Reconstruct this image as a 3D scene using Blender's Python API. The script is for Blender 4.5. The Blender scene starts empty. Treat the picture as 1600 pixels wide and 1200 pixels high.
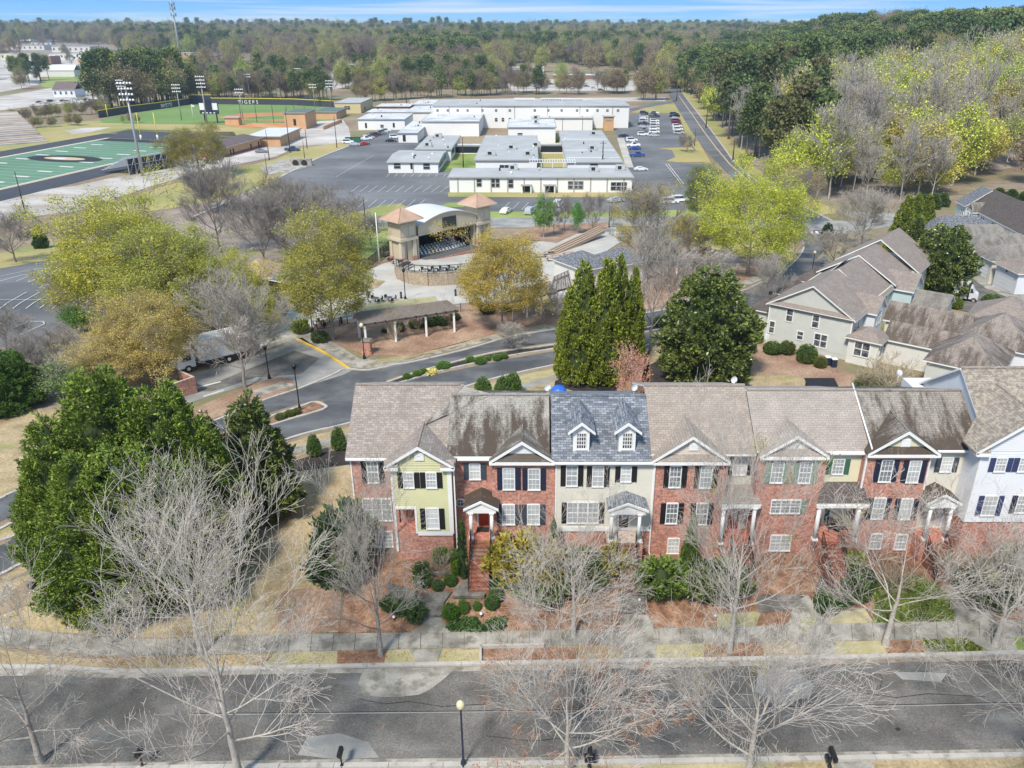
import bpy, bmesh, math, random
import numpy as np
from mathutils import Vector, Matrix
from mathutils.geometry import tessellate_polygon
random.seed(7); rng = np.random.default_rng(7)
SC = bpy.context.scene
COL = SC.collection
# ------------------------------------------------------------------ camera
F, U0, V0, H = 1237.0, 832.0, 600.0, 37.0
PITCH = math.radians(24.05); CP, SP = math.cos(PITCH), math.sin(PITCH)
cam = bpy.data.cameras.new('camera'); camo = bpy.data.objects.new('camera', cam); COL.objects.link(camo)
cam.sensor_width = 36; cam.lens = 36*F/1600; cam.shift_x = -(U0-800)/1600
cam.clip_start = 0.5; cam.clip_end = 20000
camo.location = (0, 0, H); camo.rotation_euler = (math.radians(90)-PITCH, 0, 0)
SC.camera = camo
# ------------------------------------------------------------------ light
SUN_EL, SUN_AZ = math.radians(52), math.radians(205)   # azimuth clockwise from +Y
sl = bpy.data.lights.new('sun', 'SUN'); sl.energy = 3.0; sl.angle = math.radians(9.0); sl.color = (1.0, .93, .82)
so = bpy.data.objects.new('sun', sl); COL.objects.link(so)
sd = Vector((math.sin(SUN_AZ)*math.cos(SUN_EL), math.cos(SUN_AZ)*math.cos(SUN_EL), math.sin(SUN_EL)))
so.rotation_euler = sd.to_track_quat('Z', 'Y').to_euler(); so.location = (0, 0, 80)
SC.view_settings.view_transform = 'Standard'; SC.view_settings.look = 'None'
SC.view_settings.exposure = 0.80; SC.view_settings.gamma = 1; SC.view_settings.use_curve_mapping = False
SC.cycles.max_bounces = 6; SC.cycles.diffuse_bounces = 3; SC.cycles.glossy_bounces = 2
SC.cycles.transmission_bounces = 3; SC.cycles.transparent_max_bounces = 6
SC.cycles.use_denoising = True
W = bpy.data.worlds.new('World'); SC.world = W; W.use_nodes = True
def world():
    nt = W.node_tree; n = nt.nodes; l = nt.links; n.clear()
    out = n.new('ShaderNodeOutputWorld'); bg = n.new('ShaderNodeBackground'); bg.inputs[1].default_value = 0.135
    sky = n.new('ShaderNodeTexSky'); sky.sky_type = 'NISHITA'; sky.sun_disc = False
    sky.sun_elevation = SUN_EL; sky.sun_rotation = SUN_AZ; sky.air_density = 1.0; sky.dust_density = 0.6; sky.ozone_density = 2.0
    # clear blue air the whole way round, deepening upward
    tc = n.new('ShaderNodeTexCoord'); sp = n.new('ShaderNodeSeparateXYZ'); l.new(tc.outputs['Generated'], sp.inputs[0])
    ramp = n.new('ShaderNodeValToRGB'); l.new(sp.outputs['Z'], ramp.inputs[0])
    e = ramp.color_ramp.elements; e[0].position = 0.0; e[0].color = (2.2, 3.1, 3.8, 1); e[1].position = 1.0; e[1].color = (1.5, 2.3, 3.4, 1)
    a = e.new(0.03); a.color = (.34, 1.9, 4.7, 1); a = e.new(.012); a.color = (.9, 2.6, 4.6, 1); a = e.new(.25); a.color = (.9, 2.1, 3.8, 1)
    mx = n.new('ShaderNodeMixRGB'); mx.inputs[0].default_value = .88; l.new(sky.outputs[0], mx.inputs[1]); l.new(ramp.outputs[0], mx.inputs[2])
    # thin cirrus streaks: project the direction onto a high sheet
    mp = n.new('ShaderNodeMapping'); mp.inputs['Scale'].default_value = (2.2, 2.2, 75); mp.inputs['Rotation'].default_value = (0, .012, 0)
    l.new(tc.outputs['Generated'], mp.inputs[0])
    no = n.new('ShaderNodeTexNoise'); no.inputs['Scale'].default_value = 1.0; no.inputs['Detail'].default_value = 5; no.inputs['Roughness'].default_value = .55
    no.inputs['Distortion'].default_value = .3
    l.new(mp.outputs[0], no.inputs[0])
    cr = n.new('ShaderNodeValToRGB'); l.new(no.outputs[0], cr.inputs[0]); c = cr.color_ramp.elements
    c[0].position = .50; c[0].color = (0, 0, 0, 1); c[1].position = .74; c[1].color = (1, 1, 1, 1)
    m2 = n.new('ShaderNodeMixRGB'); m2.inputs[2].default_value = (3.9, 4.1, 4.15, 1); l.new(cr.outputs[0], m2.inputs[0]); l.new(mx.outputs[0], m2.inputs[1])
    l.new(m2.outputs[0], bg.inputs[0]); l.new(bg.outputs[0], out.inputs[0])
world()
# ------------------------------------------------------------------ pixel <-> world (used to survey positions)
TB = [(-200, 0), (41.9, 0), (45.4, 1.35), (64, 1.35), (82, 0), (112, 0), (180, -5), (700, -6), (1400, 6), (2600, 16), (9000, 16)]
def T(y):
    for (a, za), (b, zb) in zip(TB, TB[1:]):
        if y <= b: return za + (zb-za)*(y-a)/(b-a)
    return TB[-1][1]
def ray(u, v):
    q = v-V0
    return (u-U0, F*CP-q*SP, -(F*SP+q*CP))
def P(u, v, off=0.0):
    dx, dy, dz = ray(u, v)
    for (a, za), (b, zb) in zip(TB, TB[1:]):
        s = (zb-za)/(b-a)
        # H + t dz = za + s (t dy - a) + off
        den = dz - s*dy
        if abs(den) < 1e-9: continue
        t = (za - s*a + off - H)/den
        if t > 0 and a-1e-3 <= t*dy <= b+1e-3: return Vector((t*dx, t*dy, H+t*dz))
    t = 6000/dy
    return Vector((t*dx, 6000, T(6000)))
def PY(u, v, Y):
    dx, dy, dz = ray(u, v); t = Y/dy
    return Vector((t*dx, Y, H+t*dz))
def PZ(u, v, z):
    dx, dy, dz = ray(u, v); t = (z-H)/dz
    return Vector((t*dx, t*dy, z))
def PP(u, v, p0, nrm):
    d = Vector(ray(u, v)); o = Vector((0, 0, H)); t = (Vector(p0)-o).dot(nrm)/d.dot(nrm)
    return o+d*t
def XU(u, v, Y): return PY(u, v, Y).x
def ZV(v, Y): return PY(U0, v, Y).z
# ------------------------------------------------------------------ object helpers
def tag(o, label=None, cat=None, group=None, kind=None):
    if label: o['label'] = label
    if cat: o['category'] = cat
    if group: o['group'] = group
    if kind: o['kind'] = kind
    return o
def thing(name, label, cat, loc=(0, 0, 0), rz=0, group=None):
    o = bpy.data.objects.new(name, None); COL.objects.link(o); o.location = loc; o.rotation_euler = (0, 0, rz)
    o.empty_display_size = .3
    return tag(o, label, cat, group)
def link(name, mesh, parent=None, loc=(0, 0, 0), rz=0, color=None, scale=None):
    o = bpy.data.objects.new(name, mesh); COL.objects.link(o); o.parent = parent; o.location = loc; o.rotation_euler = (0, 0, rz)
    if color: o.color = (*color, 1)
    if scale is not None: o.scale = scale if hasattr(scale, '__len__') else (scale,)*3
    return o
KIDS = {}
def dup(root, loc, rz=0, label=None, group=None, color=None, scale=None):
    r = root.copy(); COL.objects.link(r); r.location = loc; r.rotation_euler = (0, 0, rz)
    if label: r['label'] = label
    if group: r['group'] = group
    if color: r.color = (*color, 1)
    if scale is not None: r.scale = scale if hasattr(scale, '__len__') else (scale,)*3
    for ch in root.children:
        c = ch.copy(); COL.objects.link(c); c.parent = r
        if color: c.color = (*color, 1)
        for g in ch.children:
            d = g.copy(); COL.objects.link(d); d.parent = c
            if color: d.color = (*color, 1)
    return r
class MB:
    def __init__(s): s.v = []; s.f = []; s.m = []; s.mats = []; s.uv = False; s.sm = set()
    def mi(s, mat):
        if mat not in s.mats: s.mats.append(mat)
        return s.mats.index(mat)
    def add(s, vs, fs, mat, smooth=False):
        b = len(s.v); s.v += [tuple(p) for p in vs]; k = s.mi(mat)
        for f in fs:
            if smooth: s.sm.add(len(s.f))
            s.f.append([b+i for i in f]); s.m.append(k)
    def box(s, x0, x1, y0, y1, z0, z1, mat):
        if x0 > x1: x0, x1 = x1, x0
        if y0 > y1: y0, y1 = y1, y0
        if z0 > z1: z0, z1 = z1, z0
        s.add([(x0,y0,z0),(x1,y0,z0),(x1,y1,z0),(x0,y1,z0),(x0,y0,z1),(x1,y0,z1),(x1,y1,z1),(x0,y1,z1)],
              [(0,3,2,1),(4,5,6,7),(0,1,5,4),(1,2,6,5),(2,3,7,6),(3,0,4,7)], mat)
    def cbox(s, c, sx, sy, sz, mat): s.box(c[0]-sx/2, c[0]+sx/2, c[1]-sy/2, c[1]+sy/2, c[2], c[2]+sz, mat)
    def slab(s, pts, th, mat, side=None):
        """polygon pts (3d, any plane) with thickness th downward"""
        n = len(pts); pts = [Vector(p) for p in pts]
        nr = (pts[1]-pts[0]).cross(pts[2]-pts[1])
        if nr.z < 0: pts = pts[::-1]
        lo = [p-Vector((0, 0, th)) for p in pts]
        s.add(pts+lo, [tuple(range(n))], mat)
        b = len(s.v)-2*n; k = s.mi(side or mat)
        s.f.append([b+n+i for i in reversed(range(n))]); s.m.append(k)
        for i in range(n):
            j = (i+1) % n; s.f.append([b+i, b+n+i, b+n+j, b+j]); s.m.append(k)
    def ext(s, poly, z0, z1, mat):
        n = len(poly); a = sum(poly[i][0]*poly[(i+1)%n][1]-poly[(i+1)%n][0]*poly[i][1] for i in range(n))
        if a < 0: poly = poly[::-1]
        s.add([(p[0],p[1],z0) for p in poly]+[(p[0],p[1],z1) for p in poly],
              [tuple(reversed(range(n))), tuple(range(n, 2*n))]+[(i, (i+1)%n, n+(i+1)%n, n+i) for i in range(n)], mat)
    def tube(s, p0, p1, r0, r1=None, n=8, mat=None, smooth=True, cap=True):
        r1 = r0 if r1 is None else r1; p0 = Vector(p0); p1 = Vector(p1); d = (p1-p0).normalized()
        a = d.orthogonal().normalized(); b = d.cross(a)
        vs = []
        for (p, r) in ((p0, r0), (p1, r1)):
            for i in range(n):
                t = 2*math.pi*i/n; vs.append(p+a*r*math.cos(t)+b*r*math.sin(t))
        s.add(vs, [(i, (i+1)%n, n+(i+1)%n, n+i) for i in range(n)], mat, smooth)
        if cap:
            b0 = len(s.v)-2*n; k = s.mi(mat)
            s.f.append([b0+i for i in reversed(range(n))]); s.m.append(k); s.f.append([b0+n+i for i in range(n)]); s.m.append(k)
    def lathe(s, c, prof, n, mat, sx=1, sy=1):
        vs = []
        for (r, z) in prof:
            for i in range(n):
                t = 2*math.pi*i/n; vs.append((c[0]+r*math.cos(t)*sx, c[1]+r*math.sin(t)*sy, c[2]+z))
        fs = [(k*n+i, k*n+(i+1)%n, (k+1)*n+(i+1)%n, (k+1)*n+i) for k in range(len(prof)-1) for i in range(n)]
        s.add(vs, fs, mat, True)
    def ball(s, c, r, mat, n=10, sz=1):
        s.lathe(c, [(max(.001, r*math.sin(math.pi*k/6)), -r*sz*math.cos(math.pi*k/6)) for k in range(7)], n, mat)
    def build(s, name, parent=None, world=True, uv=False, color=None):
        me = bpy.data.meshes.new(name)
        v = s.v
        if parent is not None and world:
            inv = (Matrix.Translation(parent.location) @ parent.rotation_euler.to_matrix().to_4x4()).inverted()
            v = [tuple(inv @ Vector(p)) for p in v]
        me.from_pydata(v, [], s.f)
        for m in s.mats: me.materials.append(m)
        me.polygons.foreach_set('material_index', s.m)
        if s.sm: me.polygons.foreach_set('use_smooth', [i in s.sm for i in range(len(s.f))])
        if uv:
            ul = me.uv_layers.new(name='UVMap')
            for p in me.polygons:
                n = p.normal
                t = Vector((-n.y, n.x, 0)) if abs(n.z) < .999 else Vector((1, 0, 0))
                t.normalize(); b = n.cross(t)
                for li in p.loop_indices:
                    q = Vector(s.v[me.loops[li].vertex_index]); ul.data[li].uv = (q.dot(t), q.dot(b))
        me.update()
        return link(name, me, parent, color=color)
def np_mesh(name, verts, faces, mats, midx=None):
    """verts (n,3) faces (m,4) arrays"""
    me = bpy.data.meshes.new(name); k = faces.shape[1]
    me.vertices.add(len(verts)); me.vertices.foreach_set('co', verts.astype(np.float32).ravel())
    me.loops.add(faces.size); me.loops.foreach_set('vertex_index', faces.astype(np.int32).ravel())
    me.polygons.add(len(faces)); me.polygons.foreach_set('loop_start', np.arange(0, faces.size, k, dtype=np.int32))
    me.polygons.foreach_set('loop_total', np.full(len(faces), k, dtype=np.int32))
    for m in mats: me.materials.append(m)
    if midx is not None: me.polygons.foreach_set('material_index', midx.astype(np.int32))
    me.update(calc_edges=True); me.validate()
    return me
# ------------------------------------------------------------------ materials
MATS = {}
def newmat(name):
    m = bpy.data.materials.new(name); m.use_nodes = True; nt = m.node_tree
    b = nt.nodes['Principled BSDF']; return m, nt, b
def _coord(nt, kind):
    if kind == 'world':
        g = nt.nodes.new('ShaderNodeNewGeometry'); return g.outputs['Position']
    t = nt.nodes.new('ShaderNodeTexCoord'); return t.outputs['Object' if kind == 'object' else 'UV']
def noise(nt, vec, scale, detail=4, rough=.6, stretch=None):
    if stretch:
        mp = nt.nodes.new('ShaderNodeMapping'); mp.inputs['Scale'].default_value = stretch; nt.links.new(vec, mp.inputs[0]); vec = mp.outputs[0]
    n = nt.nodes.new('ShaderNodeTexNoise'); n.inputs['Scale'].default_value = scale; n.inputs['Detail'].default_value = detail
    n.inputs['Roughness'].default_value = rough; nt.links.new(vec, n.inputs[0]); return n.outputs[0]
def ramp(nt, fac, stops):
    r = nt.nodes.new('ShaderNodeValToRGB'); nt.links.new(fac, r.inputs[0]); e = r.color_ramp.elements
    for i, (p, c) in enumerate(stops):
        q = e[i] if i < 2 else e.new(p)
        q.position = p; q.color = (*c, 1) if len(c) == 3 else c
    return r.outputs[0]
def mixc(nt, fac, a, b, mode='MIX'):
    m = nt.nodes.new('ShaderNodeMixRGB'); m.blend_type = mode
    for k, x in ((0, fac), (1, a), (2, b)):
        if isinstance(x, (int, float)): m.inputs[k].default_value = x
        elif isinstance(x, (tuple, list)): m.inputs[k].default_value = (*x, 1) if len(x) == 3 else x
        else: nt.links.new(x, m.inputs[k])
    return m.outputs[0]
def bump(nt, b, h, strength, dist=.05):
    n = nt.nodes.new('ShaderNodeBump'); n.inputs['Strength'].default_value = strength; n.inputs['Distance'].default_value = dist
    nt.links.new(h, n.inputs['Height']); nt.links.new(n.outputs[0], b.inputs['Normal'])
def sc(c, k): return tuple(x*k for x in c)
def plain(name, c, rough=.6, var=.12, scale=3., metal=0, space='world', emit=None):
    if name in MATS: return MATS[name]
    m, nt, b = newmat(name); f = noise(nt, _coord(nt, space), scale)
    nt.links.new(ramp(nt, f, [(.3, sc(c, 1-var)), (.7, sc(c, 1+var))]), b.inputs['Base Color'])
    b.inputs['Roughness'].default_value = rough; b.inputs['Metallic'].default_value = metal
    MATS[name] = m; return m
def ground(name, stops, scale, fine=12, finek=.35, rough=.95, bmp=.4, extra=None, lo=.35, hi=.65):
    """patchy two/three colour ground with a fine grain over it"""
    m, nt, b = newmat(name); v = _coord(nt, 'world'); f = noise(nt, v, scale, 6, .62)
    k = len(stops); st = [(lo+(hi-lo)*i/(k-1), c) for i, c in enumerate(stops)]
    c = ramp(nt, f, st); g = noise(nt, v, fine, 4, .7)
    c = mixc(nt, 1, c, ramp(nt, g, [(.25, (1-finek,)*3), (.75, (1+finek,)*3)]), 'MULTIPLY')
    if extra:
        for (scl, l0, l1, col, amt, stretch) in extra:
            w = noise(nt, v, scl, 5, .6, stretch); fc = ramp(nt, w, [(l0, (0, 0, 0)), (l1, (amt,)*3)]); c = mixc(nt, fc, c, col)
    nt.links.new(c, b.inputs['Base Color']); b.inputs['Roughness'].default_value = rough
    bump(nt, b, g, bmp, .04); MATS[name] = m; return m
def brickm(name, c1, c2, mortar, space='world'):
    m, nt, b = newmat(name); v = _coord(nt, space); s = nt.nodes.new('ShaderNodeSeparateXYZ'); nt.links.new(v, s.inputs[0])
    a = nt.nodes.new('ShaderNodeMath'); a.operation = 'ADD'; nt.links.new(s.outputs[0], a.inputs[0]); nt.links.new(s.outputs[1], a.inputs[1])
    cb = nt.nodes.new('ShaderNodeCombineXYZ'); nt.links.new(a.outputs[0], cb.inputs[0]); nt.links.new(s.outputs[2], cb.inputs[1])
    t = nt.nodes.new('ShaderNodeTexBrick'); nt.links.new(cb.outputs[0], t.inputs['Vector'])
    t.inputs['Color1'].default_value = (*c1, 1); t.inputs['Color2'].default_value = (*c2, 1); t.inputs['Mortar'].default_value = (*mortar, 1)
    t.inputs['Scale'].default_value = 1; t.inputs['Brick Width'].default_value = .22; t.inputs['Row Height'].default_value = .085
    t.inputs['Mortar Size'].default_value = .010; t.inputs['Bias'].default_value = -.1
    w = noise(nt, v, .9, 5, .6); c = mixc(nt, 1, t.outputs[0], ramp(nt, w, [(.3, (.8,)*3), (.7, (1.2,)*3)]), 'MULTIPLY')
    w2 = noise(nt, v, 4.5, 5, .85); c = mixc(nt, 1, c, ramp(nt, w2, [(.34, (.5,)*3), (.66, (1.5,)*3)]), 'MULTIPLY')
    nt.links.new(c, b.inputs['Base Color']); b.inputs['Roughness'].default_value = .85
    bump(nt, b, t.outputs[1], -.4, .01); MATS[name] = m; return m
def shingle(name, c1, c2, dark, stain=None, row=.17, wid=.36, mix2=None):
    m, nt, b = newmat(name); v = _coord(nt, 'uv')
    t = nt.nodes.new('ShaderNodeTexBrick'); nt.links.new(v, t.inputs['Vector'])
    t.inputs['Color1'].default_value = (*c1, 1); t.inputs['Color2'].default_value = (*c2, 1); t.inputs['Mortar'].default_value = (*dark, 1)
    t.inputs['Scale'].default_value = 1; t.inputs['Brick Width'].default_value = wid; t.inputs['Row Height'].default_value = row
    t.inputs['Mortar Size'].default_value = .018; t.inputs['Mortar Smooth'].default_value = .4; t.inputs['Bias'].default_value = 0
    w = noise(nt, v, .7, 5, .65); c = mixc(nt, 1, t.outputs[0], ramp(nt, w, [(.3, (.84,)*3), (.7, (1.16,)*3)]), 'MULTIPLY')
    w2 = noise(nt, v, 11, 3, .7); c = mixc(nt, 1, c, ramp(nt, w2, [(.3, (.74,)*3), (.7, (1.26,)*3)]), 'MULTIPLY')
    if mix2: c = mixc(nt, ramp(nt, noise(nt, v, 3.2, 2, .5), [(.48, (0,)*3), (.6, (.55,)*3)]), c, mix2)
    if stain:
        z0, z1, amt = stain[:3]
        g = nt.nodes.new('ShaderNodeNewGeometry'); s = nt.nodes.new('ShaderNodeSeparateXYZ'); nt.links.new(g.outputs['Position'], s.inputs[0])
        mr = nt.nodes.new('ShaderNodeMapRange'); nt.links.new(s.outputs[2], mr.inputs[0])
        mr.inputs[1].default_value = z1; mr.inputs[2].default_value = z0; mr.inputs[3].default_value = 0; mr.inputs[4].default_value = 1
        n1 = noise(nt, v, 1.0, 6, .72, (1.15, .28, 1)); n2 = noise(nt, v, 6, 4, .7)
        ad = nt.nodes.new('ShaderNodeMath'); ad.operation = 'MULTIPLY_ADD'; nt.links.new(mr.outputs[0], ad.inputs[0]); ad.inputs[1].default_value = .38
        nt.links.new(n1, ad.inputs[2])
        a2 = nt.nodes.new('ShaderNodeMath'); a2.operation = 'MULTIPLY_ADD'; nt.links.new(n2, a2.inputs[0]); a2.inputs[1].default_value = .35; nt.links.new(ad.outputs[0], a2.inputs[2])
        fc = ramp(nt, a2.outputs[0], [(.80, (0,)*3), (.98, (amt,)*3)]); c = mixc(nt, fc, c, (.055, .038, .027))
    nt.links.new(c, b.inputs['Base Color']); b.inputs['Roughness'].default_value = .9
    bump(nt, b, t.outputs[1], -.5, .02); MATS[name] = m; return m
def leafm(name, rough=.6, trans=.25, dark=.6, light=1.45, spec=.3, yellow=None):
    """leaf colour = object's own colour, each leaf a little lighter or darker"""
    m, nt, b = newmat(name); oi = nt.nodes.new('ShaderNodeObjectInfo'); g = nt.nodes.new('ShaderNodeNewGeometry')
    c = mixc(nt, 1, oi.outputs['Color'], ramp(nt, g.outputs['Random Per Island'], [(0, (dark,)*3), (1, (light,)*3)]), 'MULTIPLY')
    t = nt.nodes.new('ShaderNodeTexCoord'); w = noise(nt, t.outputs['Object'], .55, 3, .5)
    c = mixc(nt, 1, c, ramp(nt, w, [(.3, (.72, .76, .8)), (.7, (1.3, 1.22, 1.0))]), 'MULTIPLY')
    if yellow:
        w2 = noise(nt, t.outputs['Object'], .9, 3, .5); c = mixc(nt, ramp(nt, w2, [(.6, (0,)*3), (.72, (.7,)*3)]), c, yellow)
    nt.links.new(c, b.inputs['Base Color']); b.inputs['Roughness'].default_value = rough
    b.inputs['Specular IOR Level'].default_value = spec
    tr = nt.nodes.new('ShaderNodeBsdfTranslucent'); nt.links.new(c, tr.inputs[0]); mx = nt.nodes.new('ShaderNodeMixShader')
    mx.inputs[0].default_value = trans; out = nt.nodes['Material Output']
    nt.links.new(b.outputs[0], mx.inputs[1]); nt.links.new(tr.outputs[0], mx.inputs[2]); nt.links.new(mx.outputs[0], out.inputs[0])
    MATS[name] = m; return m
def barkm(name, c1, c2):
    m, nt, b = newmat(name); t = nt.nodes.new('ShaderNodeTexCoord'); w = noise(nt, t.outputs['Object'], 5, 5, .7)
    nt.links.new(ramp(nt, w, [(.35, c1), (.65, c2)]), b.inputs['Base Color']); b.inputs['Roughness'].default_value = .9; MATS[name] = m; return m
def paintm(name, rough=.3):
    m, nt, b = newmat(name); oi = nt.nodes.new('ShaderNodeObjectInfo'); g = nt.nodes.new('ShaderNodeTexCoord')
    c = mixc(nt, 1, oi.outputs['Color'], ramp(nt, noise(nt, g.outputs['Object'], 1.5, 3), [(.3, (.9,)*3), (.7, (1.08,)*3)]), 'MULTIPLY')
    nt.links.new(c, b.inputs['Base Color']); b.inputs['Roughness'].default_value = rough; b.inputs['Coat Weight'].default_value = .5; MATS[name] = m; return m
M = MATS
# ------------------------------------------------------------------ materials in use
def make_mats():
    ground('asphalt_old', [(.088,.082,.074), (.125,.118,.108), (.18,.17,.155)], .35, 8, .5, .9, .8, [(.5, .56, .72, (.26,.26,.25), .5, (.25,1,1)), (2.2, .62, .7, (.05,.05,.052), .5, None)])
    ground('asphalt_new', [(.058,.061,.068), (.088,.091,.097), (.135,.137,.14)], .22, 24, .15, .85, .3, [(.35, .55, .7, (.17,.175,.19), .6, (.2,1,1))])
    ground('asphalt_lot', [(.085,.088,.095), (.118,.12,.126), (.165,.167,.17)], .05, 8, .12, .9, .2, [(.06, .5, .7, (.2,.21,.23), .6, (.3,1,1))])
    ground('asphalt_pale', [(.20,.20,.195), (.27,.265,.25), (.34,.33,.31)], .25, 20, .18, .95, .3)
    ground('concrete', [(.22,.205,.175), (.31,.29,.25), (.40,.375,.33)], .6, 12, .25, .9, .2, [(.8, .48, .62, (.12,.11,.085), .75, None)])
    ground('concrete_dark', [(.05,.048,.042), (.12,.11,.095), (.24,.22,.19)], .8, 20, .2, .9, .2)
    ground('kerb', [(.36,.34,.31), (.48,.45,.41)], .7, 22, .15, .9, .2, [(1.3, .58, .68, (.15,.13,.11), .6, None)])
    ground('plaza', [(.36,.345,.315), (.50,.475,.43)], .15, 12, .08, .9, .1)
    ground('lawn_tan', [(.24,.18,.10), (.35,.275,.155), (.43,.335,.20)], .45, 5, .42, 1, .8, [(.25, .56, .66, (.22,.24,.06), .55, None), (.5, .6, .72, (.36,.19,.10), .6, None)])
    ground('lawn_pale', [(.31,.29,.14), (.39,.35,.19), (.44,.385,.24)], .6, 14, .25, 1, .8, [(.5, .6, .7, (.25,.2,.1), .5, None)])
    ground('lawn_green', [(.10,.17,.03), (.20,.26,.06), (.30,.30,.10)], .12, 8, .2, 1, .5)
    ground('bright_grass', [(.19,.25,.06), (.27,.32,.09)], .08, 5, .15, 1, .3)
    ground('verge_far', [(.22,.24,.07), (.33,.29,.11), (.40,.31,.14)], .035, 2, .18, 1, .3)
    ground('mulch', [(.15,.075,.045), (.25,.14,.085), (.33,.21,.14)], 1.3, 7, .55, 1, 1.0, [(.7, .58, .7, (.36,.26,.17), .6, None)])
    ground('mulch_far', [(.22,.13,.085), (.30,.19,.13), (.37,.26,.18)], .25, 4, .4, 1, .8)
    ground('mulch_black', [(.022,.018,.017), (.05,.04,.035)], 1.2, 14, .4, 1, .8)
    ground('earth', [(.17,.12,.08), (.24,.18,.12), (.30,.24,.15)], .02, .8, .3, 1, .6, [(.03, .5, .62, (.16,.18,.07), .7, None)])
    ground('woodfloor', [(.17,.13,.11), (.25,.20,.17), (.31,.26,.22)], .12, 3, .35, 1, .8, [(.1, .55, .65, (.24,.25,.08), .6, None)])
    ground('gravel', [(.34,.32,.30), (.45,.42,.39), (.55,.52,.49)], .05, 3, .2, 1, .3, [(.08, .52, .66, (.25,.19,.14), .6, (.3,1,1))])
    ground('rubble', [(.22,.20,.18), (.45,.42,.38)], .5, 4, .5, 1, 1.)
    ground('dirt_orange', [(.42,.16,.06), (.52,.22,.09)], .1, 3, .12, 1, .2)
    ground('turf', [(.085,.19,.115), (.115,.235,.145)], .02, 3, .08, .9, .1)
    ground('field_grass', [(.11,.20,.05), (.16,.25,.07)], .03, 3, .1, 1, .1)
    plain('track', (.045,.05,.062), .9, .15, .1)
    plain('field_black', (.02,.02,.022), .9)
    plain('line_white', (.62,.62,.60), .8, .1, 2); plain('line_faded', (.42,.42,.42), .9, .25, 1)
    plain('line_tan', (.50,.38,.24), .9, .1); plain('line_yellow', (.62,.40,.05), .8, .12, 2); plain('yellow_paint', (.72,.58,.05), .6)
    brickm('brick_red', (.49,.18,.12), (.30,.085,.055), (.47,.39,.33))
    brickm('brick_brown', (.28,.12,.08), (.22,.09,.06), (.25,.2,.17))
    brickm('brick_step', (.30,.105,.06), (.20,.06,.035), (.18,.12,.09))
    brickm('block_tan', (.42,.34,.25), (.36,.29,.21), (.25,.2,.15))
    plain('sid_yellow', (.56,.55,.33), .6, .05, .8); plain('sid_cream', (.61,.585,.50), .6, .05, .8); plain('sid_white', (.66,.67,.70), .55, .04, .8)
    plain('sid_butter', (.62,.585,.42), .6, .05, .8); plain('sid_pink', (.60,.52,.45), .6, .05, .8); plain('sid_grey', (.50,.51,.475), .6, .05, .8)
    plain('sid_lblue', (.47,.56,.57), .6, .05, .8); plain('sid_offw', (.62,.61,.57), .6, .05, .8)
    plain('trim', (.74,.74,.73), .5, .04, 1); plain('trim_grey', (.30,.29,.27), .6)
    plain('metal_white', (.72,.73,.74), .4, .05, .5); plain('metal_grey', (.30,.32,.33), .45, .1, 2, .3); plain('galv', (.42,.43,.42), .5, .08, 1, .4)
    plain('black_metal', (.012,.012,.013), .45); plain('dark', (.012,.012,.014), .7); plain('rubber', (.02,.02,.02), .8)
    plain('shut_black', (.014,.014,.018), .5, .1); plain('shut_blue', (.035,.05,.13), .5, .1); plain('shut_slate', (.05,.065,.085), .5, .1); plain('shut_green', (.05,.13,.085), .5, .1)
    plain('shut_sage', (.19,.27,.22), .5, .1); plain('shut_navy', (.015,.022,.05), .5, .1)
    plain('door_red', (.42,.05,.015), .4, .1); plain('door_crimson', (.30,.015,.03), .4, .1); plain('door_dark', (.03,.025,.025), .4)
    plain('wood_grey', (.24,.205,.18), .9, .25, 4); plain('wood_dark', (.05,.035,.03), .8, .2, 4); plain('wood_fence', (.16,.10,.07), .9, .2, 2)
    plain('stucco', (.50,.435,.32), .8, .06, .5); plain('stucco_trim', (.56,.49,.38), .7, .05); plain('terracotta', (.43,.28,.20), .8, .12, .6)
    plain('school_wall', (.74,.74,.73), .8, .04, .1); plain('school_trim', (.33,.32,.30), .7); plain('grey_roof_flat', (.36,.37,.375), .9, .12, .15)
    plain('roof_white', (.55,.56,.58), .7, .06, .2); ground('roof_pale', [(.40,.41,.43),(.53,.54,.56),(.60,.60,.60)], .12, 1.5, .1, .8, .1, [(.25,.55,.7,(.27,.26,.25),.5,(1,.3,1))]); plain('ac_grey', (.42,.45,.45), .5, .1, 1)
    plain('orange_block', (.56,.33,.17), .8, .08, .3); plain('yellow_metal', (.56,.47,.25), .6, .05, .2); plain('green_roof', (.10,.14,.12), .7); plain('brown_roof', (.13,.10,.095), .8, .15, .4)
    plain('red_base', (.33,.09,.06), .8); plain('far_glass', (.03,.035,.045), .15); plain('blue_tarp', (.02,.13,.62), .4, .2, 3); plain('dumpster', (.02,.14,.07), .5)
    plain('stage_cloth', (.010,.012,.018), .9, .2, 1); plain('stage_floor', (.10,.10,.10), .8); plain('red_cloth', (.35,.015,.02), .8)
    plain('screen', (.025,.035,.035), .3, .2, 4); plain('chair_white', (.62,.62,.62), .5); plain('lamp_globe', (.62,.56,.36), .35, .03); plain('lens_white', (.75,.76,.78), .3)
    plain('flower_yellow', (.62,.55,.18), .7, .3, 6); plain('slat_tan', (.40,.30,.22), .7, .1, 2)
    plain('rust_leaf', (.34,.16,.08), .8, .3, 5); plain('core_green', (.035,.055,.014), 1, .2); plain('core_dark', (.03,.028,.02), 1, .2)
    # window glass with its pale grey put into the colour, varying per pane
    m, nt, b = newmat('pane_pale'); v = _coord(nt, 'world')
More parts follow.
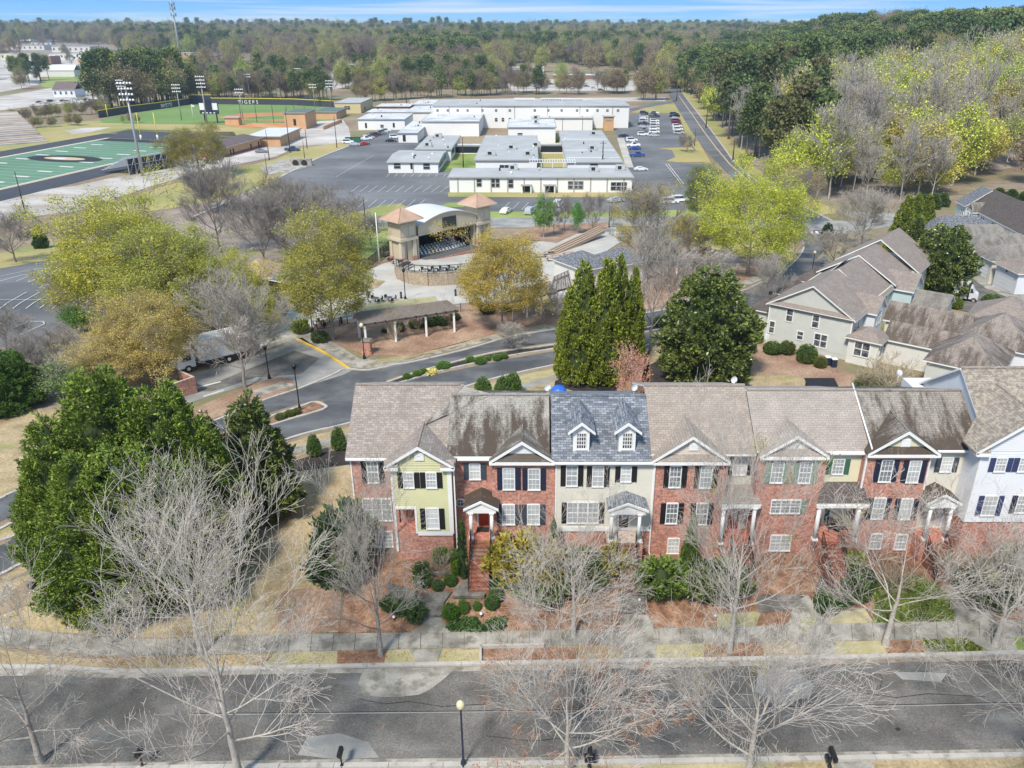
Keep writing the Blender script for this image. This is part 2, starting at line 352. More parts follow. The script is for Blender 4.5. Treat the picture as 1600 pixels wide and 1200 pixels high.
    oi = nt.nodes.new('ShaderNodeObjectInfo'); w = noise(nt, v, 1.3, 3); s2 = mixc(nt, 1, ramp(nt, w, [(.3, (.8,.8,.8)), (.7, (1.15,)*3)]), ramp(nt, oi.outputs['Random'], [(0, (.13,.15,.17)), (.35, (.34,.37,.39)), (1, (.58,.60,.60))]), 'MULTIPLY'); nt.links.new(s2, b.inputs['Base Color'])
    b.inputs['Roughness'].default_value = .12; b.inputs['Coat Weight'].default_value = .6; MATS['pane_pale'] = m
    m, nt, b = newmat('pane_dark'); w = noise(nt, _coord(nt, 'world'), 2.5, 4); nt.links.new(ramp(nt, w, [(.4, (.03,.035,.045)), (.62, (.16,.17,.18))]), b.inputs['Base Color'])
    b.inputs['Roughness'].default_value = .08; MATS['pane_dark'] = m
    shingle('sh_h1', (.34,.305,.27), (.255,.215,.19), (.17,.145,.13), None, .19, .4, (.22,.16,.13))
    shingle('sh_h2', (.33,.315,.28), (.29,.27,.24), (.20,.185,.165), (9.0, 14.2, .95), .19, .4)
    shingle('sh_h2r', (.33,.315,.28), (.29,.27,.24), (.20,.185,.165), (9.0, 15.5, .8), .19, .4)
    shingle('sh_h3', (.27,.29,.32), (.10,.112,.138), (.05,.06,.075), None, .19, .4)
    shingle('sh_h4', (.35,.305,.265), (.285,.24,.205), (.18,.15,.13), None, .19, .4, (.25,.2,.165))
    shingle('sh_h5', (.34,.30,.265), (.30,.26,.23), (.21,.18,.16), None, .19, .45)
    shingle('sh_h6', (.30,.275,.24), (.25,.225,.195), (.16,.14,.12), (9.8, 13.9, .92), .19, .4)
    shingle('sh_h7', (.30,.26,.215), (.19,.165,.14), (.16,.13,.11), None, .2, .42, (.42,.36,.28))
    shingle('sh_dark', (.13,.105,.095), (.085,.07,.065), (.04,.035,.03), None)
    shingle('sh_brown', (.28,.24,.21), (.235,.20,.175), (.16,.135,.12), None, .2, .5, (.2,.145,.125))
    shingle('sh_brownst', (.29,.25,.22), (.235,.20,.175), (.14,.11,.095), (1.5, 8.5, .8), .2, .5)
    shingle('sh_grey', (.25,.235,.21), (.20,.185,.165), (.13,.12,.105), (0.5, 7, .6), .2, .5)
    shingle('sh_slate', (.12,.13,.15), (.085,.09,.105), (.05,.055,.065), None, .25, .6, (.3,.31,.33))
    leafm('leaf_ever', .55, .12, .45, 1.6, .3, (.20,.20,.03)); leafm('leaf_mag', .32, .08, .35, 1.9, .5); leafm('leaf_bud', .6, .4, .65, 1.4, .2)
    leafm('leaf_far', .7, .2, .55, 1.5, .2); leafm('leaf_box', .5, .15, .45, 1.5, .3)
    barkm('bark_pale', (.37,.325,.28), (.62,.565,.505)); barkm('bark_grey', (.20,.175,.155), (.36,.33,.30)); barkm('bark_brown', (.11,.085,.07), (.22,.18,.15))
    barkm('bark_mid', (.30,.265,.23), (.50,.46,.41)); barkm('bark_pink', (.55,.34,.27), (.72,.50,.42)); barkm('bark_tan', (.36,.29,.2), (.5,.42,.3))
    paintm('car_paint')
make_mats()
# ------------------------------------------------------------------ tree builders
def skeleton(seed, Ht, R, trunk=.28, r0=.22, limbs=9, nb=(9, 7, 5), up=(.5, .30, .12), spread=58, fine=.011, lean=(0, 0), decay=.45, lv=4, wb=1.):
    r = random.Random(seed); S = []; tips = []
    def grow(p, d, L, rad, lev, first=False):
        n = (6, 6, 5, 4, 3)[lev]; wob = (.04, .07, .09, .11, .15)[lev]*wb; rr = rad; t0 = (.0, .22, .18, .15, 0)[lev]
        kids = [] if lev >= lv else sorted(r.random()*(1-t0)+t0 for _ in range(nb[lev-1] if lev > 0 else 0))
        ki = 0
        for i in range(n):
            d = (d+Vector((r.gauss(0, wob), r.gauss(0, wob), r.gauss(0, wob)+(.03, .07, .05, .04, .02)[lev]))).normalized()
            q = p+d*(L/n); r2 = max(fine, rad*(1-(i+1)/n*.72)); S.append((*p, *q, rr, r2, lev))
            while ki < len(kids) and kids[ki] <= (i+1)/n:
                f = kids[ki]*n-i; bp = p.lerp(q, max(0, min(1, f))); ki += 1
                a = d.orthogonal().normalized(); a.rotate(Matrix.Rotation(r.random()*6.283, 3, d))
                ang = math.radians(r.uniform(22, 50)); nd = (d*math.cos(ang)+a*math.sin(ang)+Vector((0, 0, up[min(lev-1, 2)]*.35))).normalized()
                grow(bp, nd, L*r.uniform(.46, .74)*(1.1-decay*kids[ki-1]), max(fine, r2*.55), lev+1)
            p = q; rr = r2
        if lev >= lv-1: tips.append(tuple(p))
        return p, d
    th = Ht*trunk; p = Vector((0, 0, 0)); d = Vector((lean[0], lean[1], 1)).normalized(); n = 5; pts = []
    lead = Ht*.62; nt = 9
    for i in range(nt):
        d2 = (d+Vector((r.gauss(0, .045), r.gauss(0, .045), 0))).normalized(); q = p+d2*((th+lead*.55)/nt)
        ra = r0*(1-.8*i/nt)*(1.25 if i == 0 else 1); rb = r0*(1-.8*(i+1)/nt); S.append((*p, *q, ra, rb, 0)); pts.append((p, q, rb)); p = q
    for k in range(limbs):
        f = (k+r.random()*.7)/limbs; z = th*.85+(lead*.55+th*.15)*f; tt = z/(th+lead*.55)*nt; i = min(nt-1, int(tt)); bp = pts[i][0].lerp(pts[i][1], tt-i)
        az = k*2.399+r.uniform(-.4, .4); el = math.radians(90-spread*(1.08-.75*f)+r.uniform(-8, 8))
        nd = Vector((math.cos(az)*math.cos(el), math.sin(az)*math.cos(el), math.sin(el)))
        Lr = R/max(.35, math.cos(el)); L = min(Lr*.95, (Ht-bp.z)/max(.25, math.sin(el))*1.0)*r.uniform(.82, 1.05)
        grow(bp, nd, L, pts[i][2]*.62, 1)
    return np.array(S), np.array(tips)
def seg_mesh(name, S, mat, sides=4):
    p0, p1, ra, rb = S[:, :3], S[:, 3:6], S[:, 6], S[:, 7]; d = p1-p0; d /= np.linalg.norm(d, axis=1, keepdims=True)+1e-9
    ref = np.where(np.abs(d[:, 2:3]) > .9, np.array([[1., 0, 0]]), np.array([[0, 0, 1.]])); a = np.cross(d, ref); a /= np.linalg.norm(a, axis=1, keepdims=True)+1e-9; b = np.cross(d, a)
    n = len(S); V = np.empty((n, 2, sides, 3))
    for i in range(sides):
        t = 2*math.pi*i/sides; o = a*math.cos(t)+b*math.sin(t); V[:, 0, i] = p0+o*ra[:, None]; V[:, 1, i] = p1+o*rb[:, None]
    base = np.arange(n)[:, None]*2*sides; fs = []
    for i in range(sides):
        j = (i+1) % sides; fs.append(np.concatenate([base+i, base+j, base+sides+j, base+sides+i], axis=1))
    me = np_mesh(name, V.reshape(-1, 3), np.concatenate(fs), [mat])
    me.polygons.foreach_set('use_smooth', np.ones(len(me.polygons), dtype=bool)); return me
def leaf_mesh(name, C, size, mat, g, aspect=.6, D=None, up=0.0, var=.35):
    """one small quad per centre; D = growing direction (optional)"""
    n = len(C)
    if D is None: D = g.normal(size=(n, 3)); D[:, 2] += up
    D = D/(np.linalg.norm(D, axis=1, keepdims=True)+1e-9); s = g.normal(size=(n, 3)); X = np.cross(D, s); X /= np.linalg.norm(X, axis=1, keepdims=True)+1e-9
    L = (size*(1+var*g.normal(size=(n, 1)))).clip(size*.3, size*2); Wd = L*aspect*.5
    V = np.stack([C-X*Wd*.5, C+D*L*.5-X*Wd, C+D*L, C+D*L*.5+X*Wd], axis=1)
    V[:, 0] = C; 
    return np_mesh(name, V.reshape(-1, 3), np.arange(4*n).reshape(n, 4), [mat])
def blob_points(g, n, rad, z0, z1, prof, shell=.35):
    """points spread in a crown: prof(t) = relative radius at height t in 0..1"""
    t = g.random(n*3); pr = np.array([prof(x) for x in np.linspace(0, 1, 64)]); r = np.interp(t, np.linspace(0, 1, 64), pr)
    keep = g.random(n*3) < (r/pr.max())**1.1; t = t[keep][:n]; r = r[keep][:n]; a = g.random(len(t))*2*math.pi
    q = r*rad*(1-shell*g.random(len(t))**1.5)
    return np.stack([q*np.cos(a), q*np.sin(a), z0+(z1-z0)*t], axis=1)
TREES = {}
def proto_tree(key, parts):
    """parts: list of (name, mesh); stored, first used as the real first tree"""
    TREES[key] = parts
def place(key, name, label, pos, s=1., rz=None, group=None, color=(.1, .15, .03), cat='tree', trunk_first=False, sz=None):
    root = thing(name, label, cat, pos, random.uniform(0, 6.28) if rz is None else rz, group)
    root.color = (*color, 1)
    root.scale = (s, s, sz or s)
    for nm, me in TREES[key]:
        link(nm, me, root, color=color)
    return root
def make_trees():
    # bare street trees, close to the camera
    for i, (seed, Ht, R, lim, sp) in enumerate([(11, 13, 5.6, 15, 72), (12, 13, 5.6, 16, 76), (13, 12, 4.6, 13, 62), (14, 13, 5.2, 11, 64)]):
        S, tips = skeleton(seed, Ht, R, .2, .15, lim, (8, 6, 3), (.5, .3, .1), sp, .0085)
        S[S[:, 8] == 0, 6:8] *= 1.45
        lo = S[S[:, 8] <= 1]; hi = S[S[:, 8] > 1]
        for nm, mat in (('pale', 'bark_pale'), ('mid', 'bark_mid')):
            proto_tree('bare%d_%s' % (i, nm), [('trunk', seg_mesh('trunk', lo, M['bark_grey' if mat == 'pale' and 0 else ('bark_grey' if nm == 'mid' else 'bark_mid')], 6)), ('crown', seg_mesh('crown', hi, M[mat], 3))])
        TREES['tips%d' % i] = tips
    # middle-distance trees: bare, budding
    for i, (seed, Ht, R, lim, sp, tk) in enumerate([(21, 14, 6.2, 12, 60, .22), (22, 14, 5.2, 11, 50, .2), (23, 12, 6.5, 12, 66, .2)]):
        S, tips = skeleton(seed, Ht, R, tk, .24, lim, (8, 5, 4), (.6, .4, .2), sp, .02, lv=3)
        lo = S[S[:, 8] <= 1]; hi = S[S[:, 8] > 1]; g = np.random.default_rng(seed)
        S2, tips2 = skeleton(seed+50, Ht, R, tk, .24, lim, (9, 7, 5), (.6, .4, .2), sp, .02)
        lo2 = S2[S2[:, 8] <= 1]; hi2 = S2[S2[:, 8] > 1]
        TREES['mb%d' % i] = [('trunk', seg_mesh('trunk', lo2, M['bark_grey'], 5)), ('crown', seg_mesh('crown', hi2, M['bark_mid'], 3))]
        TREES['mbp%d' % i] = [('trunk', seg_mesh('trunk', lo2, M['bark_brown'], 5)), ('crown', seg_mesh('crown', hi2, M['bark_grey'], 3))]
        tr = seg_mesh('trunk', np.concatenate([lo, hi]), M['bark_grey'], 4)
        tp = tips
        idx = g.integers(0, len(tp), 34000); C = tp[idx]+g.normal(size=(34000, 3))*.36
        cl = blob_points(g, 800, R*.98, Ht*.30, Ht*1.0, lambda t: max(.1, math.sin(math.pi*(.12+.80*t))**.6), .35); C = np.concatenate([C, cl[g.integers(0, len(cl), 40000)]+g.normal(size=(40000, 3))*.27])
        TREES['bud%d' % i] = [('trunk', tr), ('crown', leaf_mesh('crown', C, .135, M['leaf_bud'], g, .8))]
        idx = g.integers(0, len(tp), 12000); C = tp[idx]+g.normal(size=(12000, 3))*.3
        TREES['thin%d' % i] = [('trunk', seg_mesh('trunk', np.concatenate([lo2, hi2]), M['bark_grey'], 3)), ('crown', leaf_mesh('crown', C, .14, M['leaf_bud'], g, .8))]
    # far trees (1 px leaves)
    for i in range(3):
        g = np.random.default_rng(60+i); cl = []; nc = 30
        for k in range(nc):
            t = g.random()**.8; a = g.random()*6.28; rr = 3.6*(1-.75*t)*g.uniform(.4, 1); cl.append((rr*math.cos(a), rr*math.sin(a), 8+10*t))
        cl = np.array(cl); idx = g.integers(0, nc, 2600); C = cl[idx]+g.normal(size=(2600, 3))*np.array([1.0, 1.0, .55])
        mb = MB(); mb.tube((0, 0, -.5), (.2, 0, 16.5), .28, .08, 6, M['bark_grey']);
        for k in range(8): mb.tube((0, 0, 8+k), tuple(cl[k*3]), .09, .03, 4, M['bark_grey'], cap=False)
        tr = mb.build('trunk'); me = tr.data; bpy.data.objects.remove(tr)
        TREES['pine%d' % i] = [('trunk', me), ('crown', leaf_mesh('crown', C, .62, M['leaf_far'], g, .8, up=.5))]
    for i in range(3):
        g = np.random.default_rng(70+i); nc = 40
        cl = blob_points(g, nc, 5.2, 4.5, 15, lambda t: max(.15, math.sin(math.pi*min(1, t*.85+.12))**.7), .7)
        idx = g.integers(0, nc, 8000); C = cl[idx]+g.normal(size=(8000, 3))*1.05
        S, tips = skeleton(80+i, 14.5, 4.8, .3, .26, 9, (6, 4, 3), (.8, .5, .3), 48, .035, lv=3)
        me = seg_mesh('trunk', S, M['bark_mid'], 3)
        TREES['hard%d' % i] = [('trunk', me), ('crown', leaf_mesh('crown', C, .34, M['leaf_far'], g, .8))]
        S, tips = skeleton(90+i, 14.5, 4.8, .3, .26, 11, (7, 6, 4), (.8, .5, .3), 50, .04)
        S = S[(S[:, 8] < 4) | (np.arange(len(S)) % 4 == 0)]; TREES['grey%d' % i] = [('trunk', seg_mesh('trunk', S[S[:, 8] <= 1], M['bark_mid'], 3)), ('crown', seg_mesh('crown', S[S[:, 8] > 1], M['bark_mid'], 3))]
    # leyland cypress: upswept sprays over a dark core
    def conifer(key, Rr, Ht, prof, nspray, per, lsize, mat, core='core_green', spread=.33, upw=1.1, seed=1, z0=.2, corek=.72):
        g = np.random.default_rng(seed); C = blob_points(g, nspray, Rr, z0, Ht, prof, .22)
        if not key.startswith(('globe', 'topiary')):
            an = np.arctan2(C[:, 1], C[:, 0]); tt = C[:, 2]/Ht*6.3; q = 1+.13*np.sin(3*an+tt*1.9+seed)+.11*np.sin(5*an-tt*3.1)+.08*np.sin(9*an+tt*5); C = C[q > .84]; C[:, :2] *= q[q > .84][:, None]
        k = len(C)
        out = C.copy(); out[:, 2] = 0; out /= np.linalg.norm(out, axis=1, keepdims=True)+1e-9
        axis = out*.9; axis[:, 2] = upw; axis /= np.linalg.norm(axis, axis=1, keepdims=True)
        s = np.repeat(C, per, axis=0); ax = np.repeat(axis, per, axis=0); u = g.random((len(s), 1))
        pos = s+ax*u*spread*1.6+g.normal(size=s.shape)*spread*.42*(1-u*.7); D = ax+g.normal(size=s.shape)*.55
        crown = leaf_mesh('crown', pos, lsize, M[mat], g, .42, D)
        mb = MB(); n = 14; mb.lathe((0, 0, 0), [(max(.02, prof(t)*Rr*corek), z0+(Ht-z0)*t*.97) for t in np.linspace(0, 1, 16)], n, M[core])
        mb.tube((0, 0, -.4), (0, 0, Ht*.7), Rr*.07, Rr*.02, 6, M['bark_brown'])
        o = mb.build('trunk'); me = o.data; bpy.data.objects.remove(o)
        v = np.empty(len(me.vertices)*3, np.float32); me.vertices.foreach_get('co', v)
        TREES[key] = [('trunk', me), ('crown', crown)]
    egg = lambda t: max(.03, (1-t)**.55*(min(1, (t+.12)*3.2))**.5)
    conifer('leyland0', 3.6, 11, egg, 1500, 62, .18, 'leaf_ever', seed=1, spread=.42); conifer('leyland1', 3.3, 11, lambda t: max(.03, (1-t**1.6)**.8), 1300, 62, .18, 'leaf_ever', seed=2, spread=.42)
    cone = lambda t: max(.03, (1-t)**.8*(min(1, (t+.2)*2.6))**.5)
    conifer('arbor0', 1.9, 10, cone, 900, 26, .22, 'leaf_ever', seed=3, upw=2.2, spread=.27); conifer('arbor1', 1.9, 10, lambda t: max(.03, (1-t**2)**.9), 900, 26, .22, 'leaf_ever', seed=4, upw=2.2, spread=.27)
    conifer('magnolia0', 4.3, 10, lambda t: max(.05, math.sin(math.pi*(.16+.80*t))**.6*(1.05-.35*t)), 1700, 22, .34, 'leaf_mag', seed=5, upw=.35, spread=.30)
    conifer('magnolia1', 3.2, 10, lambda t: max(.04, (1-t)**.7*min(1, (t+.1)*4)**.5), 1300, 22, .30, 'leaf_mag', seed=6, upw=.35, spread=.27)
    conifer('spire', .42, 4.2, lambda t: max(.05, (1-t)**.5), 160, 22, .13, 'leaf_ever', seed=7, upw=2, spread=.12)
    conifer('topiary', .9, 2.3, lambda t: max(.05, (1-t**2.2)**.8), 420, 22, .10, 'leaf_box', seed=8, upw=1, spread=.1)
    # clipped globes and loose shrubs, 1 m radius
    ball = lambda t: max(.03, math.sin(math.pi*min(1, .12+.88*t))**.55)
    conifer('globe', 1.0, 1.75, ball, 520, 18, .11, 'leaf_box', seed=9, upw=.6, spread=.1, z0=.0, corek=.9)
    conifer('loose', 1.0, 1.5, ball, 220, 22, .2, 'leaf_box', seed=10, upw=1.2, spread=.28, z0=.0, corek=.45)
    for i in range(2):
        S, tips = skeleton(120+i, 2.6, 1.3, .06, .03, 16, (6, 5, 3), (.8, .5, .3), 60, .009, lv=3)
        TREES['twiggy%d' % i] = [('trunk', seg_mesh('trunk', S[S[:, 8] <= 1], M['bark_tan'], 3)), ('crown', seg_mesh('crown', S[S[:, 8] > 1], M['bark_tan'], 3))]
        g = np.random.default_rng(i); idx = g.integers(0, len(tips), 3500); C = tips[idx]+g.normal(size=(3500, 3))*.14
        TREES['pinktwig%d' % i] = [('trunk', seg_mesh('trunk', S, M['bark_pink'], 3)), ('crown', leaf_mesh('crown', C, .08, M['leaf_bud'], g, .7))]
make_trees()
# ------------------------------------------------------------------ ground
LV = {}
def drape(name, poly, mat, level, parent=None, kind='structure', world=False, back=None):
    """a sheet laid on the ground; poly in survey pixels or (world=True) metres"""
    pts = [(p[0], p[1]) for p in poly] if world else [tuple(P(u, v)[:2]) for u, v in poly]
    bm = bmesh.new(); vs = [bm.verts.new((x, y, 0)) for x, y in pts]
    tris = tessellate_polygon([[Vector((x, y, 0)) for x, y in pts]])
    for t in tris:
        try: bm.faces.new([vs[i] for i in t])
        except ValueError: pass
    ys = [p[1] for p in pts]
    for (yb, _) in TB:
        if min(ys) < yb < max(ys):
            bmesh.ops.bisect_plane(bm, geom=bm.verts[:]+bm.edges[:]+bm.faces[:], dist=1e-4, plane_co=(0, yb, 0), plane_no=(0, 1, 0))
    bmesh.ops.recalc_face_normals(bm, faces=bm.faces[:])
    for f in bm.faces:
        if f.normal.z < 0: f.normal_flip()
    for v in bm.verts: v.co.z = T(v.co.y)+level*.006*(1 if v.co.y < 100 else 4)
    me = bpy.data.meshes.new(name); bm.to_mesh(me); bm.free(); me.materials.append(M[mat])
    o = link(name, me, parent)
    if kind and not parent: o['kind'] = kind
    return o
def ribbon(name, a, b, mat, level, parent=None, **k): return drape(name, list(a)+list(b)[::-1], mat, level, parent, **k)
def smooth_line(px, n=4):
    pts = [P(u, v) for u, v in px]; out = []
    for i in range(len(pts)-1):
        p0 = pts[max(0, i-1)]; p1 = pts[i]; p2 = pts[i+1]; p3 = pts[min(len(pts)-1, i+2)]
        for k in range(n):
            t = k/n; out.append(.5*((2*p1)+(p2-p0)*t+(2*p0-5*p1+4*p2-p3)*t*t+(3*p1-p0-3*p2+p3)*t**3))
    out.append(pts[-1]); return out
def rail_prism(mb, line, w, z0, z1, mat):
    for a, b in zip(line, line[1:]):
        d = Vector((b.x-a.x, b.y-a.y, 0))
        if d.length < 1e-4: continue
        n = Vector((-d.y, d.x, 0)).normalized()*w/2; za, zb = T(a.y), T(b.y)
        q = [(a.x-n.x, a.y-n.y, za), (b.x-n.x, b.y-n.y, zb), (b.x+n.x, b.y+n.y, zb), (a.x+n.x, a.y+n.y, za)]
        mb.add([(x, y, z+z0) for x, y, z in q]+[(x, y, z+z1) for x, y, z in q], [(3,2,1,0), (4,5,6,7), (0,1,5,4), (1,2,6,5), (2,3,7,6), (3,0,4,7)], mat)
def kerb(name, px, w=.32, h=.13, mat='kerb', n=3):
    mb = MB(); rail_prism(mb, smooth_line(px, n), w, -.05, h, M[mat]); o = mb.build(name); o['kind'] = 'structure'; return o
def kerb_stones(name, px, w=.32, h=.13, step=3.0):
    root = thing(name, None, None); root['kind'] = 'structure'; ln = smooth_line(px, 6); acc = []; d = 0; cur = [ln[0]]
    for a, b in zip(ln, ln[1:]):
        L = (b-a).length; k = 0.0
        while d+L-k >= step:
            k += step-d; q = a.lerp(b, min(1, k/L)); cur.append(q); acc.append(cur); cur = [q]; d = 0
        d += L-k; cur.append(b)
    acc.append(cur)
    for c in acc:
        if len(c) < 2 or (c[-1]-c[0]).length < .3: continue
        dd = (c[-1]-c[0]).normalized()*.012; c = [c[0]+dd]+c[1:-1]+[c[-1]-dd]
        mb = MB(); rail_prism(mb, c, w, -.05, h+random.uniform(-.008, .008), M['kerb']); mb.build('kerb_stone', root)
    return root
def slabs(name, a, b, step, mat='concrete', h=.06, gap=.03):
    """pavement of separate slabs between two survey lines"""
    root = thing(name, None, None); root['kind'] = 'structure'
    la, lb = smooth_line(a, 12), smooth_line(b, 12)
    def at(l, t):
        tot = sum((q-p).length for p, q in zip(l, l[1:])); s = t*tot
        for p, q in zip(l, l[1:]):
            L = (q-p).length
            if s <= L: return p.lerp(q, s/max(L, 1e-6))
            s -= L
        return l[-1]
    tot = sum((q-p).length for p, q in zip(la, la[1:])); n = max(1, round(tot/step))
    for i in range(n):
        t0, t1 = (i/n)+gap/2/tot, ((i+1)/n)-gap/2/tot; q = [at(la, t0), at(la, t1), at(lb, t1), at(lb, t0)]
        dz = random.uniform(-.008, .008); mb = MB(); mb.slab([(p.x, p.y, T(p.y)+h+dz) for p in q], h+.05, M[mat]); mb.build('paving_slab', root)
    return root
def base_ground():
    xs = [-9000, -3000, -800, -300, -100, 0, 100, 300, 800, 3000, 9000]; ys = [-60]+[y for y, _ in TB[1:-1]]+[9000]
    vs = [(x, y, T(y)) for y in ys for x in xs]; n = len(xs)
    fs = [(j*n+i, j*n+i+1, (j+1)*n+i+1, (j+1)*n+i) for j in range(len(ys)-1) for i in range(n-1)]
    mb = MB(); mb.add(vs, fs, M['earth']); o = mb.build('ground'); o['kind'] = 'structure'
base_ground()
D = drape
# --- near street
far_edge = [(-260,1060),(57,1056),(198,1058),(400,1052),(683,1049),(1306,1037),(1620,1030),(1760,1026)]
near_edge = [(-260,1204),(181,1192),(485,1187),(800,1184),(1200,1177),(1600,1170),(1760,1166)]
ribbon('street', far_edge, near_edge, 'asphalt_old', 2)
ribbon('gutter', [(-260,1050),(57,1046),(198,1053),(400,1048),(683,1043),(1306,1031),(1760,1019)], [(-260,1060),(57,1056),(198,1060),(400,1054),(683,1050),(1306,1038),(1760,1027)], 'concrete', 3)
ribbon('gutter', near_edge, [(u, v+9) for u, v in near_edge], 'concrete', 3)
D('concrete_patch', [(566,1052),(640,1049),(705,1049),(700,1056),(688,1066),(672,1078),(655,1086),(620,1090),(585,1089),(562,1082),(559,1070)], 'concrete', 5)
D('worn_patch', [(1185,1046),(1240,1046),(1272,1070),(1265,1090),(1215,1100),(1180,1080)], 'asphalt_pale', 4)
D('worn_patch', [(465,1180),(480,1152),(530,1146),(575,1160),(592,1184),(530,1187)], 'asphalt_pale', 4)
D('worn_patch', [(1395,1050),(1480,1052),(1470,1066),(1410,1062)], 'asphalt_pale', 4)
ribbon('street_seam', [(300,1115),(800,1110),(1300,1103),(1700,1095)], [(300,1116.4),(800,1111.4),(1300,1104.4),(1700,1096.4)], 'field_black', 4)
ribbon('street_seam', [(300,1116.4),(800,1111.4),(1300,1104.4),(1700,1096.4)], [(300,1118),(800,1113),(1300,1106),(1700,1098)], 'asphalt_pale', 4)
kerb_stones('kerb', [(-240,1046),(57,1043),(198,1050),(400,1045),(683,1039),(1306,1028),(1760,1016)], .3, .14)
kerb_stones('kerb', [(u, v+11) for u, v in near_edge], .3, .14)
# planting strip
D('planting_strip', [(-240,1030),(0,1016),(142,1030),(300,1026),(527,1017),(610,1015),(1027,1007),(1306,1001),(1760,992),(1760,1014),(1306,1027),(683,1037),(400,1043),(198,1048),(57,1041),(-240,1044)], 'lawn_tan', 2)
for k, pl in enumerate([[(430,1018),(527,1018),(526,1038),(415,1041)], [(607,1017),(640,1015),(650,1022),(651,1037),(600,1038)], [(688,1020),(752,1014),(751,1036),(681,1037)], [(948,1018),(970,1010),(978,1030),(945,1032)], [(1022,1008),(1098,1007),(1100,1031),(1020,1032)], [(1306,1003),(1376,1001),(1386,1023),(1303,1025)]]):
    D('grass_strip', pl, 'lawn_pale', 3)
D('grass_strip', [(1440,1001),(1510,999),(1540,1018),(1448,1022)], 'lawn_green', 3)
D('grass_strip', [(1585,997),(1700,994),(1700,1015),(1590,1018)], 'lawn_green', 3)
for pl in ([(528,1016),(605,1014),(600,1036),(526,1038)], [(1100,1007),(1190,1004),(1195,1029),(1100,1031)], [(1378,1001),(1440,1001),(1446,1022),(1388,1023)], [(752,1014),(800,1013),(860,1011),(905,1012),(900,1033),(752,1035)]):
    D('mulch_bed', pl, 'mulch', 4)
# kerbside strip on the camera side
D('near_verge', [(-260,1218),(181,1206),(800,1198),(1600,1184),(1760,1180),(1760,1300),(800,1300),(-260,1300)], 'lawn_tan', 2)
for pl in ([(700,1200),(920,1197),(920,1230),(700,1230)], [(1010,1196),(1210,1192),(1210,1230),(1010,1230)]): D('near_grass', pl, 'lawn_pale', 3)
D('near_path', [(1302,1191),(1362,1190),(1385,1250),(1310,1250)], 'concrete', 4)
# sidewalk
back = [(-200,960),(0,978),(85,990),(142,996),(255,999),(457,992),(592,990),(1027,983),(1293,976),(1597,969),(1760,965)]
frnt = [(-200,990),(0,1008),(85,1018),(142,1024),(255,1024),(457,1019),(610,1015),(1027,1007),(1306,1002),(1597,996),(1760,992)]
slabs('sidewalk', back, frnt, 1.45)
# lots
D('lawn', [(-60,985),(60,940),(40,880),(200,840),(330,790),(430,735),(545,724),(560,790),(560,880),(555,960),(470,990),(255,997),(85,988)], 'lawn_tan', 2)
D('lawn', [(240,880),(430,900),(540,925),(530,988),(457,992),(240,992)], 'lawn_tan', 3)
D('bare_soil', [(440,925),(500,915),(533,930),(530,985),(455,990),(430,965)], 'mulch_far', 4)
D('bed', [(533,870),(900,860),(1320,860),(1700,860),(1700,966),(1293,974),(1027,981),(592,988),(528,990),(533,930)], 'mulch', 3)
D('lawn_patch', [(1288,968),(1300,960),(1330,950),(1352,952),(1365,974),(1294,976)], 'lawn_pale', 4)
D('lawn_patch', [(1120,960),(1190,955),(1180,980),(1120,982)], 'lawn_pale', 4)
D('lawn_patch', [(1365,905),(1430,898),(1480,925),(1495,972),(1365,974)], 'lawn_green', 4)
# walks
def walk(pls, names=None):
    root = thing('front_walk', None, None); root['kind'] = 'structure'
    for mat, h, pl in pls:
        q = [P(u, v) for u, v in pl]; mb = MB(); mb.slab([(p.x, p.y, T(p.y)+h) for p in q], .25, M[mat]); mb.build('paving_slab', root)
walk([('concrete', .07, [(642,990),(704,989),(693,972),(689,966),(664,966),(660,975)]), ('concrete', .075, [(651,1036),(683,1036),(690,1016),(640,1016)]),
      ('concrete_dark', .22, [(663,965),(690,965),(694,945),(706,928),(650,930),(655,948)]), ('concrete_dark', .12, [(602,944),(652,946),(650,930),(652,924),(606,912)]),
      ('concrete_dark', .4, [(707,938),(757,938),(768,914),(735,911),(714,922)])])
walk([('concrete', .08, [(965,1004),(1028,1004),(1020,975),(1012,962),(973,962),(968,978)]), ('concrete', .085, [(978,1031),(1022,1031),(1026,1008),(962,1009)]),
      ('concrete_dark', .2, [(968,960),(1009,960),(1005,938),(966,938)]), ('concrete_dark', .3, [(966,936),(1005,936),(1003,912),(966,912)])])
walk([('concrete', .08, [(1225,1000),(1306,1000),(1292,975),(1280,960),(1262,930),(1240,945),(1232,975)]), ('concrete', .085, [(1265,1027),(1303,1026),(1306,1003),(1240,1003)]),
      ('concrete_dark', .2, [(1270,928),(1328,920),(1318,900),(1283,900)])])
walk([('concrete', .08, [(1490,972),(1555,970),(1525,935),(1505,915),(1478,915)]), ('concrete', .085, [(1545,1019),(1590,1018),(1580,998),(1510,998)])])
walk([('concrete_dark', .07, [(1180,930),(1262,930),(1258,945),(1240,955),(1185,958)])])
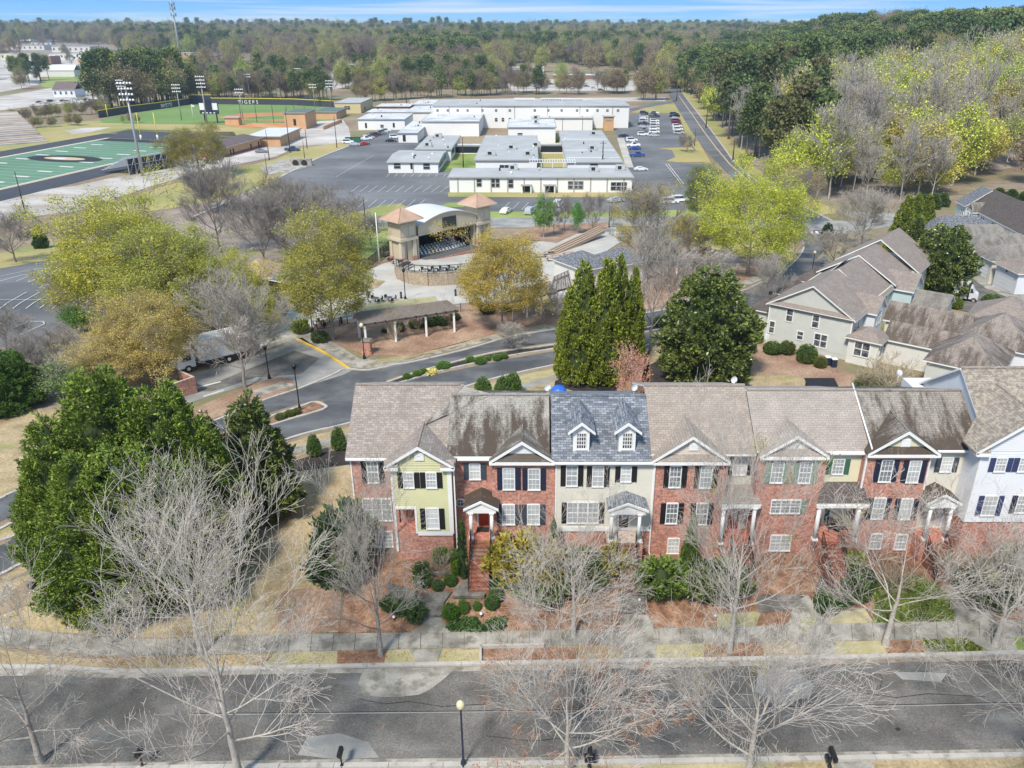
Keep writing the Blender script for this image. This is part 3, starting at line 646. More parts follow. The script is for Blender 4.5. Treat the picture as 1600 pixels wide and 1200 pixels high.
# --- left side road / avenue with its median islands
avN_top = [(-60,800),(0,780),(21,770),(130,730),(300,672),(407,628),(470,607),(520,586),(540,577),(575,579),(620,570),(650,565),(730,546),(800,526),(875,514),(950,500),(1035,485),(1057,480),(1155,456),(1180,446),(1225,423),(1245,405),(1256,387),(1250,368),(1243,360)]
avN_bot = [(-60,835),(0,815),(23,805),(130,762),(300,695),(417,646),(470,630),(509,622),(560,606),(605,592),(682,571),(732,557),(782,546),(875,534),(950,521),(1015,508),(1060,497),(1130,478),(1200,452),(1240,430),(1265,415),(1285,395),(1300,375),(1318,360)]
avS_top = [(-60,875),(0,853),(35,835),(130,790),(300,722),(425,664),(506,640),(560,618),(610,600),(700,581),(800,560),(875,547),(950,532),(1015,520),(1051,512),(1100,500),(1155,485),(1210,458)]
avS_bot = [(-60,920),(0,899),(44,877),(160,835),(300,765),(432,694),(485,676),(545,662),(640,630),(722,606),(800,585),(875,569),(950,553),(1015,539),(1048,531),(1120,515),(1178,501),(1205,494),(1245,470),(1280,430)]
ribbon('avenue', avN_top, avN_bot, 'asphalt_new', 3); ribbon('avenue', avS_top, avS_bot, 'asphalt_new', 4)
D('junction', [(506,618),(600,590),(612,606),(505,645)], 'asphalt_new', 3.5); D('junction', [(1140,470),(1215,440),(1290,400),(1300,420),(1245,472),(1200,497)], 'asphalt_new', 3.5)
D('road', [(1238,366),(1330,362),(1420,352),(1420,335),(1340,330),(1290,335),(1240,345),(1130,340),(1130,352),(1200,356)], 'asphalt_pale', 3)
ribbon('verge', [(-60,925),(0,903),(44,881),(160,840),(300,770),(432,699),(485,681),(545,668)], [(-60,975),(0,940),(50,903),(160,870),(300,800),(440,722),(490,705),(548,690)], 'lawn_tan', 2)
slabs('side_pavement', [(-60,935),(0,915),(44,893),(160,850),(300,783),(432,711),(485,693),(545,678)], [(-60,957),(0,935),(50,905),(160,862),(300,795),(436,722),(490,703),(548,688)], 1.6)
D('bed', [(455,722),(500,708),(548,700),(548,726),(455,738)], 'mulch_black', 3)
ribbon('verge', [(545,668),(640,634),(722,610),(800,589),(875,573),(950,557),(1015,543)], [(548,705),(640,680),(722,660),(800,650),(875,640),(950,640),(1015,640)], 'lawn_tan', 2)
ribbon('side_pavement', [(722,624),(800,604),(875,586),(950,572),(1015,560)], [(722,632),(800,612),(875,593),(950,579),(1015,566)], 'asphalt_pale', 4)
ribbon('grass_strip', [(722,612),(800,591),(875,574)], [(722,622),(800,602),(875,584)], 'lawn_pale', 4)
D('lawn', [(1015,541),(1060,532),(1140,518),(1190,505),(1205,530),(1240,560),(1330,600),(1480,640),(1480,680),(1010,680),(1000,600)], 'lawn_tan', 2)
D('bed', [(1165,545),(1190,535),(1240,556),(1300,575),(1345,590),(1340,606),(1290,598),(1240,588),(1200,584),(1160,588),(1150,575)], 'mulch_far', 3)
D('bed', [(1016,570),(1040,556),(1100,565),(1150,570),(1160,590),(1150,604),(1080,612),(1015,606)], 'mulch_black', 3)
D('bed', [(868,592),(880,578),(960,590),(965,612),(900,612),(866,602)], 'mulch_black', 3)
D('back_alley', [(560,650),(700,632),(1160,632),(1500,632),(1560,680),(560,690)], 'concrete', 5)
# medians
def island(pl, mat, name='median'):
    D(name, pl, mat, 6); kerb('kerb', pl+[pl[0]], .3, .15)
island([(300,704),(417,654),(470,636),(490,629),(505,633),(504,641),(425,665),(300,716)], 'mulch')
island([(-40,842),(0,828),(30,813),(130,772),(130,785),(36,832),(0,846),(-40,858)], 'lawn_tan')
island([(600,600),(640,586),(682,574),(732,561),(782,550),(875,538),(1015,512),(1050,504),(1050,510),(1015,518),(875,544),(800,556),(690,580),(620,600)], 'mulch_black')
for ln in (avN_top, avS_bot): kerb('kerb', ln, .3, .13)
# driveway court with box truck
D('car_park', [(225,640),(250,612),(300,585),(400,556),(455,532),(472,528),(552,578),(536,586),(470,606),(440,592),(380,603),(310,625),(240,650)], 'asphalt_pale', 4)
D('car_park_patch', [(300,612),(400,572),(460,548),(500,560),(470,585),(400,590),(330,612)], 'asphalt_old', 5)
D('corner_bed', [(380,606),(430,588),(455,592),(462,600),(440,618),(404,628),(300,668),(300,640)], 'mulch_far', 5)
ribbon('side_pavement', [(395,610),(440,597),(458,600)], [(400,622),(440,608),(460,604)], 'concrete', 7)
D('bed', [(230,590),(300,560),(390,540),(400,552),(300,580),(240,610)], 'mulch_far', 5)
ribbon('parking_line', [(308,605),(345,596)], [(308,606.5),(345,597.5)], 'line_white', 6); ribbon('parking_line', [(318,619),(350,609)], [(318,620.5),(350,610.5)], 'line_white', 6)
# walk with yellow kerb, mulch beds, plaza
D('promenade', [(452,530),(462,520),(500,520),(560,560),(640,562),(800,516),(880,506),(880,513),(800,524),(650,562),(600,576),(572,576),(548,574),(470,530)], 'concrete', 4)
D('sloped_lawn', [(566,572),(640,560),(800,522),(875,509),(875,504),(800,514),(690,545),(600,560)], 'lawn_tan', 5)
kerb('yellow_kerb', [(464,531),(500,548),(546,577)], .35, .14, 'line_yellow')
D('bed', [(484,516),(500,505),(560,498),(720,478),(860,468),(905,470),(905,500),(800,516),(640,556),(572,556),(520,535)], 'mulch_far', 6)
D('plaza', [(452,530),(440,505),(462,470),(500,455),(560,430),(600,412),(660,398),(780,396),(900,360),(960,352),(980,372),(905,420),(905,470),(860,472),(720,480),(560,500),(490,516)], 'plaza', 3)
D('plaza', [(330,525),(400,510),(452,505),(460,530),(420,545),(340,545)], 'plaza', 3)
D('lawn_oval', [(470,452),(520,440),(575,435),(602,440),(590,450),(540,458),(480,462)], 'lawn_tan', 5)
D('lawn_oval', [(548,486),(570,476),(620,470),(680,464),(684,470),(675,478),(640,484),(590,488)], 'lawn_pale', 5)
D('bed', [(800,365),(840,352),(900,350),(950,348),(955,356),(900,366),(870,380),(800,372)], 'mulch_far', 5)
D('bed', [(1000,520),(930,520),(905,470),(990,420),(1100,395),(1170,405),(1240,375),(1252,388),(1200,425),(1100,462),(1040,478),(960,494)], 'mulch_far', 2)
D('lawn', [(1060,360),(1100,355),(1200,365),(1235,372),(1225,395),(1160,400),(1085,385)], 'verge_far', 3)
slabs('park_path', [(1035,478),(1100,460),(1160,440),(1215,412),(1240,385)], [(1035,484),(1100,467),(1165,448),(1225,418),(1248,388)], 2.2)
slabs('park_path', [(1095,386),(1145,408)], [(1100,384),(1150,405)], 2.0, 'plaza')
D('road_shoulder', [(1185,432),(1225,405),(1243,375),(1250,385),(1238,412),(1195,440)], 'lawn_tan', 5)
# street in front of the school and its verges
ribbon('school_street', [(560,343),(700,341),(900,340),(1100,337),(1180,345)], [(560,357),(700,357),(900,356),(1100,352),(1180,362)], 'asphalt_pale', 4)
ribbon('school_verge', [(560,330),(700,331),(900,331),(1090,328)], [(560,342),(700,341),(900,340),(1100,337)], 'bright_grass', 3)
D('lawn', [(560,357),(640,357),(640,385),(600,405),(560,405)], 'lawn_green', 3)
D('wood_floor', [(200,420),(250,300),(400,268),(480,300),(600,345),(560,420),(470,470),(440,505),(330,525),(200,520)], 'woodfloor', 1)
D('lawn', [(-60,400),(0,396),(75,380),(120,380),(130,405),(70,408),(0,420),(-60,428)], 'verge_far', 3)
D('car_park', [(-60,428),(0,420),(75,407),(130,405),(160,430),(150,470),(110,512),(40,535),(-60,550)], 'asphalt_lot', 3)
D('scrub', [(-60,550),(40,535),(110,512),(200,520),(300,560),(240,600),(200,650),(-60,780)], 'woodfloor', 2)
D('lawn', [(-60,650),(60,640),(200,640),(230,660),(0,780),(-60,800)], 'lawn_tan', 3)
# stall lines on the left car park
PL = thing('parking_markings', None, None); PL['kind'] = 'structure'
def line(a, b, w=.12, mat='line_white', lvl=8, par=None, name='parking_line'):
    pa, pb = (P(*a) if len(a) == 2 else Vector(a)), (P(*b) if len(b) == 2 else Vector(b)); d = (pb-pa); n = Vector((-d.y, d.x, 0)).normalized()*w/2
    return D(name, [tuple((pa+n)[:2]), tuple((pb+n)[:2]), tuple((pb-n)[:2]), tuple((pa-n)[:2])], mat, lvl, par or PL, world=True)
for k in range(6): line((0+k*20.5, 484-.0*k), (42+k*20.5, 458))
line((0,470),(115,470)); line((0,433),(60,421)); line((60,421),(92,421)); line((44,443),(92,422)); line((66,443),(104,426)); line((26,441),(50,431)); line((0,441),(36,431)); line((36,431),(100,432)); line((60,451),(104,438))
line((20,515),(45,504)); line((45,504),(68,504)); line((68,504),(70,508)); line((70,508),(30,524))
# school lots
D('school_lot', [(360,335),(400,300),(452,268),(546,228),(575,214),(600,200),(660,200),(660,230),(700,264),(985,262),(968,215),(958,200),(982,196),(984,178),(1058,178),(1072,214),(1062,232),(1066,255),(1110,258),(1120,275),(1090,300),(1085,329),(900,332),(600,331),(560,331),(480,335)], 'asphalt_lot', 2)
D('school_lawn', [(700,301),(1000,301),(1010,308),(860,309),(700,308)], 'verge_far', 4)
D('courtyard', [(684,240),(745,240),(745,268),(684,268)], 'lawn_green', 4)
D('courtyard', [(842,236),(890,236),(888,262),(842,262)], 'verge_far', 4); D('courtyard', [(865,208),(900,208),(898,228),(865,228)], 'verge_far', 4)
D('school_walk', [(964,216),(975,216),(990,262),(978,262)], 'plaza', 4); D('lawn', [(970,218),(966,218),(974,262),(980,262)], 'lawn_green', 3)
D('island', [(556,333),(590,322),(625,318),(640,326),(635,331),(560,334)], 'verge_far', 4); D('island', [(684,324),(700,317),(720,317),(726,324)], 'bright_grass', 4)
D('island', [(1028,232),(1080,230),(1092,240),(1108,254),(1060,254),(1040,252),(1055,246),(1050,235)], 'verge_far', 4)
D('lawn', [(984,176),(1010,168),(1056,160),(1066,180),(1098,232),(1112,256),(1100,254),(1074,216),(1060,177)], 'verge_far', 3)
D('drive', [(984,170),(1030,160),(1058,156),(1056,160),(1012,168),(984,175)], 'asphalt_lot', 4)
for k in range(11): line((556+k*14-8, 301), (570+k*14-8, 291))
for k in range(8): line((604+k*12.7, 277), (609+k*12.7, 272))
for k in range(7): line((560+k*15, 325), (574+k*15, 313))
for k in range(8): line((785+k*15, 329), (796+k*15, 317))
line((525,277),(583,244)); line((555,295),(700,295), .12, 'line_faded')
for k in range(9): line((1048+k*.5, 260+k*4.2), (1024+k*1.5, 262+k*4.2), .12, 'line_faded')
line((1040,257),(1064,288), .2); line((1044,257),(1068,288), .2); line((1012,178),(1013,212), .25)
# country road to the right
rl = [(1040,139),(1046,150),(1056,166),(1066,182),(1080,205),(1100,232),(1124,258),(1150,285),(1200,320),(1240,348)]
rr = [(1062,139),(1070,150),(1082,166),(1096,184),(1112,205),(1132,232),(1150,256),(1185,285),(1250,320),(1300,345)]
ribbon('country_road', rl, rr, 'asphalt_lot', 4); mid = [((a[0]+b[0])/2+3, (a[1]+b[1])/2) for a, b in zip(rl, rr)]
for a, b in zip(mid[1:-2], mid[2:-1]): line(a, b, .5, 'line_tan', 8, name='centre_line')
kerb('road_edge', rr, .6, .1); ribbon('verge', rr, [(u+14+k*3, v) for k, (u, v) in enumerate(rr)], 'verge_far', 3)
for k in range(9): line((1250+k*8.5, 362.2), (1250+k*8.5+1.5, 366.5), .7, 'line_white', 8, name='crosswalk_bar')
# hard ground and grass in the far left
D('gravel_yard', [(-60,330),(0,305),(120,290),(250,262),(330,240),(410,215),(480,195),(530,180),(545,200),(548,215),(545,225),(470,228),(430,245),(330,265),(240,290),(120,330),(0,345),(-60,350)], 'gravel', 2)
D('verge', [(120,338),(240,296),(330,272),(430,249),(470,232),(540,222),(545,228),(470,258),(400,298),(320,318),(240,330)], 'verge_far', 3)
kerb('kerb', [(300,340),(400,296),(455,268),(500,246),(546,228)], .9, .15)
D('rubble', [(405,262),(440,250),(480,250),(488,254),(478,262),(455,268),(420,275)], 'rubble', 5)
D('grass', [(-60,215),(30,190),(120,190),(260,186),(350,190),(430,200),(420,212),(350,214),(250,206),(190,204),(0,240),(-60,250)], 'verge_far', 2)
D('bare_lot', [(100,205),(130,200),(175,199),(140,207),(115,210)], 'gravel', 4)
D('bare_ground', [(-60,190),(60,170),(130,150),(170,165),(150,185),(60,200),(-60,215)], 'earth', 3)
D('yard', [(-60,180),(60,165),(140,155),(165,152),(160,136),(90,136),(-60,160)], 'gravel', 2)
D('meadow', [(64,128),(80,118),(140,117),(145,134),(90,138),(66,136)], 'bright_grass', 4)
D('town_ground', [(-60,155),(60,132),(66,110),(150,100),(150,85),(-60,90)], 'gravel', 1); D('town_ground', [(280,118),(300,105),(400,103),(520,118),(560,130),(520,140),(400,132)], 'gravel', 1)
D('far_car_park', [(530,130),(540,102),(580,98),(590,120),(600,128)], 'asphalt_lot', 3)
D('far_car_park', [(800,142),(790,128),(860,124),(960,124),(1010,128),(1012,142)], 'gravel', 3)
D('bus_yard', [(640,163),(800,160),(1040,158),(1040,152),(800,154),(640,156)], 'gravel', 3)
# football field (axes from the end line)
A0 = P(150,220); B0 = P(300,227); ex = (B0-A0); FW = ex.length; ex = ex/FW; L0 = P(0,247); ey = (L0-A0); ey.z = 0; ey.normalize(); eyR = (P(28,290)-P(270,234)); eyR.normalize(); ey = (ey+eyR).normalized()
print('field width', FW, 'skew', ex.dot(ey))
def fp(a, b): q = A0+ex*a+ey*b; return (q.x, q.y)
D('running_track', [fp(-14,-22), fp(FW+14,-22), fp(FW+15,130), fp(-14,130)], 'track', 3, world=True)
D('running_track', [tuple(P(u,v)[:2]) for u, v in [(180,208),(200,202),(330,206),(365,206),(372,216),(330,220),(250,230)]], 'track', 2, world=True)
D('football_field', [fp(-2,-9), fp(FW+2,-9), fp(FW+2,112), fp(-2,112)], 'line_tan', 4, world=True)
D('football_turf', [fp(0,0), fp(FW,0), fp(FW,100), fp(0,100)], 'turf', 5, world=True)
for b0 in (-8.5, 100.2): D('end_zone', [fp(0,b0), fp(FW,b0), fp(FW,b0+8.3), fp(0,b0+8.3)], 'field_black', 5, world=True)
FM = thing('field_markings', None, None); FM['kind'] = 'structure'
for k in range(21):
    b = k*5; D('yard_line', [fp(0,b), fp(FW,b), fp(FW,b+.28), fp(0,b+.28)], 'line_faded', 6, FM, world=True)
    if k % 2 == 0 and 0 < k < 20:
        for a in (FW*.2, FW*.8): D('yard_number', [fp(a-3,b+.2), fp(a+3,b+.2), fp(a+3,b+1.6), fp(a-3,b+1.6)], 'line_white', 7, FM, world=True)
for a in (-.6, FW+.1): D('side_line', [fp(a,-9), fp(a+.8,-9), fp(a+.8,110), fp(a,110)], 'line_white', 6.5, FM, world=True)
def ell(c, a, b, n=28): return [(c[0]+a*math.cos(6.283*i/n)*ex.x+b*math.sin(6.283*i/n)*ey.x, c[1]+a*math.cos(6.283*i/n)*ex.y+b*math.sin(6.283*i/n)*ey.y) for i in range(n)]
cc = tuple(P(101,248.5)[:2])
D('centre_mark', ell(cc, 16, 7), 'field_black', 7, FM, world=True); D('centre_mark', ell(cc, 9, 3.0), 'line_tan', 8, FM, world=True); D('centre_mark', ell((cc[0]-2, cc[1]), 3.5, 1.2), 'line_white', 9, FM, world=True)
# baseball field
D('baseball_field', [(155,187),(230,174),(296,162),(330,160),(520,165),(525,188),(440,192),(350,195),(250,194),(160,192)], 'field_grass', 4)
D('infield', [(335,184),(380,177),(440,176),(500,178),(520,183),(500,187),(440,189),(380,188)], 'dirt_orange', 5)
D('infield_grass', [(380,184),(420,181),(470,181),(490,184),(440,187),(390,187)], 'field_grass', 6)
D('infield', [(350,196),(380,193),(480,192),(500,196),(430,200),(380,199)], 'dirt_orange', 5)
# right: back lane between the rear houses
D('lane', [(1480,470),(1500,440),(1640,500),(1700,560),(1600,520),(1500,470),(1490,480)], 'asphalt_old', 5)
D('lane', [(1440,470),(1495,432),(1510,425),(1700,505),(1700,560),(1560,500),(1480,480)], 'asphalt_old', 4)
D('driveway', [(1505,425),(1550,425),(1640,455),(1700,480),(1700,520),(1600,478),(1540,452)], 'concrete', 6)
D('driveway', [(1560,560),(1600,520),(1700,540),(1700,640),(1500,600),(1520,580)], 'concrete', 6)

for px in ([(560,1092),(600,1100),(640,1096),(690,1104),(760,1100)], [(930,1060),(960,1085),(1000,1092)], [(1310,1070),(1340,1082),(1400,1090),(1450,1084),(1540,1089)], [(1370,1040),(1378,1062),(1372,1084)], [(760,1150),(830,1158),(900,1152),(980,1160)]):
    for a, b in zip(px, px[1:]): ribbon('street_crack', [a, b], [(a[0]+.8, a[1]+.9), (b[0]+.8, b[1]+.9)], 'field_black', 6)
D('drain_cover', [(1398,1138),(1404,1137),(1408,1141),(1402,1143)], 'field_black', 6)
# ------------------------------------------------------------------ townhouses along the street
ZG = 1.2; PITCHR = .667
class House:
    def __init__(s, label, x0, Yf):
        s.r = thing('townhouse', label, 'townhouse', (x0, Yf, ZG), 0, 'brick and clapboard townhouses in the front row'); s.fac = []
    def wall(s, x0, x1, Y, z0, z1, mat, back=60.2, lap=True, name='wall'):
        """a block of the house; clapboard gets real lapped boards on its front"""
        mb = MB(); x0 += .004; x1 -= .004
        mb.box(x0, x1, Y, back, z0, z1, M[mat])
        if lap and mat.startswith('sid'):
            n = int((z1-z0)/.155); k = (z1-z0)/n
            for i in range(n):
                a, b = z0+i*k, z0+(i+1)*k
                mb.add([(x0,Y-.034,a),(x1,Y-.034,a),(x1,Y-.006,b),(x0,Y-.006,b),(x1,Y-.006,a),(x0,Y-.006,a)], [(0,1,2,3),(5,4,1,0)], M[mat])
        mb.build(name, s.r)
    def window(s, uc, v0, v1, wpx, Y, shut=None, cols=3, split=True, pane='pane_pale', lights=1, shw=.36, sides='LR', arch=False):
        D_ = 56.; ppm = F/(Y*CP+(H-ZV((v0+v1)/2, Y))*SP); xc = XU_at(uc, (v0+v1)/2, Y); w = wpx/ppm; z1 = ZV(v0, Y); z0 = ZV(v1, Y)
        x0, x1 = xc-w/2, xc+w/2; t = .07; mb = MB(); yo = Y-.09
        mb.box(x0-t, x0, yo, Y+.03, z0-t, z1+t, M['trim']); mb.box(x1, x1+t, yo, Y+.03, z0-t, z1+t, M['trim'])
        mb.box(x0+.002, x1-.002, yo+.004, Y+.03, z1, z1+t+.03, M['trim']); mb.box(x0-t-.03, x1+t+.03, yo-.03, Y+.03, z0-t-.03, z0-t*.1, M['trim'])
        lw = w/lights
        for k in range(1, lights): mb.box(x0+k*lw-.05, x0+k*lw+.05, yo+.006, Y+.02, z0, z1, M['trim'])
        f = mb.build('window', s.r)
        pb = MB(); pb.box(x0+.003, x1-.003, Y-.045, Y+.02, z0+.003, z1-.003, M[pane]); g = pb.build('pane', f, world=False); unshift(g, s.r)
        mb = MB(); zm = (z0+z1)/2
        if split: mb.box(x0, x1, yo+.02, Y-.04, zm-.035, zm+.035, M['trim'])
        for q in range(lights):
            a = x0+q*lw
            for c in range(1, cols): xx = a+lw*c/cols; mb.box(xx-.014, xx+.014, yo+.028, Y-.042, z0, z1, M['trim'])
            for zz in ((z0*3+z1)/4, (z0+z1*3)/4): mb.box(a, a+lw, yo+.03, Y-.043, zz-.013, zz+.013, M['trim'])
        g = mb.build('muntin', f, world=False); unshift(g, s.r)
        if shut:
            for sd_ in sides:
                a, b = (x0-t-.02-shw, x0-t-.02) if sd_ == 'L' else (x1+t+.02, x1+t+.02+shw)
                mb = MB(); mb.box(a, b, Y-.075, Y+.01, z0-.05, z1+.05, M[shut])
                for zz in np.arange(z0+.08, z1-.05, .11):
                    if abs(zz-zm) > .07: mb.box(a+.05, b-.05, Y-.092, Y-.07, zz, zz+.055, M[shut])
                mb.box(a-.003, a+.045, Y-.1, Y-.07, z0-.052, z1+.052, M[shut]); mb.box(b-.045, b+.003, Y-.1, Y-.07, z0-.052, z1+.052, M[shut]); mb.box(a+.045, b-.045, Y-.1, Y-.07, zm-.05, zm+.05, M[shut])
                mb.build('shutter', s.r)
        return x0, x1, z0, z1
    def gutter(s, x0, x1, Y, z):
        mb = MB(); mb.box(x0, x1, Y-.46, Y-.35, z-.16, z-.03, M['trim']); mb.box(x0, x1, Y-.36, Y+.02, z-.2, z-.17, M['trim']); mb.build('gutter', s.r)
    def downspout(s, x, Y, z0, z1):
        mb = MB(); mb.box(x-.045, x+.045, Y-.14, Y-.05, z0+.3, z1-.25, M['trim']); mb.add([], [], M['trim']); mb.tube((x, Y-.1, z0+.35), (x+.12, Y-.45, z0+.1), .045, n=6, mat=M['trim']); mb.tube((x, Y-.1, z1-.3), (x, Y-.4, z1-.1), .045, n=6, mat=M['trim']); mb.build('downspout', s.r)
    def corner(s, x, Y, z0, z1, w=.13):
        mb = MB(); mb.box(x-w/2, x+w/2, Y-.06, Y+.05, z0, z1, M['trim']); mb.build('corner_board', s.r)
    def roof(s, x0, x1, Ye, ze, mat, vr=None, Yr=None, end=60.6, rake='', p=PITCHR, back=True, name='roof'):
        if Yr is None:
            pl = Vector((0, -p, 1)).normalized(); Yr = PP(832, vr, (0, Ye, ze), pl).y
        zr = ze+p*(Yr-Ye); mb = MB(); mb.slab([(x0,Ye,ze),(x1,Ye,ze),(x1,Yr,zr),(x0,Yr,zr)], .16, M[mat], M['trim'])
        if back: mb.slab([(x0,Yr+.002,zr),(x1,Yr+.002,zr),(x1,end,zr-p*.62*(end-Yr)),(x0,end,zr-p*.62*(end-Yr))], .16, M[mat], M['trim'])
        mb.box(x0, x1, Yr-.16, Yr+.16, zr-.06, zr+.035, M[mat]); mb.build(name, s.r, uv=True)
        return Yr, zr
    def gable(s, xl, xr, Yf, ze, uap, vap, wallmat, roofmat, over=.32, roofret=True, depth=4.5, pl_Ye=None, pl_ze=None, returns=False, xap=None, vent=None, wx0=None, wx1=None):
        """cross gable facing the street: rake boards, tympanum and two slopes running back into the main roof"""
        Yo = Yf-over; ap = PY(uap, vap, Yo); xa = xap if xap is not None else (xl+xr)/2; za = ap.z
        kl = (za-ze)/(xa-xl); Yb = min((pl_Ye or Yo)+(za-(pl_ze or ze))/PITCHR+.05, 58)
        mb = MB()
        yl = (pl_Ye or Yo)+max(0, (ze-(pl_ze or ze)))/PITCHR
        mb.slab([(xl,Yo,ze),(xa,Yo,za),(xa,Yb,za),(xl,yl+.15,ze)], .14, M[roofmat], M[roofmat]); mb.slab([(xr,Yo,ze),(xr,yl+.15,ze),(xa,Yb,za),(xa,Yo,za)], .14, M[roofmat], M[roofmat])
        mb.tube((xa, Yo+.02, za+.0), (xa, Yb, za+.0), .07, n=5, mat=M[roofmat], smooth=False)
        mb.build('gable_roof', s.r, uv=True)
        mb = MB(); w0, w1 = (wx0 if wx0 is not None else xl+.3), (wx1 if wx1 is not None else xr-.3)
        zl = ze-.02; m = M[wallmat]
        f = lambda x: ze+(za-ze)*(1-abs(x-xa)/((xa-xl) if x < xa else (xr-xa)))-.12
        mb.add([(w0,Yf-.01,zl-.15),(w1,Yf-.01,zl-.15),(w1,Yf-.01,f(w1)),(xa,Yf-.01,f(xa)),(w0,Yf-.01,f(w0)),(w0,Yb-.3,zl-.15),(w1,Yb-.3,zl-.15)], [(0,1,2,3,4)], m)
        if wallmat.startswith('sid'):
            z = zl
            while z < za-.35:
                zz = z+.155; g0 = max(w0, xa-(za-.12-z)*(xa-xl)/(za-ze)); g1 = min(w1, xa+(za-.12-z)*(xr-xa)/(za-ze)); h0 = max(w0, xa-(za-.12-zz)*(xa-xl)/(za-ze)); h1 = min(w1, xa+(za-.12-zz)*(xr-xa)/(za-ze))
                if h1 > h0: mb.add([(g0,Yf-.038,z),(g1,Yf-.038,z),(h1,Yf-.014,zz),(h0,Yf-.014,zz),(g1,Yf-.014,z),(g0,Yf-.014,z)], [(0,1,2,3),(5,4,1,0)], m)
                z = zz
        mb.build('gable_wall', s.r)
        mb = MB(); b = .2
        for (xs, sgn) in ((xl, 1), (xr, -1)):
            pts = [(xs,ze),(xa,za),(xa,za-b*1.25),(xs+sgn*.0,ze-b*1.1)]
            if sgn < 0: pts = pts[::-1]
            yy0, yy1 = Yo-.02, Yo+.035
            mb.add([(x,yy0,z) for x,z in pts]+[(x,yy1,z) for x,z in pts], [(3,2,1,0),(4,5,6,7),(0,1,5,4),(1,2,6,5),(2,3,7,6),(3,0,4,7)], M['trim'])
        mb.add([(xl,Yo,ze-.17),(xa,Yo,za-.17),(xa,Yf,za-.17),(xl,Yf,ze-.17)], [(0,1,2,3)], M['trim']); mb.add([(xr,Yo,ze-.17),(xa,Yo,za-.17),(xa,Yf,za-.17),(xr,Yf,ze-.17)], [(3,2,1,0)], M['trim'])
        mb.build('rake_board', s.r)
        if roofret:   # little pent roof across the foot of the gable and its cornice
            mb = MB(); mb.slab([(xl+.42,Yo-.02,ze-.02),(xr-.42,Yo-.02,ze-.02),(xr-.95,Yf-.02,ze+.5),(xl+.95,Yf-.02,ze+.5)], .1, M[roofmat], M['trim']); mb.build('pent_roof', s.r, uv=True)
            mb = MB(); mb.box(xl+.02, xr-.02, Yo-.06, Yf+.02, ze-.26, ze-.14, M['trim']); mb.build('cornice', s.r)
        if returns:
            for (a, c) in ((xl+.05, xl+1.0), (xr-1.0, xr-.05)):
                mb = MB(); mb.slab([(a,Yo-.02,ze-.02),(c,Yo-.02,ze-.02),(c,Yf-.02,ze+.42),(a,Yf-.02,ze+.42)], .12, M[roofmat], M['trim']); mb.box(a, c, Yo-.05, Yf, ze-.28, ze-.15, M['trim']); mb.build('eave_return', s.r, uv=True)
        if vent:
            v = PY(vent[0], vent[1], Yf); mb = MB(); mb.box(v.x-.33, v.x+.33, Yf-.1, Yf, v.z-.32, v.z+.32, M['trim'])
            for k in range(6): mb.box(v.x-.26, v.x+.26, Yf-.115, Yf-.095, v.z-.26+k*.09, v.z-.21+k*.09, M['trim'])
            mb.build('vent', s.r)
    def door(s, x0, x1, Y, z0, z1, mat, glass=True):
        mb = MB(); mb.box(x0-.12, x0, Y-.1, Y+.02, z0, z1+.12, M['trim']); mb.box(x1, x1+.12, Y-.1, Y+.02, z0, z1+.12, M['trim']); mb.box(x0, x1, Y-.098, Y+.02, z1, z1+.118, M['trim']); f = mb.build('door_frame', s.r)
        mb = MB(); mb.box(x0+.01, x1-.01, Y-.05, Y+.02, z0+.02, z1-.005, M[mat]); w = x1-x0
        for a, b in ((.12, .46), (.54, .88)): mb.box(x0+w*a, x0+w*b, Y-.065, Y-.045, z0+.2, z0+.75, M[mat])
        mb.ball((x0+.1, Y-.09, z0+1.0), .035, M['galv'], 6); d = mb.build('door', s.r)
        if glass: mb = MB(); mb.box(x0+w*.2, x0+w*.8, Y-.07, Y-.046, z0+1.05, z1-.2, M['pane_pale']); g = mb.build('pane', d, world=False); unshift(g, s.r)
    def steps(s, x0, x1, Yp, zp, Yb, zb, mat='brick_step', rails=True):
        n = max(3, round((zp-zb)/.175)); st = thing('steps', None, None, (x0, Yb, zb)); st.parent = s.r; st.location = Vector((x0, Yb, zb))-s.r.location
        for i in range(n):
            mb = MB(); ya = Yb+(Yp-Yb)*i/n; yb = Yb+(Yp-Yb)*(i+1)/n; z = zb+(zp-zb)*(i+1)/n-(zp-zb)/n*0
            mb.box(x0+.004*(i%2), x1-.004*(i%2), ya-.03, yb-.034 if i < n-1 else Yp+.02, zb-.3, z-.045, M[mat]); mb.box(x0-.02, x1+.02, ya-.05, yb-.054, z-.043, z, M['brick_step'])
            o = mb.build('step', st, world=False); shift(o, Vector((x0, Yb, zb)))
        if rails:
            for x in (x0-.03, x1+.03):
                mb = MB(); q = (Vector((x, Yb, zb+.9)), Vector((x, Yp, zp+.9))); mb.tube(q[0], q[1], .03, n=5, mat=M['black_metal'])
                mb.tube((x, Yb, zb+.15), (x, Yp, zp+.15), .018, n=4, mat=M['black_metal'])
                k = 16
                for i in range(k+1):
                    p = Vector((x, Yb+(Yp-Yb)*i/k, zb+(zp-zb)*i/k)); r_ = .03 if i in (0, k) else .012; mb.tube(p, p+Vector((0, 0, .92)), r_, n=4, mat=M['black_metal'], smooth=False)
                mb.build('handrail', s.r)
    def column(s, x, Y, z0, z1, r=.15):
        mb = MB(); mb.box(x-r*1.25, x+r*1.25, Y-r*1.25, Y+r*1.25, z0, z0+.14, M['trim']); mb.tube((x, Y, z0+.14), (x, Y, z1-.12), r, r*.86, 12, M['trim']); mb.box(x-r*1.2, x+r*1.2, Y-r*1.2, Y+r*1.2, z1-.12, z1, M['trim']); mb.build('column', s.r)
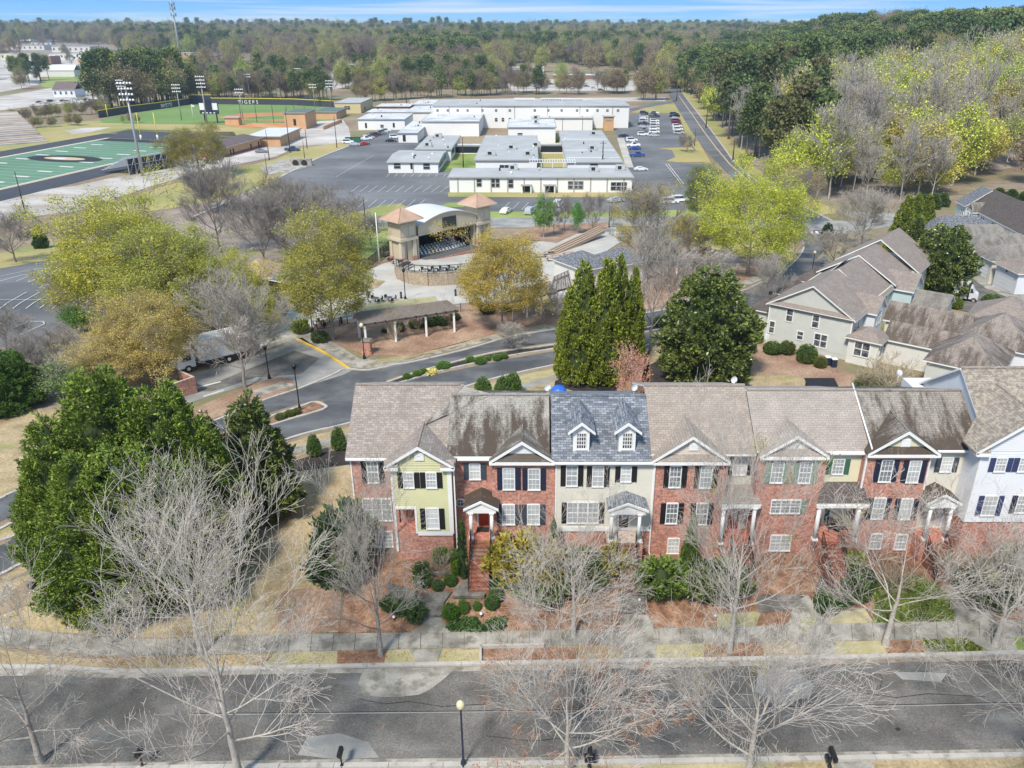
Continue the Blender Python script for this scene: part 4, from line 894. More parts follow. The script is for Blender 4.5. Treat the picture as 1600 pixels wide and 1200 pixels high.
    def porch_gable(s, uap, vap, uL, uR, ve, Yf, out, roofmat, floorz, fac_Y, colu=None, body='brick_red', colx=None):
        Yo = Yf-out; a = PY(uap, vap, Yo); L = PY(uL, ve, Yo); R = PY(uR, ve, Yo); xa = a.x; ze = (L.z+R.z)/2; za = a.z; xl, xr = L.x, R.x
        mb = MB(); mb.slab([(xl,Yo-.15,ze),(xa,Yo-.15,za),(xa,Yf,za),(xl,Yf,ze)], .12, M[roofmat], M['trim']); mb.slab([(xr,Yo-.15,ze),(xr,Yf,ze),(xa,Yf,za),(xa,Yo-.15,za)], .12, M[roofmat], M['trim']); mb.build('porch_roof', s.r, uv=True)
        mb = MB(); b = .15
        mb.add([(xl+.05,Yo-.05,ze-.1),(xr-.05,Yo-.05,ze-.1),(xa,Yo-.05,za-.12)], [(0,1,2)], M['trim']); mb.box(xl+.2, xr-.2, Yo-.07, Yf, ze-.42, ze-.11, M['trim'])
        for xs, sg in ((xl, 1), (xr, -1)):
            pts = [(xs,ze-.02),(xa,za-.02),(xa,za-.2),(xs,ze-.2)]; pts = pts if sg > 0 else pts[::-1]
            mb.add([(x,Yo-.2,z) for x,z in pts]+[(x,Yo-.14,z) for x,z in pts], [(3,2,1,0),(4,5,6,7),(0,1,5,4),(1,2,6,5),(2,3,7,6),(3,0,4,7)], M['trim'])
        mb.build('pediment', s.r)
        cx = colx or (xl+.5, xr-.5)
        for x in cx: s.column(x, Yo+.05, floorz, ze-.4, .14)
        mb = MB(); mb.box(cx[0]-.3, cx[1]+.3, Yo-.2, Yf-.005, ZG-.3, floorz, M[body]); mb.build('porch_floor', s.r)
        return xa, ze, Yo
def XU_at(u, v, Y): return PY(u, v, Y).x
def unshift(o, root):
    for v in o.data.vertices: v.co -= root.location
def shift(o, d):
    for v in o.data.vertices: v.co -= d
ZE = ZV(722, 48.5)           # common eave
def houses():
    x = lambda u, v, Y: PY(u, v, Y).x
    Y1, YB = 49.4, 48.85
    # ---- house one: brick corner with yellow clapboard bay
    Yb = 48.1; xL = x(547, 720, Y1); xb0 = x(610, 735, Yb); xb1 = x(703, 735, Yb); h = House('end townhouse in red brick with a pale yellow clapboard bay and plain tan roof', xL, Y1)
    h.wall(xL, xb0+.1, Y1, ZG-.6, ZE-.1, 'brick_red'); zt = ZV(833, Yb)
    zo = ZV(797, Yb); xo0, xo1 = x(620, 815, Yb), x(649, 815, Yb)
    h.wall(xb0, xb1, Yb, zo+.12, ZE-.1, 'sid_yellow', back=59.9); h.wall(xo1+.15, xb1, Yb, zt, zo+.12, 'sid_yellow', back=Y1+.5); h.wall(xb0, xb1, Yb+.06, ZG-.6, zt-.002, 'brick_red', back=59.8)
    h.wall(xb0+.2, xo1+.16, Y1+.1, zt, zo+.11, 'brick_red', back=59.6)
    mb = MB(); mb.box(xo0-.16, xo0, Yb-.05, Yb+.1, ZG+.9, zo+.1, M['trim']); mb.box(xo1, xo1+.15, Yb-.05, Yb+.1, zt, zo+.1, M['trim']); mb.box(xo0-.16, xo1+.15, Yb-.055, Yb+.1, zo+.1, zo+.3, M['trim']); mb.build('porch_frame', h.r)
    mb = MB(); mb.box(xo1+.15, xb1, Yb-.05, Yb+.055, zt-.18, zt+.14, M['trim']); mb.build('water_table', h.r)
    h.corner(xb0+.06, Yb, zt, ZE-.1, .17); h.corner(xb1-.06, Yb, zt, ZE-.1, .3); h.corner(xL+.03, Y1, ZG, ZE-.2, .1)
    h.window(582.7, 721, 753, 15, Y1, 'shut_black'); h.window(590, 780, 812, 43, Y1, 'shut_black', lights=3, cols=2, sides='L'); h.window(599, 831, 853, 28, Y1, None, lights=2, cols=2, split=True)
    h.window(638.6, 739, 761, 14, Yb, 'shut_black'); h.window(674, 739, 761, 14, Yb, 'shut_black'); h.window(676, 795, 825, 18, Yb, 'shut_black')
    # main roof and the wide yellow gable whose left slope climbs past it
    Yr1, zr1 = h.roof(xL-.25, x(718, 601, 54.3), Y1-.35, ZE, 'sh_h1', vr=600); h.gutter(xL-.2, xb0-.1, Y1, ZE)
    gl, gr = xb0-.42, xb1+.38
    h.gable(gl, gr, Yb, ZE, 652, 698, 'sid_yellow', 'sh_h1', over=.35, roofret=False, returns=True, pl_Ye=Y1-.35, pl_ze=ZE, xap=x(652, 698, Yb-.35), vent=(655, 713))
    h.downspout(xb1+.25, Yb+.2, ZG, ZE)
    # upper slope that meets house two's roof
    n1 = Vector((0, -PITCHR, 1)).normalized(); pa = PP(668, 664, (0, Y1-.35, ZE), n1); pb = PP(720, 603, (0, Y1-.35, ZE), n1); pc = PP(612, 716, (0, Y1-.35, ZE), n1)
    # ---- house two
    x2 = x(768, 720, YB); x3 = x(868, 723, YB); h2 = House('red brick townhouse with orange red door and dark stained roof', xb1, Y1)
    h2.wall(xb1, x2, Y1, ZG-.6, ZE-.1, 'brick_red'); h2.wall(x2, x3, YB, ZG-.6, ZE-.1, 'brick_red')
    h2.window(742, 725, 747.5, 15, Y1, 'shut_slate'); h2.window(795, 732, 763.5, 16.5, YB, 'shut_navy'); h2.window(834.5, 733, 764, 16.5, YB, 'shut_navy')
    h2.window(794.6, 789, 818, 17, YB, 'shut_slate'); h2.window(833.5, 789, 818, 17, YB, 'shut_slate'); h2.window(833, 844, 863, 17, YB); h2.window(797.5, 844, 863, 17, YB)
    o = PY(719.5, 785, Y1); mb = MB(); ring = []
    for k in range(20):
        a0, a1 = 6.2832*k/20, 6.2832*(k+1)/20; r0, r1 = .27, .36
        mb.add([(o.x+r0*math.cos(a0),Y1-.07,o.z+r0*math.sin(a0)),(o.x+r0*math.cos(a1),Y1-.07,o.z+r0*math.sin(a1)),(o.x+r1*math.cos(a1),Y1-.07,o.z+r1*math.sin(a1)),(o.x+r1*math.cos(a0),Y1-.07,o.z+r1*math.sin(a0)),
                (o.x+r1*math.cos(a0),Y1,o.z+r1*math.sin(a0)),(o.x+r1*math.cos(a1),Y1,o.z+r1*math.sin(a1))], [(3,2,1,0),(4,5,2,3)], M['trim'])
    mb.box(o.x-.27, o.x+.27, Y1-.06, Y1-.04, o.z-.02, o.z+.02, M['trim']); mb.box(o.x-.02, o.x+.02, Y1-.062, Y1-.038, o.z-.27, o.z+.27, M['trim']); w = mb.build('round_window', h2.r)
    mb = MB(); mb.add([(o.x+.27*math.cos(6.2832*k/20), Y1-.03, o.z+.27*math.sin(6.2832*k/20)) for k in range(20)], [tuple(range(20))], M['pane_dark']); g = mb.build('pane', w, world=False); unshift(g, h2.r)
    fz = ZV(836, Y1-1.6); fz = ZV(820, Y1)
    xa, ze, Yo = h2.porch_gable(751, 781, 724, 779, 793.5, Y1, 1.7, 'sh_h2', fz, Y1, colx=(x(736, 815, Y1-1.6), x(768.5, 815, Y1-1.6)))
    h2.door(x(748, 808, Y1), x(764, 808, Y1), Y1, fz, ZV(796, Y1), 'door_red')
    mb = MB(); mb.box(x(748, 826, Y1)-.1, x(763, 826, Y1)+.1, Y1-.95, Y1-.35, fz+.002, fz+.03, M['rubber']); tag(mb.build('doormat', h2.r))
    h2.steps(x(737.5, 860, Yo), x(767, 860, Yo), Yo-.2, fz, Yo-3.3, T(46)+.02)
    x3r = x(869, 723, YB)
    n2 = PITCHR; lift = .42; Ye2 = Y1-.35-lift/PITCHR*0
    h2.gutter(xb1+.45, x2, Y1, ZE); Yr2, zr2 = h2.roof(xb1-.3, x(858, 620, 53), Y1-.35, ZE+.14, 'sh_h2', vr=616)
    h2.gable(x(764, 722, YB-.32), x(867.5, 722, YB-.32), YB, ZE, 817, 690, 'metal_white', 'sh_h2r', pl_Ye=Y1-.35, pl_ze=ZE+.14)
    # slope climbing from the yellow gable to the ridge between houses one and two
    mb = MB(); A = Vector((x(612, 716, Y1-.3), Y1-.3, ZE+.03)); B_ = pb+Vector((0, 0, .03)); Cc = Vector((x(770, 617, Yr2), Yr2-.05, zr2+.02)); Dd = Vector((x(668, 664, 51.2), 51.3, 0)); Dd.z = ZE+.14+PITCHR*(51.3-Y1+.35)+.02
    mb.slab([A, Dd, Cc, B_], .1, M['sh_h2']); 
    mb.slab([A+Vector((.1, .1, .1)), A+Vector((.35, .1, .1)), B_+Vector((.3, 0, .1)), B_+Vector((0, 0, .1))], .06, M['sh_h1']); mb.build('roof_slope', h2.r, uv=True)
    # ---- house three: clapboard, slate blue roof, two dormers
    x4 = x(1024, 724, YB); h3 = House('cream clapboard townhouse with slate blue roof and two dormers', x3, YB)
    zt = ZV(826, YB); h3.wall(x3, x4, YB, zt, ZE-.1, 'sid_cream'); h3.wall(x3, x4, YB+.05, ZG-.6, zt-.002, 'brick_red')
    mb = MB(); mb.box(x3+.01, x4-.01, YB-.06, YB+.04, zt-.2, zt+.18, M['trim']); mb.build('water_table', h3.r)
    h3.corner(x3+.05, YB, ZG, ZE-.1, .1); h3.corner(x4-.06, YB, zt, ZE-.1, .14); h3.downspout(x4-.02, YB, ZG, ZE)
    h3.window(893.5, 728, 758, 15.5, YB, 'shut_black', pane='pane_pale', cols=2); h3.window(934.3, 729, 759, 15.5, YB, 'shut_black', cols=2); h3.window(978, 729.5, 751.5, 14, YB, 'shut_black', cols=2)
    h3.window(910.5, 785.5, 816, 47, YB, 'shut_black', lights=3, cols=2)
    fz = ZV(827, YB); xa, ze, Yo = h3.porch_gable(981, 784, 949, 1013.5, 795.5, YB, 1.5, 'sh_h3', fz, YB, colx=(x(955.5, 815, YB-1.4), x(999, 815, YB-1.4)))
    h3.door(x(967, 810, YB), x(982, 810, YB), YB, fz, ZV(798.5, YB), 'door_dark'); h3.steps(x(963.5, 860, Yo), x(991, 860, Yo), Yo-.2, fz, Yo-2.9, T(45.8)+.1)
    Yr3, zr3 = h3.roof(x(862, 724, YB-.35), x(1018, 724, YB-.35), YB-.35, ZE, 'sh_h3', vr=617); h3.gutter(x3-.1, x4-.25, YB, ZE)
    for (ua, va, u0, u1, ub, vb) in ((910, 659, 895.5, 921, 906, 626), (984, 659.5, 967, 993, 975, 626.5)):
        # dormer: find depth where its window foot meets the roof
        pl = Vector((0, -PITCHR, 1)).normalized(); ft = PP((u0+u1)/2, 705.5, (0, YB-.35, ZE), pl); Yd = ft.y; z0 = ft.z-.1; xa0, xa1 = x(u0, 690, Yd), x(u1, 690, Yd); za = ZV(va+1, Yd-.3); ze_ = ZV(676, Yd-.3); xm = (xa0+xa1)/2
        Yk = YB-.35+(za-ZE)/PITCHR+.1; mb = MB(); 
        zs = ze_-.05
        mb.box(xa0, xa1, Yd, Yk-.4, z0, zs, M['trim']); mb.add([(xa0,Yd-.005,zs),(xa1,Yd-.005,zs),(xm,Yd-.005,za-.15)], [(0,1,2)], M['trim']); dm = mb.build('dormer', h3.r)
        mb = MB(); ov = .38; a, c = xa0-ov, xa1+ov; ye_ = YB-.35+(ze_-ZE)/PITCHR
        mb.slab([(a,Yd-.3,ze_),(xm,Yd-.3,za),(xm,Yk,za),(a,ye_+.1,ze_)], .1, M['sh_h3'], M['trim']); mb.slab([(c,Yd-.3,ze_),(c,ye_+.1,ze_),(xm,Yk,za),(xm,Yd-.3,za)], .1, M['sh_h3'], M['trim'])
        mb.tube((xm, Yd-.3, za+.01), (xm, Yk, za+.01), .06, n=5, mat=M['sh_h3'], smooth=False)
        o = mb.build('dormer_roof', dm, world=False, uv=True); unshift(o, h3.r)
        mb = MB()
        for xs, sg in ((a, 1), (c, -1)):
            pts = [(xs,ze_),(xm,za),(xm,za-.24),(xs,ze_-.2)]; pts = pts if sg > 0 else pts[::-1]
            mb.add([(q,Yd-.35,z) for q,z in pts]+[(q,Yd-.29,z) for q,z in pts], [(3,2,1,0),(4,5,6,7),(0,1,5,4),(1,2,6,5),(2,3,7,6),(3,0,4,7)], M['trim'])
        o = mb.build('rake_board', dm, world=False); unshift(o, h3.r)
        wz0, wz1 = ZV(700.5, Yd), ZV(676.5, Yd); w_ = (xa1-xa0)*.56; mb = MB(); mb.box(xm-w_/2, xm+w_/2, Yd-.03, Yd+.01, wz0, wz1, M['pane_dark']); o = mb.build('pane', dm, world=False); unshift(o, h3.r)
        mb = MB()
        for k in range(5): xx = xm-w_/2+w_*k/4 if k < 4 else xm+w_/2; mb.box(xm-w_/2+w_*k/4-.02, xm-w_/2+w_*k/4+.02, Yd-.06, Yd-.028, wz0, wz1, M['trim'])
        for k in range(5): zz = wz0+(wz1-wz0)*k/4; mb.box(xm-w_/2, xm+w_/2, Yd-.058, Yd-.026, zz-.022, zz+.022, M['trim'])
        mb.box(xm-w_/2-.1, xm+w_/2+.1, Yd-.09, Yd-.02, wz0-.12, wz0-.03, M['trim']); o = mb.build('muntin', dm, world=False); unshift(o, h3.r)
    # ---- house four
    YR4 = 50.1; x5 = x(1139, 723, YB); x6 = x(1188, 716, YR4); h4 = House('red brick townhouse with pale gable between the slate blue roof and the sage shutters', x4, YB)
    h4.wall(x4, x5, YB, ZG-.6, ZE-.1, 'brick_red'); h4.wall(x5, x6, YR4, ZG-.6, ZE-.1, 'sid_cream'); h4.wall(x5, x6, YR4-.06, ZG-.6, ZV(826, YR4), 'brick_red', back=YR4+.4)
    for u, v0, v1 in ((1054.8, 729, 760), (1102.7, 730, 761), (1049.4, 787, 816.5), (1096, 787, 818)): h4.window(u, v0, v1, 16, YB, 'shut_black')
    h4.window(1051.7, 842, 864, 16, YB); h4.window(1156, 712, 741, 20, YR4-.0, 'shut_black', cols=3)
    h4.roof(x(1018, 724, YB-.35)+.003, x(1166, 610, 53.5), YB-.35+.7, ZE+.03+.2, 'sh_h4', vr=601); 
    h4.gable(x(1018, 722, YB-.32), x(1142, 722, YB-.32), YB, ZE, 1087, 682, 'sid_pink', 'sh_h4', pl_Ye=YB+.35, pl_ze=ZE+.23, vent=(1084, 697))
    xr0, xr1 = x(1143, 742, YR4-.5), x(1172, 742, YR4-.5); h4.gable(xr0-.12, xr1+.12, YR4-.02, ZV(716, YR4), 1158, 704, 'metal_white', 'sh_h4', over=.2, roofret=False, pl_Ye=YR4-.5, pl_ze=ZE)
    h4.gutter(x5+.2, xr0-.2, YR4, ZE); Yp = YR4-2.1; zp = ZV(788, Yp); zq = ZV(757, YR4)
    mb = MB(); mb.slab([(x(1128, 788, Yp), Yp, zp), (x(1190, 788, Yp), Yp, zp), (x6-.05, YR4, zq), (x5+.05, YR4, zq)], .12, M['sh_h4'], M['trim']); mb.box(x(1129, 788, Yp), x(1189, 788, Yp), Yp-.02, Yp+.15, zp-.34, zp-.12, M['trim']); mb.build('porch_roof', h4.r, uv=True)
    fz = ZV(825, YR4); h4.column(x(1130, 812, Yp), Yp+.1, fz, zp-.3); h4.column(x(1178, 812, Yp), Yp+.1, fz, zp-.3)
    mb = MB(); mb.box(x5+.01, x6-.3, Yp-.15, YR4-.07, ZG-.3, fz, M['brick_red']); mb.build('porch_floor', h4.r)
    h4.door(x(1138, 800, YR4), x(1155, 800, YR4), YR4-.06, fz, ZV(790, YR4), 'door_crimson'); h4.steps(x(1140, 860, Yp), x(1166, 860, Yp), Yp-.15, fz, Yp-2.7, T(45.4)+.05)
    # ---- house five
    ZE5 = ZE+.42; YR5 = 49.5; x7 = x(1293, 716, YB); x8 = x(1354, 712, YR5); x6 = x(1187, 716, YB); h5 = House('brick townhouse with sage shutters and a butter yellow recess over a wide porch', x6, YB)
    h5.wall(x6, x7, YB, ZG-.6, ZE5-.1, 'brick_red'); h5.wall(x7, x8, YR5, ZG-.6, ZE5-.1, 'sid_butter')
    h5.window(1214, 722.5, 753, 16.5, YB, 'shut_sage', shw=.42); h5.window(1257.5, 722.5, 753.5, 16.5, YB, 'shut_sage', shw=.42); h5.window(1227, 782, 800.5, 44, YB, 'shut_sage', lights=3, cols=2, sides='R'); h5.window(1219, 837, 859, 30, YB, lights=2, cols=2)
    h5.window(1309, 718, 739.5, 16, YR5, 'shut_green')
    h5.roof(x(1166, 610, 53.5)+.003, x(1331, 609, 54), YB-.35+.65, ZE5+.1, 'sh_h5', vr=608); h5.gable(x(1189, 715, YB-.32)-.05, x(1297, 715, YB-.32), YB, ZE5, 1248, 681, 'sid_offw', 'sh_h5', pl_Ye=YB+.3, pl_ze=ZE5+.1)
    h5.gutter(x7+.25, x8-.15, YR5, ZE5); Yp = YR5-2.2; zp = ZV(787, Yp); zq = ZV(752, YR5)
    mb = MB(); mb.slab([(x(1276, 787, Yp), Yp, zp), (x(1360, 787, Yp), Yp, zp), (x(1346, 752, YR5), YR5, zq), (x(1285, 752, YR5), YR5, zq)], .13, M['sh_dark'], M['trim']); mb.box(x(1277, 787, Yp), x(1359, 787, Yp), Yp-.03, Yp+.16, zp-.36, zp-.13, M['trim']); mb.build('porch_roof', h5.r, uv=True)
    fz = ZV(818, YR5); cxa, cxb = x(1279, 812, Yp), x(1341, 812, Yp); h5.column(cxa, Yp+.15, fz, zp-.3, .16); h5.column(cxb, Yp+.15, fz, zp-.3, .16)
    mb = MB(); mb.box(x7+.01, x8-.1, Yp-.1, YR5-.04, ZG-.3, fz, M['brick_red']); mb.build('porch_floor', h5.r)
    h5.door(x(1289, 795, YR5), x(1297, 795, YR5), YR5, fz, fz+2.1, 'shut_green', False); h5.window(1312, 789, 794, 10, YR5, None, cols=1, split=False, pane='pane_dark')
    h5.steps(x(1283, 850, Yp), x(1311, 850, Yp), Yp-.1, fz, Yp-3.1, T(45.5)+.1)
    mb = MB()
    for xx in np.arange(x(1311, 825, Yp)+.1, cxb, .12): mb.box(xx-.012, xx+.012, Yp+.1, Yp+.125, fz+.05, fz+.9, M['black_metal'])
    mb.box(x(1311, 825, Yp)+.05, cxb, Yp+.09, Yp+.135, fz+.88, fz+.93, M['black_metal']); mb.build('railing', h5.r)
    # porch furniture
    for k, (u, lab) in enumerate(((1300, 'dark metal porch chair left of the round table under the wide porch roof'), (1321, 'dark metal porch chair right of the round table under the wide porch roof'))):
        X = x(u, 812, YR5-.9); t = thing('porch_chair', lab, 'chair', (X, YR5-.9, fz), 0, 'porch chairs')
        mb = MB(); mb.box(X-.24, X+.24, YR5-1.12, YR5-.66, fz+.42, fz+.46, M['black_metal']); mb.build('seat', t)
        mb = MB(); 
        for q in range(7): a = math.pi*q/6; b_ = math.pi*(q+1)/6; mb.tube((X-.24*math.cos(a), YR5-.64, fz+.62+.32*math.sin(a)), (X-.24*math.cos(b_), YR5-.64, fz+.62+.32*math.sin(b_)), .018, n=4, mat=M['black_metal']) if q < 6 else None
        for q in (-.24, -.12, 0, .12, .24): mb.tube((X+q, YR5-.64, fz+.46), (X+q, YR5-.64, fz+.62+.32*math.sqrt(max(0, 1-(q/.24)**2))), .012, n=4, mat=M['black_metal'])
        mb.build('backrest', t)
        for sx in (-.2, .2):
            for sy in (-1.08, -.68): mb = MB(); mb.tube((X+sx, YR5+sy, fz), (X+sx, YR5+sy, fz+.43), .018, n=4, mat=M['black_metal']); mb.build('leg', t)
    X = x(1310, 812, YR5-.9); t = thing('porch_table', 'small round dark table between two porch chairs', 'table', (X, YR5-.9, fz)); mb = MB(); mb.lathe((X, YR5-.9, fz), [(.01,.70),(.36,.70),(.36,.73),(.01,.735)], 14, M['black_metal']); mb.build('tabletop', t); mb = MB(); mb.tube((X, YR5-.9, fz), (X, YR5-.9, fz+.7), .035, n=6, mat=M['black_metal']); mb.lathe((X, YR5-.9, fz), [(.25,0),(.22,.03),(.03,.05)], 10, M['black_metal']); mb.build('leg', t)
    # ---- house six
    ZE6 = ZE+.6; YR6 = 49.5; x9 = x(1355, 712, YB); x10 = x(1458, 713, YB); x11 = x(1534, 708, YR6); h6 = House('brick townhouse with navy shutters and a large dark moss stain on its roof', x9, YB)
    h6.wall(x9-.05, x10-.1, YB, ZG-.6, ZE6-.1, 'brick_red'); h6.wall(x10-.1, x11, YR6, ZG-.6, ZE6-.1, 'sid_cream'); h6.corner(x9, YB, ZG, ZE6-.15, .12); h6.corner(x10-.15, YB, ZV(765, YB), ZE6-.15, .1)
    for u, v0, v1 in ((1384, 719.5, 751.5), (1427.3, 720.5, 752.5), (1372, 779, 809.5), (1414.5, 780, 810)): h6.window(u, v0, v1, 16.5, YB, 'shut_navy')
    h6.window(1368, 835, 856, 16, YB); h6.window(1407, 836, 857, 16, YB); h6.window(1478.5, 715.5, 736, 15.5, YR6, 'shut_slate')
    h6.roof(x(1331, 609, 54)+.003, x(1492, 610, 54), YB-.35+.6, ZE6+.02, 'sh_h6', vr=609); h6.gable(x(1356, 712, YB-.32), x(1470, 713, YB-.32), YB, ZE6, 1421, 674, 'sid_butter', 'sh_h6', pl_Ye=YB+.25, pl_ze=ZE6+.02, vent=(1415, 691))
    h6.gutter(x10+.25, x11-.2, YR6, ZE6); mb = MB(); mb.tube((x(1329, 609, 54), YB-.2, ZE6+.12), (x(1329, 609, 54), 53.9, ZE6+.12+PITCHR*4.4), .07, n=4, mat=M['trim']); mb.build('rake_board', h6.r)
    fz = ZV(824, YR6); xa, ze, Yo = h6.porch_gable(1477, 771, 1447, 1502, 785, YR6, 1.6, 'sh_h6', fz, YR6); h6.door(x(1468, 808, YR6), x(1481, 808, YR6), YR6, fz, fz+2.2, 'metal_white'); h6.steps(xa-.65, xa+.65, Yo-.2, fz, Yo-2.6, T(45.3)+.05)
    # ---- house seven: white, larger
    Y7 = 47.7; ZE7 = ZV(708, Y7-.35); x11b = x(1533, 709, Y7); xe = x11b+6.4; h7 = House('tall white clapboard townhouse with violet blue shutters at the right edge', x11b, Y7)
    zt = ZV(815, Y7); h7.wall(x11b, xe, Y7, zt, ZE7-.1, 'sid_white', back=60.4); h7.wall(x11b+.02, xe, Y7+.05, ZG-.6, zt-.002, 'brick_red', back=60.3); h7.corner(x11b+.07, Y7, zt, ZE7-.1, .14)
    mb = MB()
    for k in range(int((ZE7-zt)/.155)): z = zt+k*.155; mb.add([(x11b-.03,Y7,z),(x11b-.006,Y7,z+.155),(x11b-.006,YR6,z+.155),(x11b-.03,YR6,z)], [(0,3,2,1)], M['sid_white'])
    mb.build('side_wall', h7.r)
    h7.wall(xe+.05, xe+8, 49.6, ZG-.6, ZE7-.1, 'brick_red', back=60.4)
    h7.window(1563, 716, 735.5, 15, Y7, 'shut_blue'); h7.window(1600, 716, 735.5, 15, Y7, 'shut_blue'); h7.window(1545.5, 775.5, 804, 19, Y7, 'shut_blue'); h7.window(1596, 775, 800, 15, Y7+.0, 'shut_navy')
    Yr7, zr7 = h7.roof(31.7, xe+9, Y7+1.4, ZE7+.25, 'sh_h7', vr=574, back=False); h7.gable(x11b-.55, xe+.3, Y7, ZE7, 1640, 652, 'sid_white', 'sh_h7', over=.35, roofret=False, returns=True, pl_Ye=Y7+1.4, pl_ze=ZE7+.25)
    X0 = 31.9; mb = MB(); mb.add([(X0-.02,Yr7,zr7-.1),(X0-.02,61.3,9.2),(X0-.02,61.3,6.5),(X0-.02,49.6,6.5),(X0-.02,49.6,zr7-.1-PITCHR*(Yr7-49.6))], [(0,4,3,2,1)], M['sid_white']); mb.build('gable_wall', h7.r)
    mb = MB(); mb.slab([(X0-.3,Yr7-.1,zr7),(X0-.3,61.6,9.1),(X0+9,61.6,9.1),(X0+9,Yr7-.1,zr7)], .16, M['sh_h7'], M['trim']); mb.build('back_roof', h7.r, uv=True)
houses()
# ------------------------------------------------------------------ rotated rear terrace
class Loc:
    """a frame standing at p0 with its x axis towards p1"""
    def __init__(s, p0, p1, z): s.o = Vector((p0.x, p0.y, z)); d = Vector((p1.x-p0.x, p1.y-p0.y, 0)); s.L = d.length; s.x = d.normalized(); s.y = Vector((-s.x.y, s.x.x, 0))
    def __call__(s, a, b, z): return s.o+s.x*a+s.y*b+Vector((0, 0, z))
def lbox(mb, f, a0, a1, b0, b1, z0, z1, mat):
    vs = [f(*p) for p in ((a0,b0,z0),(a1,b0,z0),(a1,b1,z0),(a0,b1,z0),(a0,b0,z1),(a1,b0,z1),(a1,b1,z1),(a0,b1,z1))]
    mb.add(vs, [(0,3,2,1),(4,5,6,7),(0,1,5,4),(1,2,6,5),(2,3,7,6),(3,0,4,7)], mat)
def lgable(mb, f, a0, a1, b0, b1, ze, rise, mat, ov=.4, axis='b', side='trim'):
    """gable roof with ridge along b (axis='b') or along a"""
    s = M[side]
    if axis == 'b':
        am = (a0+a1)/2; k = rise/((a1-a0)/2); a0 -= ov; a1 += ov; z = ze-k*ov; b0 -= ov*.8; b1 += ov*.8
        mb.slab([f(a0,b0,z),f(am,b0,ze+rise),f(am,b1,ze+rise),f(a0,b1,z)], .18, mat, s); mb.slab([f(a1,b0,z),f(a1,b1,z),f(am,b1,ze+rise),f(am,b0,ze+rise)], .18, mat, s)
    else:
        bm_ = (b0+b1)/2; k = rise/((b1-b0)/2); b0 -= ov; b1 += ov; z = ze-k*ov; a0 -= ov*.8; a1 += ov*.8
        mb.slab([f(a0,b0,z),f(a1,b0,z),f(a1,bm_,ze+rise),f(a0,bm_,ze+rise)], .18, mat, s); mb.slab([f(a1,b1,z),f(a0,b1,z),f(a0,bm_,ze+rise),f(a1,bm_,ze+rise)], .18, mat, s)
def lhip(mb, f, a0, a1, b0, b1, ze, rise, mat, ov=.4, along='b'):
    a0 -= ov; a1 += ov; b0 -= ov; b1 += ov; w = min(a1-a0, b1-b0)/2; c = [f(a0,b0,ze),f(a1,b0,ze),f(a1,b1,ze),f(a0,b1,ze)]
    if b1-b0 >= a1-a0: r0, r1 = f((a0+a1)/2, b0+w, ze+rise), f((a0+a1)/2, b1-w, ze+rise); fs = [[c[0],c[1],r0],[c[1],c[2],r1,r0],[c[2],c[3],r1],[c[3],c[0],r0,r1]]
    else: r0, r1 = f(a0+w, (b0+b1)/2, ze+rise), f(a1-w, (b0+b1)/2, ze+rise); fs = [[c[0],c[1],r1,r0],[c[1],c[2],r1],[c[2],c[3],r0,r1],[c[3],c[0],r0]]
    for q in fs: mb.slab(q, .14, mat, M['trim'])
def lwin(root, f, a, z0, w, h, b=0, face='f', pane='pane_dark', two=False):
    """window on the front (b=const) or right side (a=const) wall"""
    g = (lambda s, o, z: f(s, b-o, z)) if face == 'f' else (lambda s, o, z: f(b+o, s, z))
    def bx(mb, s0, s1, o0, o1, za, zb, mat):
        vs = [g(*p) for p in ((s0,o0,za),(s1,o0,za),(s1,o1,za),(s0,o1,za),(s0,o0,zb),(s1,o0,zb),(s1,o1,zb),(s0,o1,zb))]
        mb.add(vs, [(0,1,2,3),(7,6,5,4),(4,5,1,0),(5,6,2,1),(6,7,3,2),(7,4,0,3)], mat)
    mb = MB(); t = .12; bx(mb, a-w/2-t, a-w/2, -.02, .1, z0-t, z0+h+t, M['trim']); bx(mb, a+w/2, a+w/2+t, -.02, .1, z0-t, z0+h+t, M['trim']); bx(mb, a-w/2, a+w/2, -.02, .098, z0+h, z0+h+t, M['trim']); bx(mb, a-w/2, a+w/2, -.02, .098, z0-t, z0, M['trim'])
    bx(mb, a-w/2, a+w/2, -.01, .08, z0+h/2-.04, z0+h/2+.04, M['trim'])
    if two: bx(mb, a-.06, a+.06, -.01, .09, z0, z0+h, M['trim'])
    o = mb.build('window', root); mb = MB(); bx(mb, a-w/2+.004, a+w/2-.004, -.01, .04, z0+.004, z0+h-.004, M[pane]); mb2 = mb.build('pane', None); inv = (Matrix.Translation(root.location) @ root.rotation_euler.to_matrix().to_4x4()).inverted()
    mb2.data.transform(inv); mb2.parent = o
